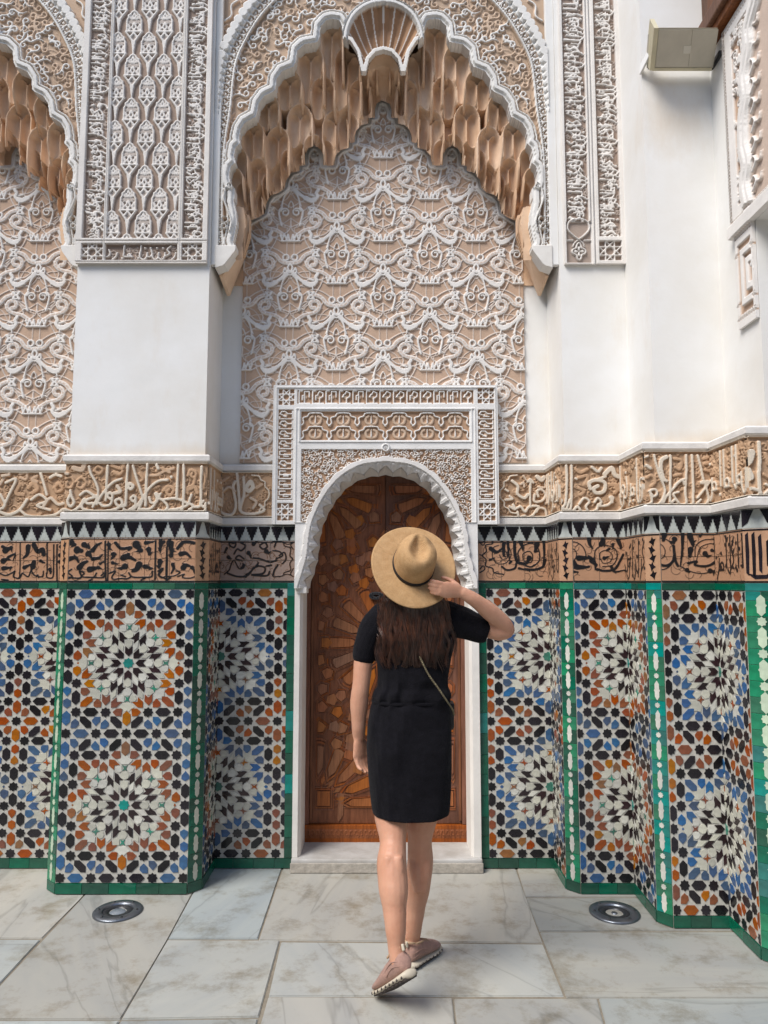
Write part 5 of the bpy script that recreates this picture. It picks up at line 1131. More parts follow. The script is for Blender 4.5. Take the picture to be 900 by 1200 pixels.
# bands of kufic like knots on three sides, star squares in the corners
def key_band(horizontal, x0, x1, y0, y1, n, seed):
    f = field(x0, x1, y0, y1); rel.h[f] = 0; rel.t[f] = 0; rq = random.Random(seed); sub = Relief(xl, xr, zb, zt, .0031)
    a, b, c, d = sx(x0), sx(x1), sz(y1), sz(y0)
    for i in range(n):
        if horizontal: u0, u1, v0, v1 = a+(b-a)*i/n, a+(b-a)*(i+1)/n, c, d
        else: u0, u1, v0, v1 = a, b, c+(d-c)*i/n, c+(d-c)*(i+1)/n
        Q = (lambda p, q: (u0+(u1-u0)*p, v0+(v1-v0)*q)) if horizontal else (lambda p, q: (u1-(u1-u0)*q, v0+(v1-v0)*p))
        k = rq.choice((0, 1, 2)) 
        for pts in ([(.1, .06), (.1, .94), (.34, .94)], [(.1, .06), (.9, .06)], [(.62, .06), (.62, .40), (.86, .55), (.86, .80), (.6, .92), (.5, .72)] if k else [(.5, .06), (.5, .9), (.85, .9), (.85, .5)], [(.34, .3), (.34, .62), (.5, .62)] if k != 1 else [(.3, .5), (.42, .7), (.36, .5)]):
            sub.stroke([Q(*p) for p in pts], .0082, .012, 1.)
        sub.disc(*Q(.55, .5), .011, .006, .5)
    rel.h[f] = sub.h[f]; rel.t[f] = sub.t[f]
key_band(True, 348.5, 555, 458, 474, 13, 1)
key_band(False, 326.5, 343.5, 481, 586, 9, 2); key_band(False, 560.5, 579, 481, 586, 9, 3)
for (x0, x1, y0, y1) in ((326, 344, 457, 475), (560.5, 579.5, 455, 473), (326, 344, 590, 610), (560.5, 579.5, 590, 610)):
    f = field(x0, x1, y0, y1); rel.h[f] = 0; rel.t[f] = 0; girih(rel, sx(x0), sx(x1), sz(y1), sz(y0), .011)
for (x0, x1, y0, y1) in ((346.5, 557, 479, 613), (323, 581.5, 454.5, 740), (350.5, 553, 480, 519)): frame_rect(rel, sx(x0), sx(x1), sz(y1), sz(y0), .005, .020)
rel.ring(XO, sz(525), .018, .010, .022); rel.ring(XO, sz(525), .006, .006, .02)
# arch: smooth outer roll, then toothed hollows falling back towards the door
f = inA & ~inE; t_ = np.clip(dE/.082, 0, 1); 
sarc = np.zeros_like(rel.U); best = np.full(rel.U.shape, 1e9)
for s in SS[::3]:
    p = on_arc(s, 0); d2 = (rel.U-p[0])**2+(rel.V-p[1])**2; k = d2 < best; best[k] = d2[k]; sarc[k] = s
tt = (sarc/LA[-1]*NT) % 1; rib = np.abs(2*tt-1)
hh = np.where(t_ > .66, .030, np.where(t_ > .58, .018, -.030+.046*np.clip((t_-.12*rib)/.5, 0, 1)**.8+.014*(rib > .86)))
rel.h[f] = hh[f]; rel.t[f] = .95
rel.mask = ~inE & ((rel.V > 1.80) | ((rel.U > -.479) & (rel.U < .507)))
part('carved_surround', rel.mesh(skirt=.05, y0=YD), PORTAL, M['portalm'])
# the toothed soffit going back to the door leaf
bm = bmesh.new(); n = len(edge); a = [bm.verts.new((x, YD+.018, z)) for x, z in edge]; b = [bm.verts.new((on_arc(s, scallop(s, .032)*.2+.012)[0], YD+.24, on_arc(s, scallop(s, .032)*.2+.012)[1])) for s in SS]
for i in range(n-1): bm.faces.new((a[i], a[i+1], b[i+1], b[i]))
part('arch_soffit', me_bm(bm), PORTAL, M['plaster_warm'])
# jambs: painted posts with a chamfered inner edge, marble worn at the foot
for sg, xo, xi in ((-1, -.479, -.437), (1, .507, .455)):
    bm = bmesh.new(); pl = [(xo, YB+.02), (xo, YD+.004), (xi-sg*-.014, YD+.004), (xi, YD+.03), (xi, YD+.243), (xo, YD+.243)]
    lo = [bm.verts.new((x, y, .0665)) for x, y in pl]; hi_ = [bm.verts.new((x, y, 1.456)) for x, y in pl]
    bm.faces.new(lo); bm.faces.new(hi_)
    for i in range(len(pl)): bm.faces.new((lo[i], lo[(i+1) % 6], hi_[(i+1) % 6], hi_[i]))
    part('jamb', me_bm(bm), PORTAL, M['plaster_warm'])
    x0, x1 = sorted((xo, xi+sg*.06)); z0 = edge[0][1]
    # little impost where the arch lands
    part('impost', me_box(*sorted((xi-sg*.022, xi+sg*.03)), YD-.004, YD+.10, 1.43, 1.462, .004), PORTAL, M['plaster_warm'])
part('backing', me_box(xl+.01, xr-.01, YD+.02, YD+.06, 2.18, zt-.005), PORTAL, M['plaster_warm'])

# ------------------------------------------------------------------ the door: carved cedar, star work
def wood(name, c1, c2):
    m = mat(name, c1, .5, .12, 3, 0, col2=c2, spec=.35, objvar=.25); n = m.node_tree.nodes; l = m.node_tree.links
    tc = n.new('ShaderNodeTexCoord'); mp = n.new('ShaderNodeMapping'); mp.inputs['Scale'].default_value = (60, 60, 5); nz = n.new('ShaderNodeTexNoise'); nz.inputs['Scale'].default_value = 1.5; nz.inputs['Detail'].default_value = 5
    l.new(tc.outputs['Object'], mp.inputs[0]); l.new(mp.outputs[0], nz.inputs['Vector'])
    bp = n.new('ShaderNodeBump'); bp.inputs['Strength'].default_value = .35; bp.inputs['Distance'].default_value = .004; l.new(nz.outputs['Fac'], bp.inputs['Height']); l.new(bp.outputs[0], n['Principled BSDF'].inputs['Normal'])
    mx = n.new('ShaderNodeMix'); mx.data_type = 'RGBA'; mx.blend_type = 'MULTIPLY'; mx.inputs['Factor'].default_value = .65
    src = n['Principled BSDF'].inputs['Base Color'].links[0].from_socket; rp = n.new('ShaderNodeValToRGB'); rp.color_ramp.elements[0].position = .35; rp.color_ramp.elements[0].color = (.45, .4, .36, 1); rp.color_ramp.elements[1].position = .6
    l.new(nz.outputs['Fac'], rp.inputs[0]); l.new(src, mx.inputs[6]); l.new(rp.outputs[0], mx.inputs[7]); l.new(mx.outputs[2], n['Principled BSDF'].inputs['Base Color'])
    return m
M['wood'] = wood('cedar', (.31, .108, .045), (.20, .065, .025)); M['wood_p'] = wood('cedar_panel', (.365, .138, .055), (.255, .092, .036)); M['wood_s'] = wood('cedar_strap', (.25, .088, .036), (.14, .048, .020))
M['iron'] = mat('old_iron', (.03, .03, .033), .5, .1, 30, .2, 80)
YW = YD+.245; ZD0 = .075
DOOR = thing('door', 'carved dark cedar double door with star shaped wooden inlay under the arch', 'door', (0, YW, 0))
W_ = lambda x, y: P(x, y, YW)
c0 = W_(451.5, 753); dx = (W_(529, 755)[0]-W_(375, 755)[0])/2; dz = (W_(452, 571)[1]-W_(452, 939)[1])/2
leaf = {}
for sg in (-1, 1):
    leaf[sg] = part('door_leaf', me_box(*sorted((c0[0]+sg*.0015, c0[0]+sg*.46)), YW, YW+.05, ZD0+.085, 2.2), DOOR, M['wood_s'])
    leaf[sg]['label'] = 'left door leaf' if sg < 0 else 'right door leaf, mostly behind the woman'
part('gap_light_stop', me_box(-.47, .49, YW+.052, YW+.07, ZD0, 2.3), DOOR, M['wood_s'])  # dark board added behind the leaves to block light leaking through their gap
part('bottom_rail', me_box(-.46, .48, YW-.02, YW+.04, ZD0-.03, ZD0+.082, .004), DOOR, M['wood'])
rail = Relief(-.44, .46, ZD0+.012, ZD0+.062, .0035)
for k in range(34):
    a = -.43+k*.0265; rail.stroke(cr([(a, ZD0+.02), (a+.006, ZD0+.05), (a+.017, ZD0+.05), (a+.020, ZD0+.03), (a+.012, ZD0+.03)], 4), .0045, .004, 1.)
part('rail_carving', rail.mesh(y0=YW-.0205), DOOR, M['wood'])
for x0, x1 in ((-.452, -.415), (.432, .468)):
    part('door_stile', me_box(x0, x1, YW-.018, YW, ZD0+.084, 2.15, .004), DOOR, M['wood'])
for x0, x1 in ((-.412, -.398), (.416, .430)):
    part('door_bead', me_box(x0, x1, YW-.010, YW, ZD0+.10, 2.15, .003), DOOR, M['wood_s'])
def shrink(poly, k=.86):
    cx = sum(p[0] for p in poly)/len(poly); cz = sum(p[1] for p in poly)/len(poly); return [(cx+(a-cx)*k, cz+(b-cz)*k) for a, b in poly]
pieces = []
u = dx/77
def petal(cx, cz, ang, r0, r1_, w_):
    c, s = math.cos(ang), math.sin(ang); m_ = r0+(r1_-r0)*.24
    return [(cx+a*c-b*s, cz+a*s+b*c) for a, b in ((r0, 0), (m_, w_*.8), (r1_-w_*.25, w_), (r1_, w_*.35), (r1_, -w_*.35), (r1_-w_*.25, -w_), (m_, -w_*.8))]
def pent(cx, cz, ang, r): return [(cx+r*q*math.cos(ang+t), cz+r*q*math.sin(ang+t)) for q, t in ((1.15, 0), (.95, 1.1), (.95, 2.3), (.95, -2.3), (.95, -1.1))]
def star5(cx, cz, ang, r): return [(cx+(r if k % 2 == 0 else r*.42)*math.cos(ang+k*PI/5), cz+(r if k % 2 == 0 else r*.42)*math.sin(ang+k*PI/5)) for k in range(10)]
for (ox, oz, full) in ((0, 0, 1), (-77, 184, 0), (77, 184, 0), (-77, -184, 0), (77, -184, 0)):
    for k in range(16):
        a = PI*k/8
        ca, sa = math.cos(a), math.sin(a)
        pieces.append(petal(ox, oz, a, 31, 66, 6.2))
        b = a+PI/16
        pieces.append([(ox+r*math.cos(b+t), oz+r*math.sin(b+t)) for r, t in ((20, 0), (27, .10), (33, 0), (27, -.10))])
    if full: pieces.append(star8(ox, oz, 15, 11.5, 16))
    else: pieces.append([(ox-14, oz-14), (ox+14, oz-14), (ox+14, oz+14), (ox-14, oz+14)])
for sx_ in (-1, 1):
    for sz_ in (-1, 1):
        q = [(-13, 148), (-42, 130), (-56, 116), (-29, 98), (-50, 98), (-56, 81), (-73, 74), (-74, 54), (-75, 97), (-68, 36), (-35, 76), (-18, 84), (-14, 118), (-52, 62), (-76, 20), (-70, 0), (-12, 100), (-40, 112)]
        for i, (x, z) in enumerate(q): pieces.append(pent(sx_*x, sz_*z, math.atan2(sz_*z, sx_*x)+(PI if i % 2 else 0), 7.6))
        for x, z in ((-31, 145), (-57, 134), (-40, 119), (-37, 86), (-59, 97), (-20, 102), (-62, 66), (-25, 70)): pieces.append(star5(sx_*x, sz_*z, math.atan2(z, x), 6.5))
        pieces.append([(sx_*a, sz_*b) for a, b in ((-5, 130), (0, 136), (5, 130), (5, 118), (0, 112), (-5, 118))]) if sx_ > 0 else None
pieces = [p for p in pieces if p]
placed = []; rings_ = []; rz0 = random.Random(5)
for poly in pieces:
    poly = [(c0[0]+a*u, c0[1]+b*dz/184) for a, b in poly]
    for sg in (-1, 1):
        x0, x1 = sorted((c0[0]+sg*.003, c0[0]+sg*dx*1.02)); q = clip_poly(poly, x0, x1, c0[1]-dz*1.02, c0[1]+dz*1.02)
        if len(q) < 3 or area(q) < 5e-5: continue
        cx = sum(p[0] for p in q)/len(q); cz = sum(p[1] for p in q)/len(q)
        if any((cx-a)**2+(cz-b)**2 < .021**2 for a, b in placed): continue
        placed.append((cx, cz)); rings_.append((sg, q, cx, cz)); q = shrink(q, .93)
        bm = bmesh.new(); loc = [(a-cx, b-cz) for a, b in q]; prism(bm, loc, -.0065-rz0.random()*.0022, 0)
        top = [f for f in bm.faces if len(f.verts) == len(q)][:1]
        if area(q) > 4e-4 and len(q) < 9: bmesh.ops.inset_region(bm, faces=top, thickness=.0028, depth=0.002); me = bpy.data.meshes.new('m'); bm.to_mesh(me); bm.free()
        o = link('wood_inlay', me, leaf[sg], m=M['wood_p']); o.location = Vector((cx, YW, cz))
# incised strap lines between the inlays
bm = bmesh.new()
def strap(p, q, w_=.0035):
    (x1, z1), (x2, z2) = p, q; l_ = math.hypot(x2-x1, z2-z1)+1e-9; nx, nz = -(z2-z1)/l_*w_, (x2-x1)/l_*w_; prism(bm, [(x1+nx, z1+nz), (x1-nx, z1-nz), (x2-nx, z2-nz), (x2+nx, z2+nz)], YW-.0025-random.random()*.003, YW+.002)
rz = random.Random(2)
for sg, q, cx, cz in rings_:
    for k0, k1, hgt in ((1.10, 1.26, .0055), (1.36, 1.50, .0040)):
        hgt += rz.random()*.0012; n = len(q); x0, x1 = sorted((c0[0]+sg*.003, c0[0]+sg*dx*1.05))
        oi, oo = shrink(q, k0), shrink(q, k1)
        for i in range(n):
            quad = clip_poly([oi[i], oi[(i+1) % n], oo[(i+1) % n], oo[i]], x0, x1, c0[1]-dz*1.05, c0[1]+dz*1.05)
            if len(quad) > 2 and area(quad) > 1e-6: prism(bm, quad, YW-hgt, YW+.001)
me = bpy.data.meshes.new('m'); bm.to_mesh(me); bm.free(); o = part('strap_work', me, DOOR, M['wood']); o['kind'] = 'stuff'
# dark iron ring handle, half hidden by the hat
bm = bmesh.new(); h0 = W_(441, 698)
for k in range(12):
    t = PI*k/6; box(bm, h0[0]+.03*math.cos(t)-.012, h0[0]+.03*math.cos(t)+.012, YW-.03, YW-.008, h0[1]+.014*math.sin(t)-.008, h0[1]+.014*math.sin(t)+.008, .003)
part('handle', me_bm(bm), DOOR, M['iron'])
# threshold step
M['marble_step'] = mat('worn_marble_step', (.50, .49, .47), .5, .08, 7, .2, 30, col2=(.36, .34, .31))
STEP = thing('threshold_step', 'low worn marble step in front of the wooden door', 'step', (0, YB, 0))
part('step_slab', me_box(-.481, .509, YB-.058, YB+.30, .0, .066, .008), STEP, M['marble_step'])
part('step_edge', me_box(-.484, .512, YB-.066, YB-.0585, .0, .050, .004), STEP, M['grout'])
# ------------------------------------------------------------------ marble floor
def marble(name, base, vein):
    m = bpy.data.materials.new(name); m.use_nodes = True; n = m.node_tree.nodes; l = m.node_tree.links; b = n['Principled BSDF']
    geo = n.new('ShaderNodeNewGeometry'); oi = n.new('ShaderNodeObjectInfo')
    ml = n.new('ShaderNodeVectorMath'); ml.operation = 'MULTIPLY_ADD'; cx = n.new('ShaderNodeCombineXYZ')
    sc_ = n.new('ShaderNodeMath'); sc_.operation = 'MULTIPLY'; sc_.inputs[1].default_value = 37; l.new(oi.outputs['Random'], sc_.inputs[0])
    for k in range(3): l.new(sc_.outputs[0], cx.inputs[k])
    rot = n.new('ShaderNodeVectorRotate'); rot.rotation_type = 'Z_AXIS'; l.new(geo.outputs['Position'], rot.inputs['Vector']); l.new(sc_.outputs[0], rot.inputs['Angle'])
    ml.inputs[1].default_value = (.42, 1.9, 1); l.new(rot.outputs[0], ml.inputs[0]); l.new(cx.outputs[0], ml.inputs[2])
    n1 = n.new('ShaderNodeTexNoise'); n1.inputs['Scale'].default_value = 1.3; n1.inputs['Detail'].default_value = 7; n1.inputs['Roughness'].default_value = .62; n1.inputs['Distortion'].default_value = .9; l.new(ml.outputs[0], n1.inputs['Vector'])
    r1_ = n.new('ShaderNodeValToRGB'); e = r1_.color_ramp.elements; e[0].position = .22; e[0].color = (*vein, 1); e[1].position = .66; e[1].color = (*base, 1); l.new(n1.outputs['Fac'], r1_.inputs[0])
    # thin dark veins: where a second noise crosses its middle
    n2 = n.new('ShaderNodeTexNoise'); n2.inputs['Scale'].default_value = 1.1; n2.inputs['Detail'].default_value = 5; n2.inputs['Distortion'].default_value = .5; l.new(ml.outputs[0], n2.inputs['Vector'])
    sb = n.new('ShaderNodeMath'); sb.operation = 'SUBTRACT'; sb.inputs[1].default_value = .5; l.new(n2.outputs['Fac'], sb.inputs[0]); ab = n.new('ShaderNodeMath'); ab.operation = 'ABSOLUTE'; l.new(sb.outputs[0], ab.inputs[0])
    r2 = n.new('ShaderNodeValToRGB'); r2.color_ramp.elements[0].position = .0; r2.color_ramp.elements[0].color = (.55, .55, .54, 1); r2.color_ramp.elements[1].position = .012; r2.color_ramp.elements[1].color = (1, 1, 1, 1); l.new(ab.outputs[0], r2.inputs[0])
    mx = n.new('ShaderNodeMix'); mx.data_type = 'RGBA'; mx.blend_type = 'MULTIPLY'; mx.inputs['Factor'].default_value = .5; l.new(r1_.outputs[0], mx.inputs[6]); l.new(r2.outputs[0], mx.inputs[7])
    # dirt specks and brown stains
    n3 = n.new('ShaderNodeTexNoise'); n3.inputs['Scale'].default_value = 5; n3.inputs['Detail'].default_value = 8; n3.inputs['Roughness'].default_value = .75; l.new(geo.outputs['Position'], n3.inputs['Vector'])
    r3 = n.new('ShaderNodeValToRGB'); r3.color_ramp.elements[0].position = .32; r3.color_ramp.elements[0].color = (.55, .47, .36, 1); r3.color_ramp.elements[1].position = .50; r3.color_ramp.elements[1].color = (1, 1, 1, 1); l.new(n3.outputs['Fac'], r3.inputs[0])
    m2 = n.new('ShaderNodeMix'); m2.data_type = 'RGBA'; m2.blend_type = 'MULTIPLY'; m2.inputs['Factor'].default_value = .8; l.new(mx.outputs[2], m2.inputs[6]); l.new(r3.outputs[0], m2.inputs[7])
    hs = n.new('ShaderNodeHueSaturation'); mr = n.new('ShaderNodeMapRange'); mr.inputs['To Min'].default_value = .78; mr.inputs['To Max'].default_value = 1.12; l.new(oi.outputs['Random'], mr.inputs['Value']); l.new(mr.outputs[0], hs.inputs['Value']); l.new(m2.outputs[2], hs.inputs['Color'])
    tn_ = n.new('ShaderNodeMath'); tn_.operation = 'FRACT'; l.new(sc_.outputs[0], tn_.inputs[0]); tr = n.new('ShaderNodeValToRGB'); tr.color_ramp.elements[0].color = (.90, .98, 1.0, 1); tr.color_ramp.elements[1].color = (1.0, .955, .87, 1); l.new(tn_.outputs[0], tr.inputs[0])
    tm_ = n.new('ShaderNodeMix'); tm_.data_type = 'RGBA'; tm_.blend_type = 'MULTIPLY'; tm_.inputs['Factor'].default_value = 1; l.new(hs.outputs[0], tm_.inputs[6]); l.new(tr.outputs[0], tm_.inputs[7])
    l.new(tm_.outputs[2], b.inputs['Base Color']); b.inputs['Roughness'].default_value = .38; b.inputs['Specular IOR Level'].default_value = .4
    r4 = n.new('ShaderNodeMapRange'); r4.inputs['To Min'].default_value = .30; r4.inputs['To Max'].default_value = .55; l.new(n3.outputs['Fac'], r4.inputs['Value']); l.new(r4.outputs[0], b.inputs['Roughness'])
    bp = n.new('ShaderNodeBump'); bp.inputs['Strength'].default_value = .12; bp.inputs['Distance'].default_value = .01; l.new(n3.outputs['Fac'], bp.inputs['Height']); l.new(bp.outputs[0], b.inputs['Normal'])
    return m
M['marble'] = marble('grey_marble', (.425, .415, .385), (.285, .30, .315))
M['joint'] = mat('floor_joint', (.26, .225, .17), .95, .1, 30, .4, 60)
fl = link('marble_floor', me_box(-60, 60, -60, 60, -.3, -.0055), m=M['joint']); fl['kind'] = 'structure'
slabs = [[(-220, 1015), (128, 1015), (92, 1055), (49, 1099), (-300, 1099)], [(-302, 1101), (47, 1101), (-39, 1194), (-460, 1194)],
 [(129.5, 1015), (242, 1015), (196, 1100), (141, 1194), (-37, 1194), (93.5, 1056)], [(243.5, 1015), (331, 1015), (326.5, 1026), (302, 1099.5), (197.5, 1099.5)],
 [(196.5, 1101.5), (327.5, 1102), (303, 1191), (142.5, 1194)], [(332.5, 1015), (603, 1015), (635.5, 1104), (303.5, 1101)], [(329.5, 1103.5), (636, 1106), (660.5, 1166.5), (315, 1166.5)],
 [(605.5, 1015), (790, 1015), (790, 1050.5), (616, 1050.5)], [(616.5, 1052), (900, 1052), (900, 1089.5), (632, 1090.5)], [(633, 1092), (1150, 1091.5), (1180, 1168.5), (664, 1168.5)],
 [(314.5, 1168.5), (529.5, 1169.5), (540, 1262), (288, 1262)], [(532, 1170), (699.5, 1170), (724, 1262), (542.5, 1262)], [(702, 1170), (1190, 1170), (1240, 1262), (726.5, 1262)],
 [(142, 1196), (302, 1193.5), (285.5, 1262), (98, 1262)], [(-460, 1196), (140, 1196), (96, 1262), (-520, 1262)]]
rr = random.Random(3)
def slab(poly, name='marble_slab'):
    n = len(poly); A = sum(poly[i][0]*poly[(i+1) % n][1]-poly[(i+1) % n][0]*poly[i][1] for i in range(n))
    if A < 0: poly = poly[::-1]
    bm = bmesh.new(); dz_ = rr.uniform(-.0015, .0015); a = [bm.verts.new((x, y, -.03)) for x, y in poly]; b = [bm.verts.new((x, y, dz_)) for x, y in poly]
    t = bm.faces.new(b)
    for i in range(n): bm.faces.new((a[i], a[(i+1) % n], b[(i+1) % n], b[i]))
    bmesh.ops.bevel(bm, geom=list(t.edges), offset=.003, segments=2, affect='EDGES')
    return link(name, me_bm(bm), fl, m=M['marble'])
for s in slabs: slab([G(*p) for p in s])
y1 = G(450, 1263)[1]-.006
y = y1
for r_ in range(7):
    h = .62 if r_ < 3 else 1.4; x = -3.6+(.45 if r_ % 2 else 0)
    while x < 3.6:
        w_ = rr.uniform(.8, 1.15)*(1 if r_ < 3 else 1.8); slab([(x+.004, y-h+.006), (x+w_-.004, y-h+.006), (x+w_-.004, y), (x+.004, y)]); x += w_
    y -= h
# beyond these the yard goes on as one paved sheet
far = link('courtyard_paving', me_from([(-60, -60, -.003), (60, -60, -.003), (60, y, -.003), (-60, y, -.003)], [(0, 1, 2, 3)]), m=M['marble']); far['kind'] = 'structure'

# ------------------------------------------------------------------ round lights sunk in the floor
M['steel'] = mat('dull_steel', (.22, .24, .27), .35, .1, 20, .1, 60); M['steel'].node_tree.nodes['Principled BSDF'].inputs['Metallic'].default_value = .85
M['lens'] = mat('frosted_glass', (.20, .23, .26), .15, .1, 20, 0); M['dark'] = mat('dark_recess', (.02, .022, .025), .4, .1, 20, 0)
def lathe(prof, n=40):
    vs, fs = [], []
    for r, z in prof:
        for k in range(n): vs.append((r*math.cos(2*PI*k/n), r*math.sin(2*PI*k/n), z))
    for i in range(len(prof)-1):
        for k in range(n): fs.append((i*n+k, i*n+(k+1) % n, (i+1)*n+(k+1) % n, (i+1)*n+k))
    return me_from(vs, fs, smooth=True)
for px_, lab, filled in ((138, 'round steel light sunk in the floor before the wide left pier', True), (720, 'round steel light with dark cup sunk in the floor before the right piers', False)):
    g = G(px_, 1068.5 if filled else 1070); r = (.109 if filled else .112)
    t = thing('floor_light', lab, 'floor light', (g[0], g[1], 0), 'round lights sunk in the marble floor')
    o = link('outer_ring', lathe([(r, 0), (r, .006), (r*.96, .009), (r*.66, .011), (r*.62, .008), (r*.60, -.01)]), t, m=M['steel'])
    for k in range(6):
        b = link('screw', lathe([(.0001, .0035), (.005, .003), (.006, 0)], 12), o, m=M['dark']); b.location = (r*.8*math.cos(k*PI/3), r*.8*math.sin(k*PI/3), .0105)
    link('inner_ring', lathe([(r*.60, .003), (r*.55, .006), (r*.36, .004), (r*.34, -.006)]), t, m=M['dark'])
    if filled: link('lens', lathe([(r*.35, -.002), (r*.25, .004), (.0001, .006)]), t, m=M['lens'])
    else: link('cup', lathe([(r*.35, .0), (r*.26, -.008), (r*.13, -.010), (r*.12, .002), (.0001, .003)]), t, m=M['steel'])

# ------------------------------------------------------------------ beige box lamp high on the wall
M['lampm'] = mat('beige_paint', (.52, .48, .39), .5, .06, 8, .05, 40); M['lamp_s'] = mat('yellowed_paint', (.62, .56, .38), .5, .08, 8, .05, 40); M['sticker'] = mat('sticker_paper', (.62, .59, .50), .6, .03, 20, 0)
YL = 3.30
LMP = thing('floodlight', 'boxy beige lamp bracketed high on the plain white wall at upper right', 'lamp', (1.40, YL, 3.95))
q = [P(769.5, 32, 3.10), P(843, 32, 3.10), P(836, 81, 3.255), P(764.5, 81, 3.255)]
fv = [(q[0][0], 3.10, q[0][1]), (q[1][0], 3.10, q[1][1]), (q[2][0], 3.255, q[2][1]), (q[3][0], 3.255, q[3][1])]
bk = [(q[0][0]-.005, 3.20, q[0][1]+.05), (q[1][0], 3.20, q[1][1]+.05), (q[2][0], 3.305, q[2][1]+.035), (q[3][0]-.012, 3.305, q[3][1]+.035)]
bm = bmesh.new(); a = [bm.verts.new(v) for v in fv]; b = [bm.verts.new(v) for v in bk]
bm.faces.new(a); bm.faces.new(b)
for i in range(4): bm.faces.new((a[i], a[(i+1) % 4], b[(i+1) % 4], b[i]))
bmesh.ops.bevel(bm, geom=list(bm.edges), offset=.006, segments=2, affect='EDGES'); part('housing', me_bm(bm), LMP, M['lampm'])
def quad_on(us, vs, lift, name, m, thick=.004):
    f0, f1, f2, f3 = [Vector(v) for v in fv]
    at = lambda u, v: (f3*(1-u)+f2*u)*(1-v)+(f0*(1-u)+f1*u)*v
    nrm = (f1-f0).cross(f3-f0).normalized(); nrm = nrm if nrm.y < 0 else -nrm
    c = [at(us[0], vs[0]), at(us[1], vs[0]), at(us[1], vs[1]), at(us[0], vs[1])]
    bm = bmesh.new(); a = [bm.verts.new(p+nrm*lift) for p in c]; b = [bm.verts.new(p-nrm*thick) for p in c]; bm.faces.new(a)
    for i in range(4): bm.faces.new((a[i], b[i], b[(i+1) % 4], a[(i+1) % 4]))
    return part(name, me_bm(bm), LMP, m)
quad_on((.04, .575), (.06, .95), .003, 'cover_plate', M['lampm']); quad_on((.58, .96), (.06, .95), .0028, 'cover_plate', M['lampm'])
quad_on((.47, .585), (.39, .58), .0045, 'sticker', M['sticker'])
quad_on((-.045, .028), (-.02, 1.0), .007, 'side_frame', M['lamp_s'], .09); quad_on((.0, .97), (-.035, .035), .005, 'lower_lip', M['lamp_s'], .008)
bm = bmesh.new(); x0 = q[3][0]
a0, a1 = Vector((x0-.008, 3.23, q[3][1]+.075)), Vector((x0-.030, 3.318, q[3][1]+.035))
for (p, w_) in (((a0, a1), .022),):
    d = (a1-a0).normalized(); up = Vector((0, 0, 1)); vs = [a0+up*w_, a0-up*w_*.6, a1-up*w_*.8, a1+up*w_]; f = [bm.verts.new(v) for v in vs]; g = [bm.verts.new(v+Vector((-.010, 0, 0))) for v in vs]
    bm.faces.new(f); bm.faces.new(g)
    for i in range(4): bm.faces.new((f[i], f[(i+1) % 4], g[(i+1) % 4], g[i]))
part('bracket_arm', me_bm(bm), LMP, M['plaster'])
part('bracket_bolt', me_box(x0-.028, x0-.016, 3.21, 3.235, q[3][1]+.105, q[3][1]+.125, .004), LMP, M['dark'])
e = P(838, 68, 3.24); part('cable_gland', me_box(e[0], e[0]+.03, 3.20, 3.30, e[1]-.02, e[1]+.012, .008), LMP, M['dark'])

# ------------------------------------------------------------------ carved bracket and blind arch on the side of the corner pier, wooden eave above
YR0 = Y3+.028; xr = 1.592
def RR(x, y):      # picture point on the side face X = xr: (distance towards the viewer from the inner corner, height)
    a = (x-450)/850; b = (600-y)/850; t = xr/a; return (YR0-t*(_c-b*_s), 1.5+t*(_s+b*_c))
FS = Matrix.Translation((xr, YR0, 0)) @ Matrix.Rotation(R(-90), 4, 'Z')
s0 = RR(860, 265)[0]; zl, zh = RR(862, 266)[1], RR(858, 26)[1]; zb_ = RR(868, 388)[1]; SE = YR0-(Y4+.03)-.003
SL, SE = SE, .66
part('arch_wall', me_box(xr+.002, xr+.26, YR0-.64, Y4+.032, zl-.055, zh+.5), PIER4, M['plaster'])
rel = Relief(s0, SE, zb_, zh, .0034); rel.h[:] = .012; rel.t[:] = 1.
def fr(x0, x1, z0, z1, h, t): s = (rel.U > x0) & (rel.U < x1) & (rel.V > z0) & (rel.V < z1); rel.h[s] = h; rel.t[s] = t
rr = random.Random(12)
fr(s0+.075, SE-.0, zl+.07, zh-.07, .0, 0.0); vine(rel, s0+.08, SE, zl+.08, zh-.08, rr, 330, .0085, .012, 1.)
arch_in = cr([(s0+.17, zl+.02), (s0+.15, zl+.12), (s0+.175, zl+.20), (s0+.155, zl+.30), (s0+.165, zl+.42), (s0+.195, zl+.50), (s0+.19, zl+.60), (s0+.235, zl+.70), (s0+.24, zl+.78), (s0+.31, zl+.86), (s0+.33, zl+.92), (s0+.40, zl+.96)], 6)
under = inside(arch_in+[(s0+.6, zl+.96), (s0+.6, zl+.02)], rel.U, rel.V); rel.h[under] = .004; rel.t[under] = .25
for wd, hh in ((.085, .018), (.066, .028), (.040, .020), (.022, .034)): rel.stroke(arch_in, wd, hh, 1.)
for k in range(9):
    x0, z0_ = s0+.215+.004*k, zl+.06+.085*k
    rel.stroke(cr([(x0, z0_), (x0+.03, z0_+.03), (x0+.012, z0_+.06), (x0-.012, z0_+.045)], 4), .012, .020, 1., w1=.006); rel.stroke(cr([(x0+.03, z0_+.03), (x0+.06, z0_+.02), (x0+.07, z0_+.05)], 4), .014, .018, .8, w1=.005)
for k in range(int((zh-zl)/.016)): z = zl+.016*k; rel.stroke([(s0+.004, z), (s0+.016, z+.010)], .006, .020, .9); 
fr(s0, s0+.019, zl, zh, .004, .1)
for k in range(int((zh-zl)/.016)): z = zl+.016*k; rel.stroke([(s0+.003, z), (s0+.016, z+.010)], .007, .016, .95)
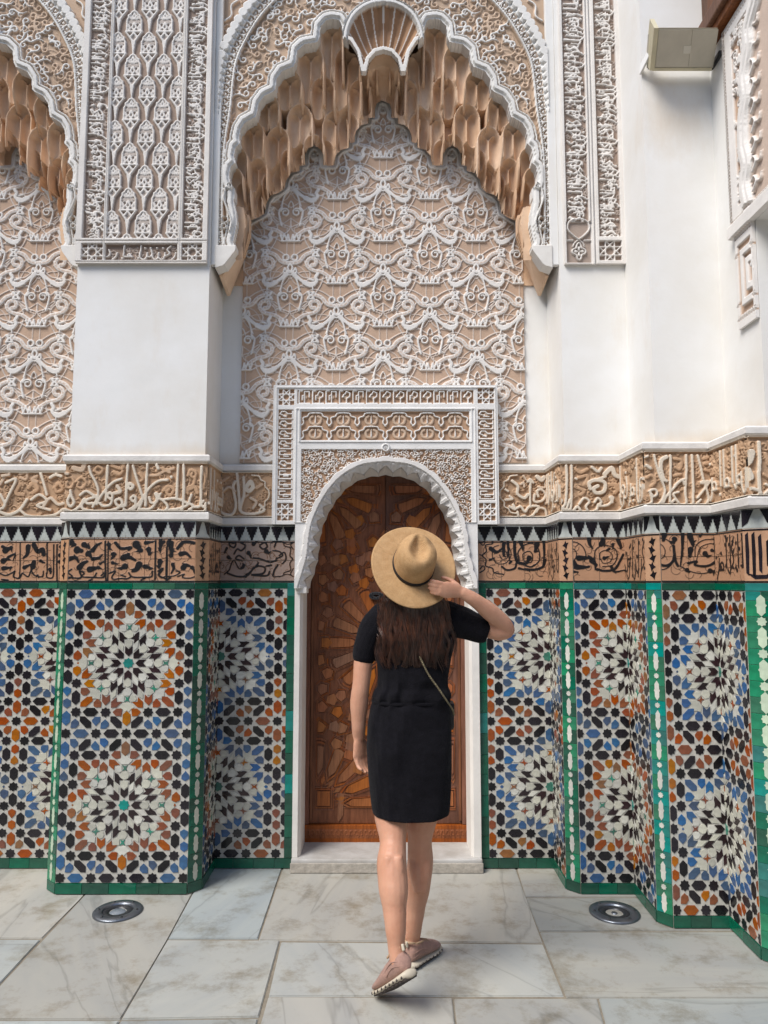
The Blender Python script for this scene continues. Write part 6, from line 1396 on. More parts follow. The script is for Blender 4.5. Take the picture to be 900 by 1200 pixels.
for zz in (zl+.004, zh-.03, zl-.075, zb_+.035, zl-.16, zb_+.10):
    fr(s0+(.0 if zz > zl-.01 else .03), SE, zz, zz+.02, .004, .05); k = 0
    while s0+.03+k*.018 < SE: rel.stroke([(s0+.03+k*.018, zz+.003), (s0+.042+k*.018, zz+.017)], .007, .016, .95); k += 1
fr(s0, SE, zl-.06, zl-.002, .03, 1.)
for d_, h, t in ((.05, .002, .0), (.075, .016, 1.), (.10, .002, .0), (.12, .016, 1.), (.145, .002, .05)): fr(s0+d_, SL-.02, zb_+d_*1.2, zl-.05-d_*1.2, h, t)
cx = s0+.20
for k in range(3):
    z = zb_+.24+.10*k
    rel.stroke(cr([(cx-.04, z), (cx, z+.05), (cx+.05, z+.01), (cx+.02, z-.04), (cx-.02, z-.02)], 5), .013, .014, 1.); rel.ring(cx, z+.05, .018, .009, .014, 1.)
rel.mask = ~((rel.V < zl-.06) & ((rel.U < s0+.028) | (rel.U > SL)))
part('carved_bracket', rel.mesh(skirt=.002, y0=-.004), PIER4, M['stucco'], FS)
M['eave'] = wood('eave_wood', (.22, .085, .035), (.11, .04, .016))
EAV = thing('eave_bracket', 'carved brown wooden eave beam at the upper right photo corner', 'eave', (xr, 3.1, zh))
for k, (a0, a1, z0, z1, o) in enumerate(((.02, .42, .012, .05, .05), (.05, .42, .052, .12, .075), (.0, .42, .124, .5, .03), (.10, .20, .13, .48, .05), (.25, .36, .13, .48, .05))):
    part(('beam', 'moulding', 'board', 'carved_board', 'carved_board')[k], me_box(xr-o, xr+.02, YR0-a1, YR0-a0, zh+z0, zh+z1, .006), EAV, M['eave'])
part('corbel_end', me_box(P(845, 10, 3.24)[0]-.0, xr-.031, 3.19, 3.26, P(845, 42, 3.2)[1], zh+.5, .012), EAV, M['eave'])

# ------------------------------------------------------------------ unseen other sides of the courtyard, added to cut sky light and its reflections
M['yard'] = mat('old_courtyard_plaster', (.42, .38, .34), .9, .1, 1.5, .2, 20); M['yard_wood'] = mat('dark_cedar_boards', (.12, .06, .035), .7, .15, 2, .2, 20)
for x0, x1, y0, y1 in ((-9, 9, -9.6, -9), (-9.6, -9, -9.6, 4.5), (9, 9.6, -9.6, 4.5)):
    o = link('unseen_courtyard_wall', me_box(x0, x1, y0, y1, -.01, 5.2), m=M['yard']); o['kind'] = 'structure'
    e = .25; link('unseen_cedar_storey', me_box(x0+.003, x1-.003, y0+.003, y1-.003, 5.2, 7.4), o, m=M['yard_wood'])
for x0, x1 in ((-9, -3.5), (3.38, 9)):
    o = link('unseen_courtyard_wall', me_box(x0, x1, 3.98, 4.5, -.01, 5.2), m=M['yard']); o['kind'] = 'structure'
# ------------------------------------------------------------------ the woman seen from behind
def skin_mat():
    m = mat('skin', (.61, .335, .225), .5, .05, 9, .12, 90, col2=(.52, .26, .165), spec=.35); b = m.node_tree.nodes['Principled BSDF']
    b.inputs['Subsurface Weight'].default_value = .12; b.inputs['Subsurface Radius'].default_value = (.012, .005, .003); b.inputs['Subsurface Scale'].default_value = 1.0
    return m
M['skin'] = skin_mat()
M['knit'] = mat('black_knit', (.0085, .008, .011), .95, .15, 40, .5, 260, spec=.12, sheen=.03)
M['hair'] = mat('brown_hair', (.105, .042, .024), .38, .2, 25, 0, col2=(.028, .013, .009), spec=.55, objvar=.35)
M['hair_base'] = mat('dark_hair', (.028, .014, .010), .45, .2, 60, .5, 180, spec=.4)
def tube(bm, rings, n=20, cap=True):
    """rings: (centre Vector, rx, ry, axis u, axis v) -> lofted skin"""
    R_ = []
    for c, rx, ry, u, v in rings: R_.append([bm.verts.new(c+u*(rx*math.cos(2*PI*k/n))+v*(ry*math.sin(2*PI*k/n))) for k in range(n)])
    for i in range(len(R_)-1):
        for k in range(n): bm.faces.new((R_[i][k], R_[i][(k+1) % n], R_[i+1][(k+1) % n], R_[i+1][k]))
    if cap: bm.faces.new(R_[0]); bm.faces.new(R_[-1])
def limb(bm, pts, n=16, flat=1.0, side=None):
    """pts: (Vector, radius[, ry]) along a bone; rounded ends"""
    P_ = [p[0] for p in pts]; rings = []
    m = 4; C = []
    for i in range(len(pts)-1):
        for k in range(m):
            t = k/m; q = []
            p0 = P_[max(0, i-1)]; p1 = P_[i]; p2 = P_[i+1]; p3 = P_[min(len(P_)-1, i+2)]
            c = .5*((2*p1)+(p2-p0)*t+(2*p0-5*p1+4*p2-p3)*t*t+(3*p1-p0-3*p2+p3)*t**3)
            s = t*t*(3-2*t); ra = pts[i][1]*(1-s)+pts[i+1][1]*s; ya = (pts[i][2] if len(pts[i]) > 2 else pts[i][1]); yb = (pts[i+1][2] if len(pts[i+1]) > 2 else pts[i+1][1])
            C.append((c, ra, ya*(1-s)+yb*s))
    C.append((P_[-1], pts[-1][1], pts[-1][2] if len(pts[-1]) > 2 else pts[-1][1]))
    for i, (c, ra, rb) in enumerate(C):
        d = (C[min(len(C)-1, i+1)][0]-C[max(0, i-1)][0]).normalized(); ref = side or Vector((1, 0, 0))
        if abs(d.dot(ref)) > .9: ref = Vector((0, 1, 0))
        u = (ref-d*ref.dot(d)).normalized(); v = d.cross(u); rings.append((c, ra, rb, u, v))
        if i == 0:
            for k in (.45, .8): rings.insert(len(rings)-1, (c-d*ra*(1-k)*.8, ra*math.sqrt(1-(1-k)**2)*.95, rb*math.sqrt(1-(1-k)**2)*.95, u, v))
    c, ra, rb, u, v = rings[-1]; d = (C[-1][0]-C[-2][0]).normalized()
    for k in (.8, .45): rings.append((c+d*ra*(1-k)*.8, ra*math.sqrt(1-(1-k)**2)*.95, rb*math.sqrt(1-(1-k)**2)*.95, u, v))
    tube(bm, rings, n)
def ball(bm, c, r, s=(1, 1, 1), rot=None):
    mt = Matrix.Translation(c) @ (rot.to_4x4() if rot else Matrix.Identity(4)) @ Matrix.Diagonal((s[0]*r, s[1]*r, s[2]*r, 1)); bmesh.ops.create_uvsphere(bm, u_segments=20, v_segments=12, radius=1, matrix=mt)
def fuse(o, vox, it=6, fac=.5):
    md = o.modifiers.new('fuse', 'REMESH'); md.mode = 'VOXEL'; md.voxel_size = vox; md.use_smooth_shade = True
    ms = o.modifiers.new('smooth', 'SMOOTH'); ms.iterations = it; ms.factor = fac
YT = 2.86                                    # where she stands
PERSON = thing('person', 'woman seen from behind in short black dress, walking, one hand at her hat brim', 'person', (.10, YT, 0))
V = Vector
bm = bmesh.new()
HC = P3(482, 668, YT-.02)+V((0, .03, 0))     # head centre
ball(bm, HC, .098, (.80, 1.0, 1.18)); limb(bm, [(HC+V((0, .0, -.06)), .052), (HC+V((.0, -.005, -.15)), .052), (HC+V((.002, -.01, -.20)), .062)])
ball(bm, HC+V((0, .092, -.02)), .016, (.8, 1.3, 1.4)); ball(bm, HC+V((0, .07, -.085)), .034, (1, .8, .8))       # nose, chin
for sg in (-1, 1):
    ball(bm, HC+V((sg*.078, .0, -.01)), .024, (.35, .8, 1.25)); ball(bm, HC+V((sg*.032, .082, .012)), .014)
limb(bm, [(HC+V((-.02, .088, -.055)), .008), (HC+V((.02, .088, -.055)), .008)])
# torso under the dress
for z, hx, hy, cx in ((1.40, .13, .08, 487), (1.25, .14, .085, 486), (1.05, .125, .08, 484), (.92, .14, .09, 482)): pass
limb(bm, [(P3(487, 720, YT), .12, .06), (P3(486, 765, YT), .115, .07), (P3(485, 815, YT), .11, .07), (P3(481, 870, YT), .125, .08), (P3(481, 915, YT), .12, .08)], side=V((1, 0, 0)))
# legs
KL, KR = P3(460.5, 988, YT-.06), P3(492, 985, YT+.06)
AR = P3(483, 1103, 3.02)
gt = G(441, 1172); HL = P3(482, 1146, 2.60); TL = V((gt[0]+.012, gt[1]+.02, .002)); fl_ = (TL-HL).normalized(); ul_ = fl_.cross(V((0, 0, 1))).normalized().cross(fl_).normalized()
AL, FL = HL+fl_*.034+ul_*.112, HL+fl_*.055+ul_*.06
limb(bm, [(P3(458, 900, YT+.01), .08, .07), (P3(459, 950, YT-.015), .068, .062), (KL, .049, .053), (P3(459, 1012, YT-.105), .055, .061), (P3(461, 1040, YT-.14), .054, .058), (P3(462.5, 1068, YT-.162), .042, .046), (P3(463.5, 1085, YT-.175), .038, .041), (AL, .031, .038), (FL, .030, .04)])
limb(bm, [(P3(504, 900, YT+.01), .085, .085), (P3(495, 950, YT+.04), .064, .07), (KR, .047, .051), (P3(492.5, 1010, YT+.085), .051, .057), (P3(489.5, 1038, YT+.11), .050, .053), (P3(486.5, 1064, YT+.13), .040, .043), (P3(484, 1085, YT+.14), .036, .038), (AR, .031, .036), (AR+V((.012, .02, -.035)), .030, .036)])
# left arm hangs, palm turned half back
SL, EL, WL = P3(437, 722, YT), P3(423.5, 800, YT-.01), P3(420.5, 864, YT+.02)
limb(bm, [(P3(441, 728, YT), .038), (P3(428, 762, YT-.005), .039), (EL, .034), (P3(421, 822, YT), .0355), (P3(420.3, 848, YT+.01), .028), (WL, .024, .020)])
def hand(bm, base, fwd, side, nrm, fingers, thumb, s=1.0):
    """base: wrist; fwd along the palm; side towards the thumb; nrm out of the palm. fingers: (offset, length, curl list)"""
    limb(bm, [(base, .024*s, .018*s), (base+fwd*.035*s+side*.002*s, .034*s, .0155*s), (base+fwd*.070*s, .038*s, .014*s), (base+fwd*.090*s-side*.001, .034*s, .011*s)], n=14, side=side)
    for off, ln, curl in fingers:
        p = base+fwd*.088*s+side*off*s; d = (fwd+side*off*2.2).normalized(); pts = [(p-d*.012*s, .0092*s)]; a = 0
        for k, (seg, c) in enumerate(zip((.46, .31, .23), curl)):
            a += c; dd = (d*math.cos(a)+nrm*math.sin(a)).normalized(); p = p+dd*ln*seg*s; pts.append((p, (.0086-.0011*k)*s))
        limb(bm, pts, n=10)
    p = base+fwd*.022*s+side*.022*s; pts = [(p, .013*s)]
    for v, r in thumb: p = p+(fwd*v[0]+side*v[1]+nrm*v[2])*s; pts.append((p, r*s))
    limb(bm, pts, n=10)
dn = (P3(423, 900, YT+.02)-WL).normalized(); sd_ = V((.72, .62, 0)); sd_ = (sd_-dn*sd_.dot(dn)).normalized(); nr = V((.62, -.72, 0)); nr = (nr-dn*nr.dot(dn)-sd_*nr.dot(sd_)).normalized()
hand(bm, WL, dn, sd_, nr, [(.024, .066, (.25, .35, .3)), (.008, .072, (.35, .4, .3)), (-.008, .068, (.4, .45, .35)), (-.023, .054, (.45, .5, .4))], [((.030, .016, .004), .011), ((.026, .004, .010), .0095), ((.018, -.004, .010), .008)], .92)
# right arm raised, elbow out, fingers on the brim
SR, ER, WR = P3(541, 722, YT), P3(594, 737, YT-.03), P3(541, 694, YT-.125)
limb(bm, [(P3(538, 725, YT), .036), (P3(566, 733, YT-.005), .042), (P3(584, 738, YT-.02), .042), (P3(592, 738.5, YT-.025), .036), (ER, .030), (P3(588, 729, YT-.045), .033), (P3(574, 717, YT-.075), .034), (P3(556, 703, YT-.11), .027), (WR, .022, .020)])
fw = (P3(516, 690, YT-.155)-WR).normalized(); nr = V((0, 1, .15)); nr = (nr-fw*nr.dot(fw)).normalized(); sd_ = nr.cross(fw).normalized(); sd_ = sd_ if sd_.z > 0 else -sd_
hand(bm, WR, fw, sd_, nr, [(.024, .062, (.15, .35, .3)), (.008, .068, (.2, .35, .3)), (-.008, .064, (.25, .4, .3)), (-.023, .052, (.3, .4, .3))], [((.020, .014, .022), .011), ((.024, .006, .016), .0095), ((.018, .0, .010), .008)], .88)
for kx_, ky_, Yk in ((460.5, 1003, YT-.11), (492.5, 1001, YT+.08)):
    for sg in (-1, 1): limb(bm, [(P3(kx_+sg*6, ky_+2, Yk-.030), .018), (P3(kx_+sg*5.5, ky_+18, Yk-.034), .026), (P3(kx_+sg*3.5, ky_+42, Yk-.036), .016)], n=12)
body = part('body', me_bm(bm), PERSON, M['skin']); fuse(body, .0042, 5)
# dress: knitted top and skirt with a gathered waist
bm = bmesh.new(); rows = []
prof = [  # y, left x, right x, half depth
 (702, 474, 499, .055), (708, 452, 522, .062), (716, 440, 535, .072), (728, 437, 537, .080), (748, 439, 534, .086), (772, 441.5, 528.5, .088), (795, 442.5, 525, .085), (804, 442, 525, .086), (810, 438, 528, .094), (816, 436, 529, .097), (821, 436.5, 526.5, .090), (828, 434, 527, .093), (850, 430.5, 529, .102), (876, 429.5, 529.5, .108), (900, 431, 529, .108), (925, 433, 528.5, .110), (940, 435, 527.5, .112), (949, 436.5, 526.5, .112)]
N_ = 48
for y, xa, xb, d in prof:
    a, b = P3(xa, y, YT), P3(xb, y, YT); c = (a+b)/2; h = (b-a).length/2; r = []
    for k in range(N_):
        t = 2*PI*k/N_; ex = .88; ct, st = math.cos(t), math.sin(t); x = h*math.copysign(abs(ct)**ex, ct); yy = d*math.copysign(abs(st)**ex, st)
        dz_ = -.014*(.5-.5*st) if y > 938 else 0
        fold = .0075*math.sin(11*t+y*.06+1.5*math.sin(3*t))*(1 if 795 < y < 822 else .35)+.006*math.sin(y*.16+2.5*math.cos(t))*(1 if 740 < y < 800 else .45)+(.005*math.sin(y*.30+5*t) if 824 < y < 880 else 0)
        buttock = .012*max(0, -st)*abs(ct) if 850 < y < 905 else 0
        r.append(bm.verts.new((c.x+x, c.y+yy-fold-buttock, c.z+dz_)))
    rows.append(r)
for i in range(len(rows)-1):
    for k in range(N_): bm.faces.new((rows[i][k], rows[i][(k+1) % N_], rows[i+1][(k+1) % N_], rows[i+1][k]))
bm.faces.new(rows[0]); bm.faces.new(rows[-1])
limb(bm, [(P3(452, 722, YT), .062), (P3(439, 736, YT-.003), .060), (P3(430, 756, YT-.006), .050), (P3(426.5, 770, YT-.008), .046)])
limb(bm, [(P3(520, 722, YT), .064), (P3(540, 729, YT-.004), .063), (P3(556, 735, YT-.010), .056), (P3(566, 738.5, YT-.014), .053)])
dress = part('dress', me_bm(bm), PERSON, M['knit']); fuse(dress, .0044, 2)
bm = bmesh.new(); rings = []
for k in range(41):
    t = 2*PI*k/40; pass
def belt(y0, y1, xa, xb, d, name):
    bm = bmesh.new(); rr_ = []
    for y in (y0, (y0+y1)/2, y1):
        a, b = P3(xa, y, YT), P3(xb, y, YT); c = (a+b)/2; h = (b-a).length/2+ (.003 if y == (y0+y1)/2 else 0); dd = d+(.003 if y == (y0+y1)/2 else 0)
        rr_.append([bm.verts.new((c.x+h*math.copysign(abs(math.cos(t))**.88, math.cos(t)), c.y+dd*math.copysign(abs(math.sin(t))**.88, math.sin(t)), c.z+.001*math.sin(7*t))) for t in np.linspace(0, 2*PI, 61)[:-1]])
    for i in range(2):
        for k in range(60): bm.faces.new((rr_[i][k], rr_[i][(k+1) % 60], rr_[i+1][(k+1) % 60], rr_[i+1][k]))
    return part(name, me_bm(bm, smooth=True), PERSON, M['knit'])
belt(819, 823, 436, 527, .091, 'waist_seam')
# shoes
M['shoe'] = mat('dusty_pink_mesh', (.40, .235, .185), .8, .1, 60, .4, 300, sheen=.1); M['sole'] = mat('cream_rubber', (.62, .55, .43), .6, .08, 20, .1, 60); M['tread'] = mat('dark_rubber', (.06, .045, .04), .7, .1, 30, .2, 90); M['lining'] = mat('tan_lining', (.50, .33, .20), .8, .08, 30, .2, 90)
def shoe(heel, toe, label, bend=0.0):
    d = (toe-heel); L = d.length; f = d.normalized(); s_ = f.cross(V((0, 0, 1))).normalized(); up = s_.cross(f).normalized()
    root = None
    def ringset(secs):
        out = []
        for t, hw, z0, z1 in secs:
            c = heel+f*(L*t); k = bend*max(0, t-.68)**2*L; out.append((c+up*((z0+z1)/2+k), hw, (z1-z0)/2, s_, up))
        return out
    bm = bmesh.new(); tube(bm, ringset([(.0, .016, .028, .07), (.03, .026, .022, .086), (.12, .032, .018, .094), (.25, .034, .016, .088), (.38, .036, .015, .082), (.52, .041, .014, .070), (.68, .045, .013, .054), (.82, .043, .013, .044), (.93, .034, .013, .036), (1.0, .016, .015, .027)]), 24)
    up_ = part('shoe', me_bm(bm, smooth=True), PERSON, M['shoe']); up_['label'] = label
    up_.modifiers.new('sub', 'SUBSURF').levels = 1; up_.modifiers['sub'].render_levels = 1
    T = Matrix.Identity(4)
    bm = bmesh.new()
    secs = [(-.025, .018, .004, .024), (.0, .028, .0, .028), (.1, .036, .0, .026), (.3, .038, .002, .023), (.5, .042, .002, .021), (.68, .047, .0, .020), (.85, .045, .0, .019), (.96, .034, .003, .019), (1.02, .016, .008, .018)]
    tube(bm, ringset(secs), 28); o = link('sole', me_bm(bm, smooth=True), up_, m=M['sole'])
    bm = bmesh.new()
    for k in range(9):
        t = .04+.105*k; hw = float(np.interp(t, [q[0] for q in secs], [q[1] for q in secs]))
        for sg in (-1, 1):
            c = heel+f*(L*t)+s_*(sg*hw*.99)+up*(.010+bend*max(0, t-.68)**2*L); ball(bm, c, .0042, (.8, 1, 1.2))
        c = heel+f*(L*t)+up*(-.001+bend*max(0, t-.68)**2*L)
        vs = [bm.verts.new(c+f*a+s_*(hw*.8*b)+up*h) for a, b, h in ((-.008, -1, 0), (.008, -1, 0), (.008, 1, 0), (-.008, 1, 0), (-.008, -1, .006), (.008, -1, .006), (.008, 1, .006), (-.008, 1, .006))]
        for q in ((0, 1, 2, 3), (4, 7, 6, 5), (0, 4, 5, 1), (1, 5, 6, 2), (2, 6, 7, 3), (3, 7, 4, 0)): bm.faces.new([vs[i] for i in q])
    link('tread', me_bm(bm), up_, m=M['tread'])
    bm = bmesh.new(); c = heel+f*(L*.10)+up*.094; limb(bm, [(c+s_*.028+f*.045-up*.008, .004), (c+s_*.026+f*.0, .0042), (c-f*.024+up*.006, .005), (c-s_*.026+f*.0, .0042), (c-s_*.028+f*.045-up*.008, .004)], n=8); link('collar', me_bm(bm, smooth=True), up_, m=M['lining'])
    bm = bmesh.new(); c = heel+f*(-.004)+up*.085; limb(bm, [(c, .006), (c+up*.016-f*.003, .0055)], n=8); link('heel_tab', me_bm(bm, smooth=True), up_, m=M['sole'])
    bm = bmesh.new()
    for k in range(4):
        t = .46+.06*k; z = float(np.interp(t, [.38, .52, .68], [.083, .071, .056])); hw = .022; c = heel+f*(L*t); limb(bm, [(c+s_*hw+up*(z-.008), .0022), (c+up*(z+.001), .0024), (c-s_*hw+up*(z-.008), .0022)], n=6)
    link('laces', me_bm(bm, smooth=True), up_, m=M['lining'])
    bm = bmesh.new()
    for sg in (-1, 1):
        for dz_ in (.040, .055): limb(bm, [(heel+f*(L*t)+s_*(sg*float(np.interp(t, [0, .12, .38, .52], [.020, .0325, .0355, .040])))+up*(dz_+.010*math.sin(t*9)), .0016) for t in (.05, .16, .28, .40)], n=6)
    link('seam', me_bm(bm, smooth=True), up_, m=M['shoe'])
shoe(HL, TL, 'left shoe with its heel lifted, pale sole showing', .35)
shoe(V((AR.x-.020, AR.y-.06, .002)), V((.215, 3.13, .002)), 'right shoe flat on the marble, partly hidden')
# hair: a dark mass and many wavy locks
bm = bmesh.new(); rows = []
hp = [(692, 462, 508, .06), (698, 455, 514, .075), (705, 448, 524, .085), (725, 443, 529, .075), (745, 443, 530, .07), (765, 450, 526, .06), (780, 468, 512, .04), (787, 476, 504, .02)]
for y, xa, xb, d in hp:
    Yb = YT-.075; a, b = P3(xa, y, Yb), P3(xb, y, Yb); c = (a+b)/2; h = (b-a).length/2
    rows.append([bm.verts.new((c.x+h*math.cos(t), c.y+.05+(-d-.012 if math.sin(t) < 0 else d*.5)*abs(math.sin(t)), c.z)) for t in np.linspace(0, 2*PI, 33)[:-1]])
for i in range(len(rows)-1):
    for k in range(32): bm.faces.new((rows[i][k], rows[i][(k+1) % 32], rows[i+1][(k+1) % 32], rows[i+1][k]))
bm.faces.new(rows[0]); bm.faces.new(rows[-1])
hair = part('hair', me_bm(bm, smooth=True), PERSON, M['hair_base'])
rr = random.Random(8); vs, fs = [], []
for lock in range(95):
    u0 = rr.uniform(-1, 1); lx0 = 484+36*u0; lxe = 486+45*u0+rr.uniform(-5, 5); lye = 795-24*abs(u0)**1.8-rr.uniform(0, 26)*(rr.random() < .7)
    ph, am, fr_ = rr.uniform(0, 6.3), rr.uniform(1.8, 4.4), rr.uniform(1.0, 1.9); lay0 = rr.uniform(0, .016); spread = rr.uniform(1.6, 3.6)
    for n in range(15):
        v_ = rr.uniform(-1, 1); x0 = lx0+v_*spread*1.4; xe = lxe+v_*spread*.75; y0 = rr.uniform(698, 706); ye = lye+rr.uniform(-5, 3); wd = rr.uniform(.0005, .0012); lay = lay0+.004*(1-v_*v_)
        base = len(vs)
        for k in range(21):
            t = k/20; y = y0+(ye-y0)*t; cl = 1-.65*t*t
            x = x0+(xe-x0)*min(1, t*1.6)**.8+am*math.sin(ph+t*fr_*7.5+.15*v_)*(.15+t)
            s_ = min(1, abs(x-486)/46); dep = float(np.interp(y, [q[0] for q in hp], [q[3] for q in hp]))
            p = P3(x, y, YT-.025-.012-dep*math.sqrt(max(0, 1-s_*s_))-lay*(.3+.7*t)-.004*math.sin(ph*2+t*9))
            w_ = wd*(1-.7*t**3); vs += [p+V((-w_, .0008, 0)), p+V((0, -w_*.8, 0)), p+V((w_, .0008, 0))]
        for k in range(20):
            for q in (0, 1): fs.append((base+3*k+q, base+3*k+q+1, base+3*k+q+4, base+3*k+q+3))
me = me_from(vs, fs, smooth=True); o = link('locks', me, hair, m=M['hair']); o['kind'] = 'stuff'

# ------------------------------------------------------------------ straw hat, tipped back, its crown towards us
def straw(name, c1, c2):
    m = mat(name, c1, .75, .08, 40, 0, col2=c2, spec=.3); n = m.node_tree.nodes; l = m.node_tree.links
    at = n.new('ShaderNodeAttribute'); at.attribute_name = 'tone'
    w1 = n.new('ShaderNodeMath'); w1.operation = 'MULTIPLY'; w1.inputs[1].default_value = 2*PI/.0042; l.new(at.outputs['Fac'], w1.inputs[0]); s1 = n.new('ShaderNodeMath'); s1.operation = 'SINE'; l.new(w1.outputs[0], s1.inputs[0])
    tc = n.new('ShaderNodeTexCoord'); nz = n.new('ShaderNodeTexNoise'); nz.inputs['Scale'].default_value = 170; nz.inputs['Detail'].default_value = 2; l.new(tc.outputs['Object'], nz.inputs['Vector'])
    ad = n.new('ShaderNodeMath'); ad.operation = 'MULTIPLY_ADD'; ad.inputs[1].default_value = .45; l.new(s1.outputs[0], ad.inputs[0]); l.new(nz.outputs['Fac'], ad.inputs[2])
    bp = n.new('ShaderNodeBump'); bp.inputs['Strength'].default_value = .55; bp.inputs['Distance'].default_value = .0016; l.new(ad.outputs[0], bp.inputs['Height']); l.new(bp.outputs[0], n['Principled BSDF'].inputs['Normal'])
    mr = n.new('ShaderNodeMapRange'); mr.inputs['From Min'].default_value = -.1; mr.inputs['From Max'].default_value = 1.1; mr.inputs['To Min'].default_value = .72; mr.inputs['To Max'].default_value = 1.1; l.new(ad.outputs[0], mr.inputs['Value'])
    mx = n.new('ShaderNodeMix'); mx.data_type = 'RGBA'; mx.blend_type = 'MULTIPLY'; mx.inputs['Factor'].default_value = 1; src = n['Principled BSDF'].inputs['Base Color'].links[0].from_socket; l.new(src, mx.inputs[6]); l.new(mr.outputs[0], mx.inputs[7]); l.new(mx.outputs[2], n['Principled BSDF'].inputs['Base Color'])
    return m
M['straw'] = straw('woven_straw', (.56, .35, .17), (.46, .27, .12)); M['ribbon'] = mat('black_ribbon', (.012, .011, .012), .7, .1, 40, .3, 300)
ax = V((.15, -.84, .47)).normalized(); hx = (V((1, 0, 0))-ax*ax.x).normalized(); hy = ax.cross(hx).normalized()     # hat axis out of its crown, and the two in-plane axes
hy = hy if hy.z > 0 else -hy
HB = P3(484.5, 662, YT-.075)
HAT = thing('straw_hat', 'tan woven straw hat with black ribbon band worn by the woman', 'hat', tuple(HB))
def hat_mesh(ringf, rs, n=96):
    """rs: list of (radius x, radius y, height, arc length)"""
    vs, fs, tn = [], [], []
    for rx, ry, h, a, off in rs:
        for k in range(n):
            t = 2*PI*k/n; p = hx*(rx*math.cos(t))+hy*(ry*math.sin(t)+off)+ax*(h+ringf(t, rx, h)); vs.append(p); tn.append(a)
    for i in range(len(rs)-1):
        for k in range(n): fs.append((i*n+k, i*n+(k+1) % n, (i+1)*n+(k+1) % n, (i+1)*n+k))
    me = me_from(vs, fs, smooth=True); at = me.attributes.new('tone', 'FLOAT', 'POINT'); at.data.foreach_set('value', np.array(tn, np.float32)); return me
# brim: dips a little in front and back, lifts at the sides
BR = .163
brim = hat_mesh(lambda t, r, h: -.014*max(0, (r-.085)/.09)**1.5*(math.sin(t)**2)*(1.0 if math.sin(t) < 0 else .6)+.006*max(0, (r-.085)/.09)**1.5*math.cos(t)**2, [(.080+(BR-.080)*k/14, .092+(BR+.014-.092)*k/14, .0, .08+(BR-.08)*k/14, .0) for k in range(15)]+[(BR+.0015, BR+.0155, -.003, .18, 0)]+[(.080+(BR-.080)*k/14, .092+(BR+.014-.092)*k/14, -.0045, .08+(BR-.08)*k/14, 0) for k in (14, 7, 0)])
link('brim', brim, HAT, m=M['straw'])
# crown with its teardrop dent
vs, fs, tn = [], [], []; n = 96; prof = [(.080, .092, 0, 0), (.0795, .0915, .02, .02), (.078, .090, .045, .045), (.076, .087, .070, .07), (.073, .083, .090, .09), (.067, .077, .104, .105), (.058, .068, .1125, .12), (.048, .057, .1165, .132), (.038, .046, .1175, .142), (.027, .034, .1175, .153), (.015, .020, .1175, .165), (.004, .005, .1175, .177)]
for rx, ry, h, a in prof:
    for k in range(n):
        t = 2*PI*k/n; x, y = rx*math.cos(t), ry*math.sin(t)
        hh = h
        if h > .10:
            wv = (.030-.010*(y/.06)) if y > -.01 else .034; tx = x/max(.012, .036*(1-.55*max(0, (y+.005)/.075))); ty = (y-.008)/.060; q = tx*tx+ty*ty
            hh -= .026*max(0, 1-q)**1.0; hh += .004*math.exp(-((math.sqrt(q)-1.15)/.25)**2)
            for sg in (-1, 1): hh -= .014*math.exp(-(((x-sg*.058)/.020)**2+((y-.045)/.030)**2))
        vs.append(hx*x+hy*y+ax*hh); tn.append(a)
for i in range(len(prof)-1):
    for k in range(n): fs.append((i*n+k, i*n+(k+1) % n, (i+1)*n+(k+1) % n, (i+1)*n+k))
vs.append(ax*.0915); tn.append(.18); c = len(vs)-1
for k in range(n): fs.append(((len(prof)-1)*n+k, (len(prof)-1)*n+(k+1) % n, c))
me = me_from(vs, fs, smooth=True); at = me.attributes.new('tone', 'FLOAT', 'POINT'); at.data.foreach_set('value', np.array(tn, np.float32))
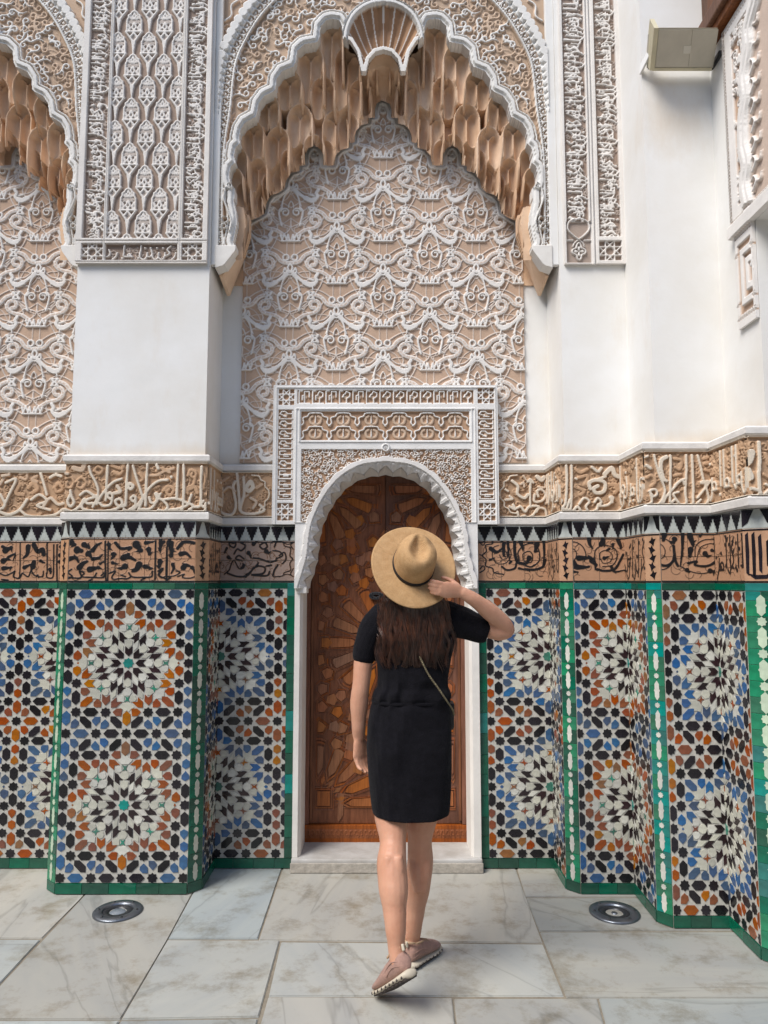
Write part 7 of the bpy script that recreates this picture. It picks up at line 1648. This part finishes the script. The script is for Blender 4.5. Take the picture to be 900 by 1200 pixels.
cr_ = link('crown', me, HAT, m=M['straw']); s_ = cr_.modifiers.new('sub', 'SUBSURF'); s_.levels = 1; s_.render_levels = 1
link('hat_band', hat_mesh(lambda t, r, h: .0, [(.0805, .0925, .001, 0, 0), (.0825, .0945, .002, 0, 0), (.0818, .0936, .016, 0, 0), (.0800, .0920, .0175, 0, 0)]), HAT, m=M['ribbon'])
# ------------------------------------------------------------------ shoulder bag on a thin strap
M['strap'] = mat('gilt_chain', (.30, .25, .15), .4, .2, 120, .6, 200); M['strap'].node_tree.nodes['Principled BSDF'].inputs['Metallic'].default_value = .5; M['bag'] = mat('black_leather', (.012, .011, .012), .5, .1, 30, .3, 120)
BAG = thing('shoulder_bag', 'small black shoulder bag at her right hip, mostly hidden, on a thin gilt chain strap', 'bag', tuple(P3(531, 832, YT)))
def chain(pts, name):
    q = cr([tuple(p) for p in pts], 14); vs, fs = [], []; acc = 0
    bm = bmesh.new(); k = 0; prev = None
    for i in range(len(q)-1):
        a, b = V(q[i]), V(q[i+1]); d = (b-a); L = d.length; m_ = max(1, int(L/.007))
        for j in range(m_):
            c = a+d*((j+.5)/m_); dd = d.normalized(); s_ = V((0, -1, 0)) if k % 2 else dd.cross(V((0, -1, 0))).normalized()
            ball_m = Matrix.Translation(c) @ dd.to_track_quat('Z', 'Y').to_matrix().to_4x4() @ Matrix.Rotation(PI/2*(k % 2), 4, 'Z') @ Matrix.Diagonal((.0042, .0028, .0058, 1)); bmesh.ops.create_uvsphere(bm, u_segments=8, v_segments=5, radius=1, matrix=ball_m); k += 1
    return part(name, me_bm(bm, smooth=True), BAG, M['strap'])
chain([P3(492, 770, YT-.106), P3(502, 790, YT-.107), P3(514, 807, YT-.103), P3(524, 822, YT-.088), P3(530, 831, YT-.05), P3(532, 838, YT+.0)], 'strap')
c = P3(530, 829, YT+.03); part('bag_body', me_box(c.x-.085, c.x+.008, c.y+.0, c.y+.075, c.z-.09, c.z+.012, .014), BAG, M['bag'])
part('bag_flap', me_box(c.x-.088, c.x+.010, c.y-.0025, c.y+.078, c.z-.035, c.z+.0155, .010), BAG, M['bag'])
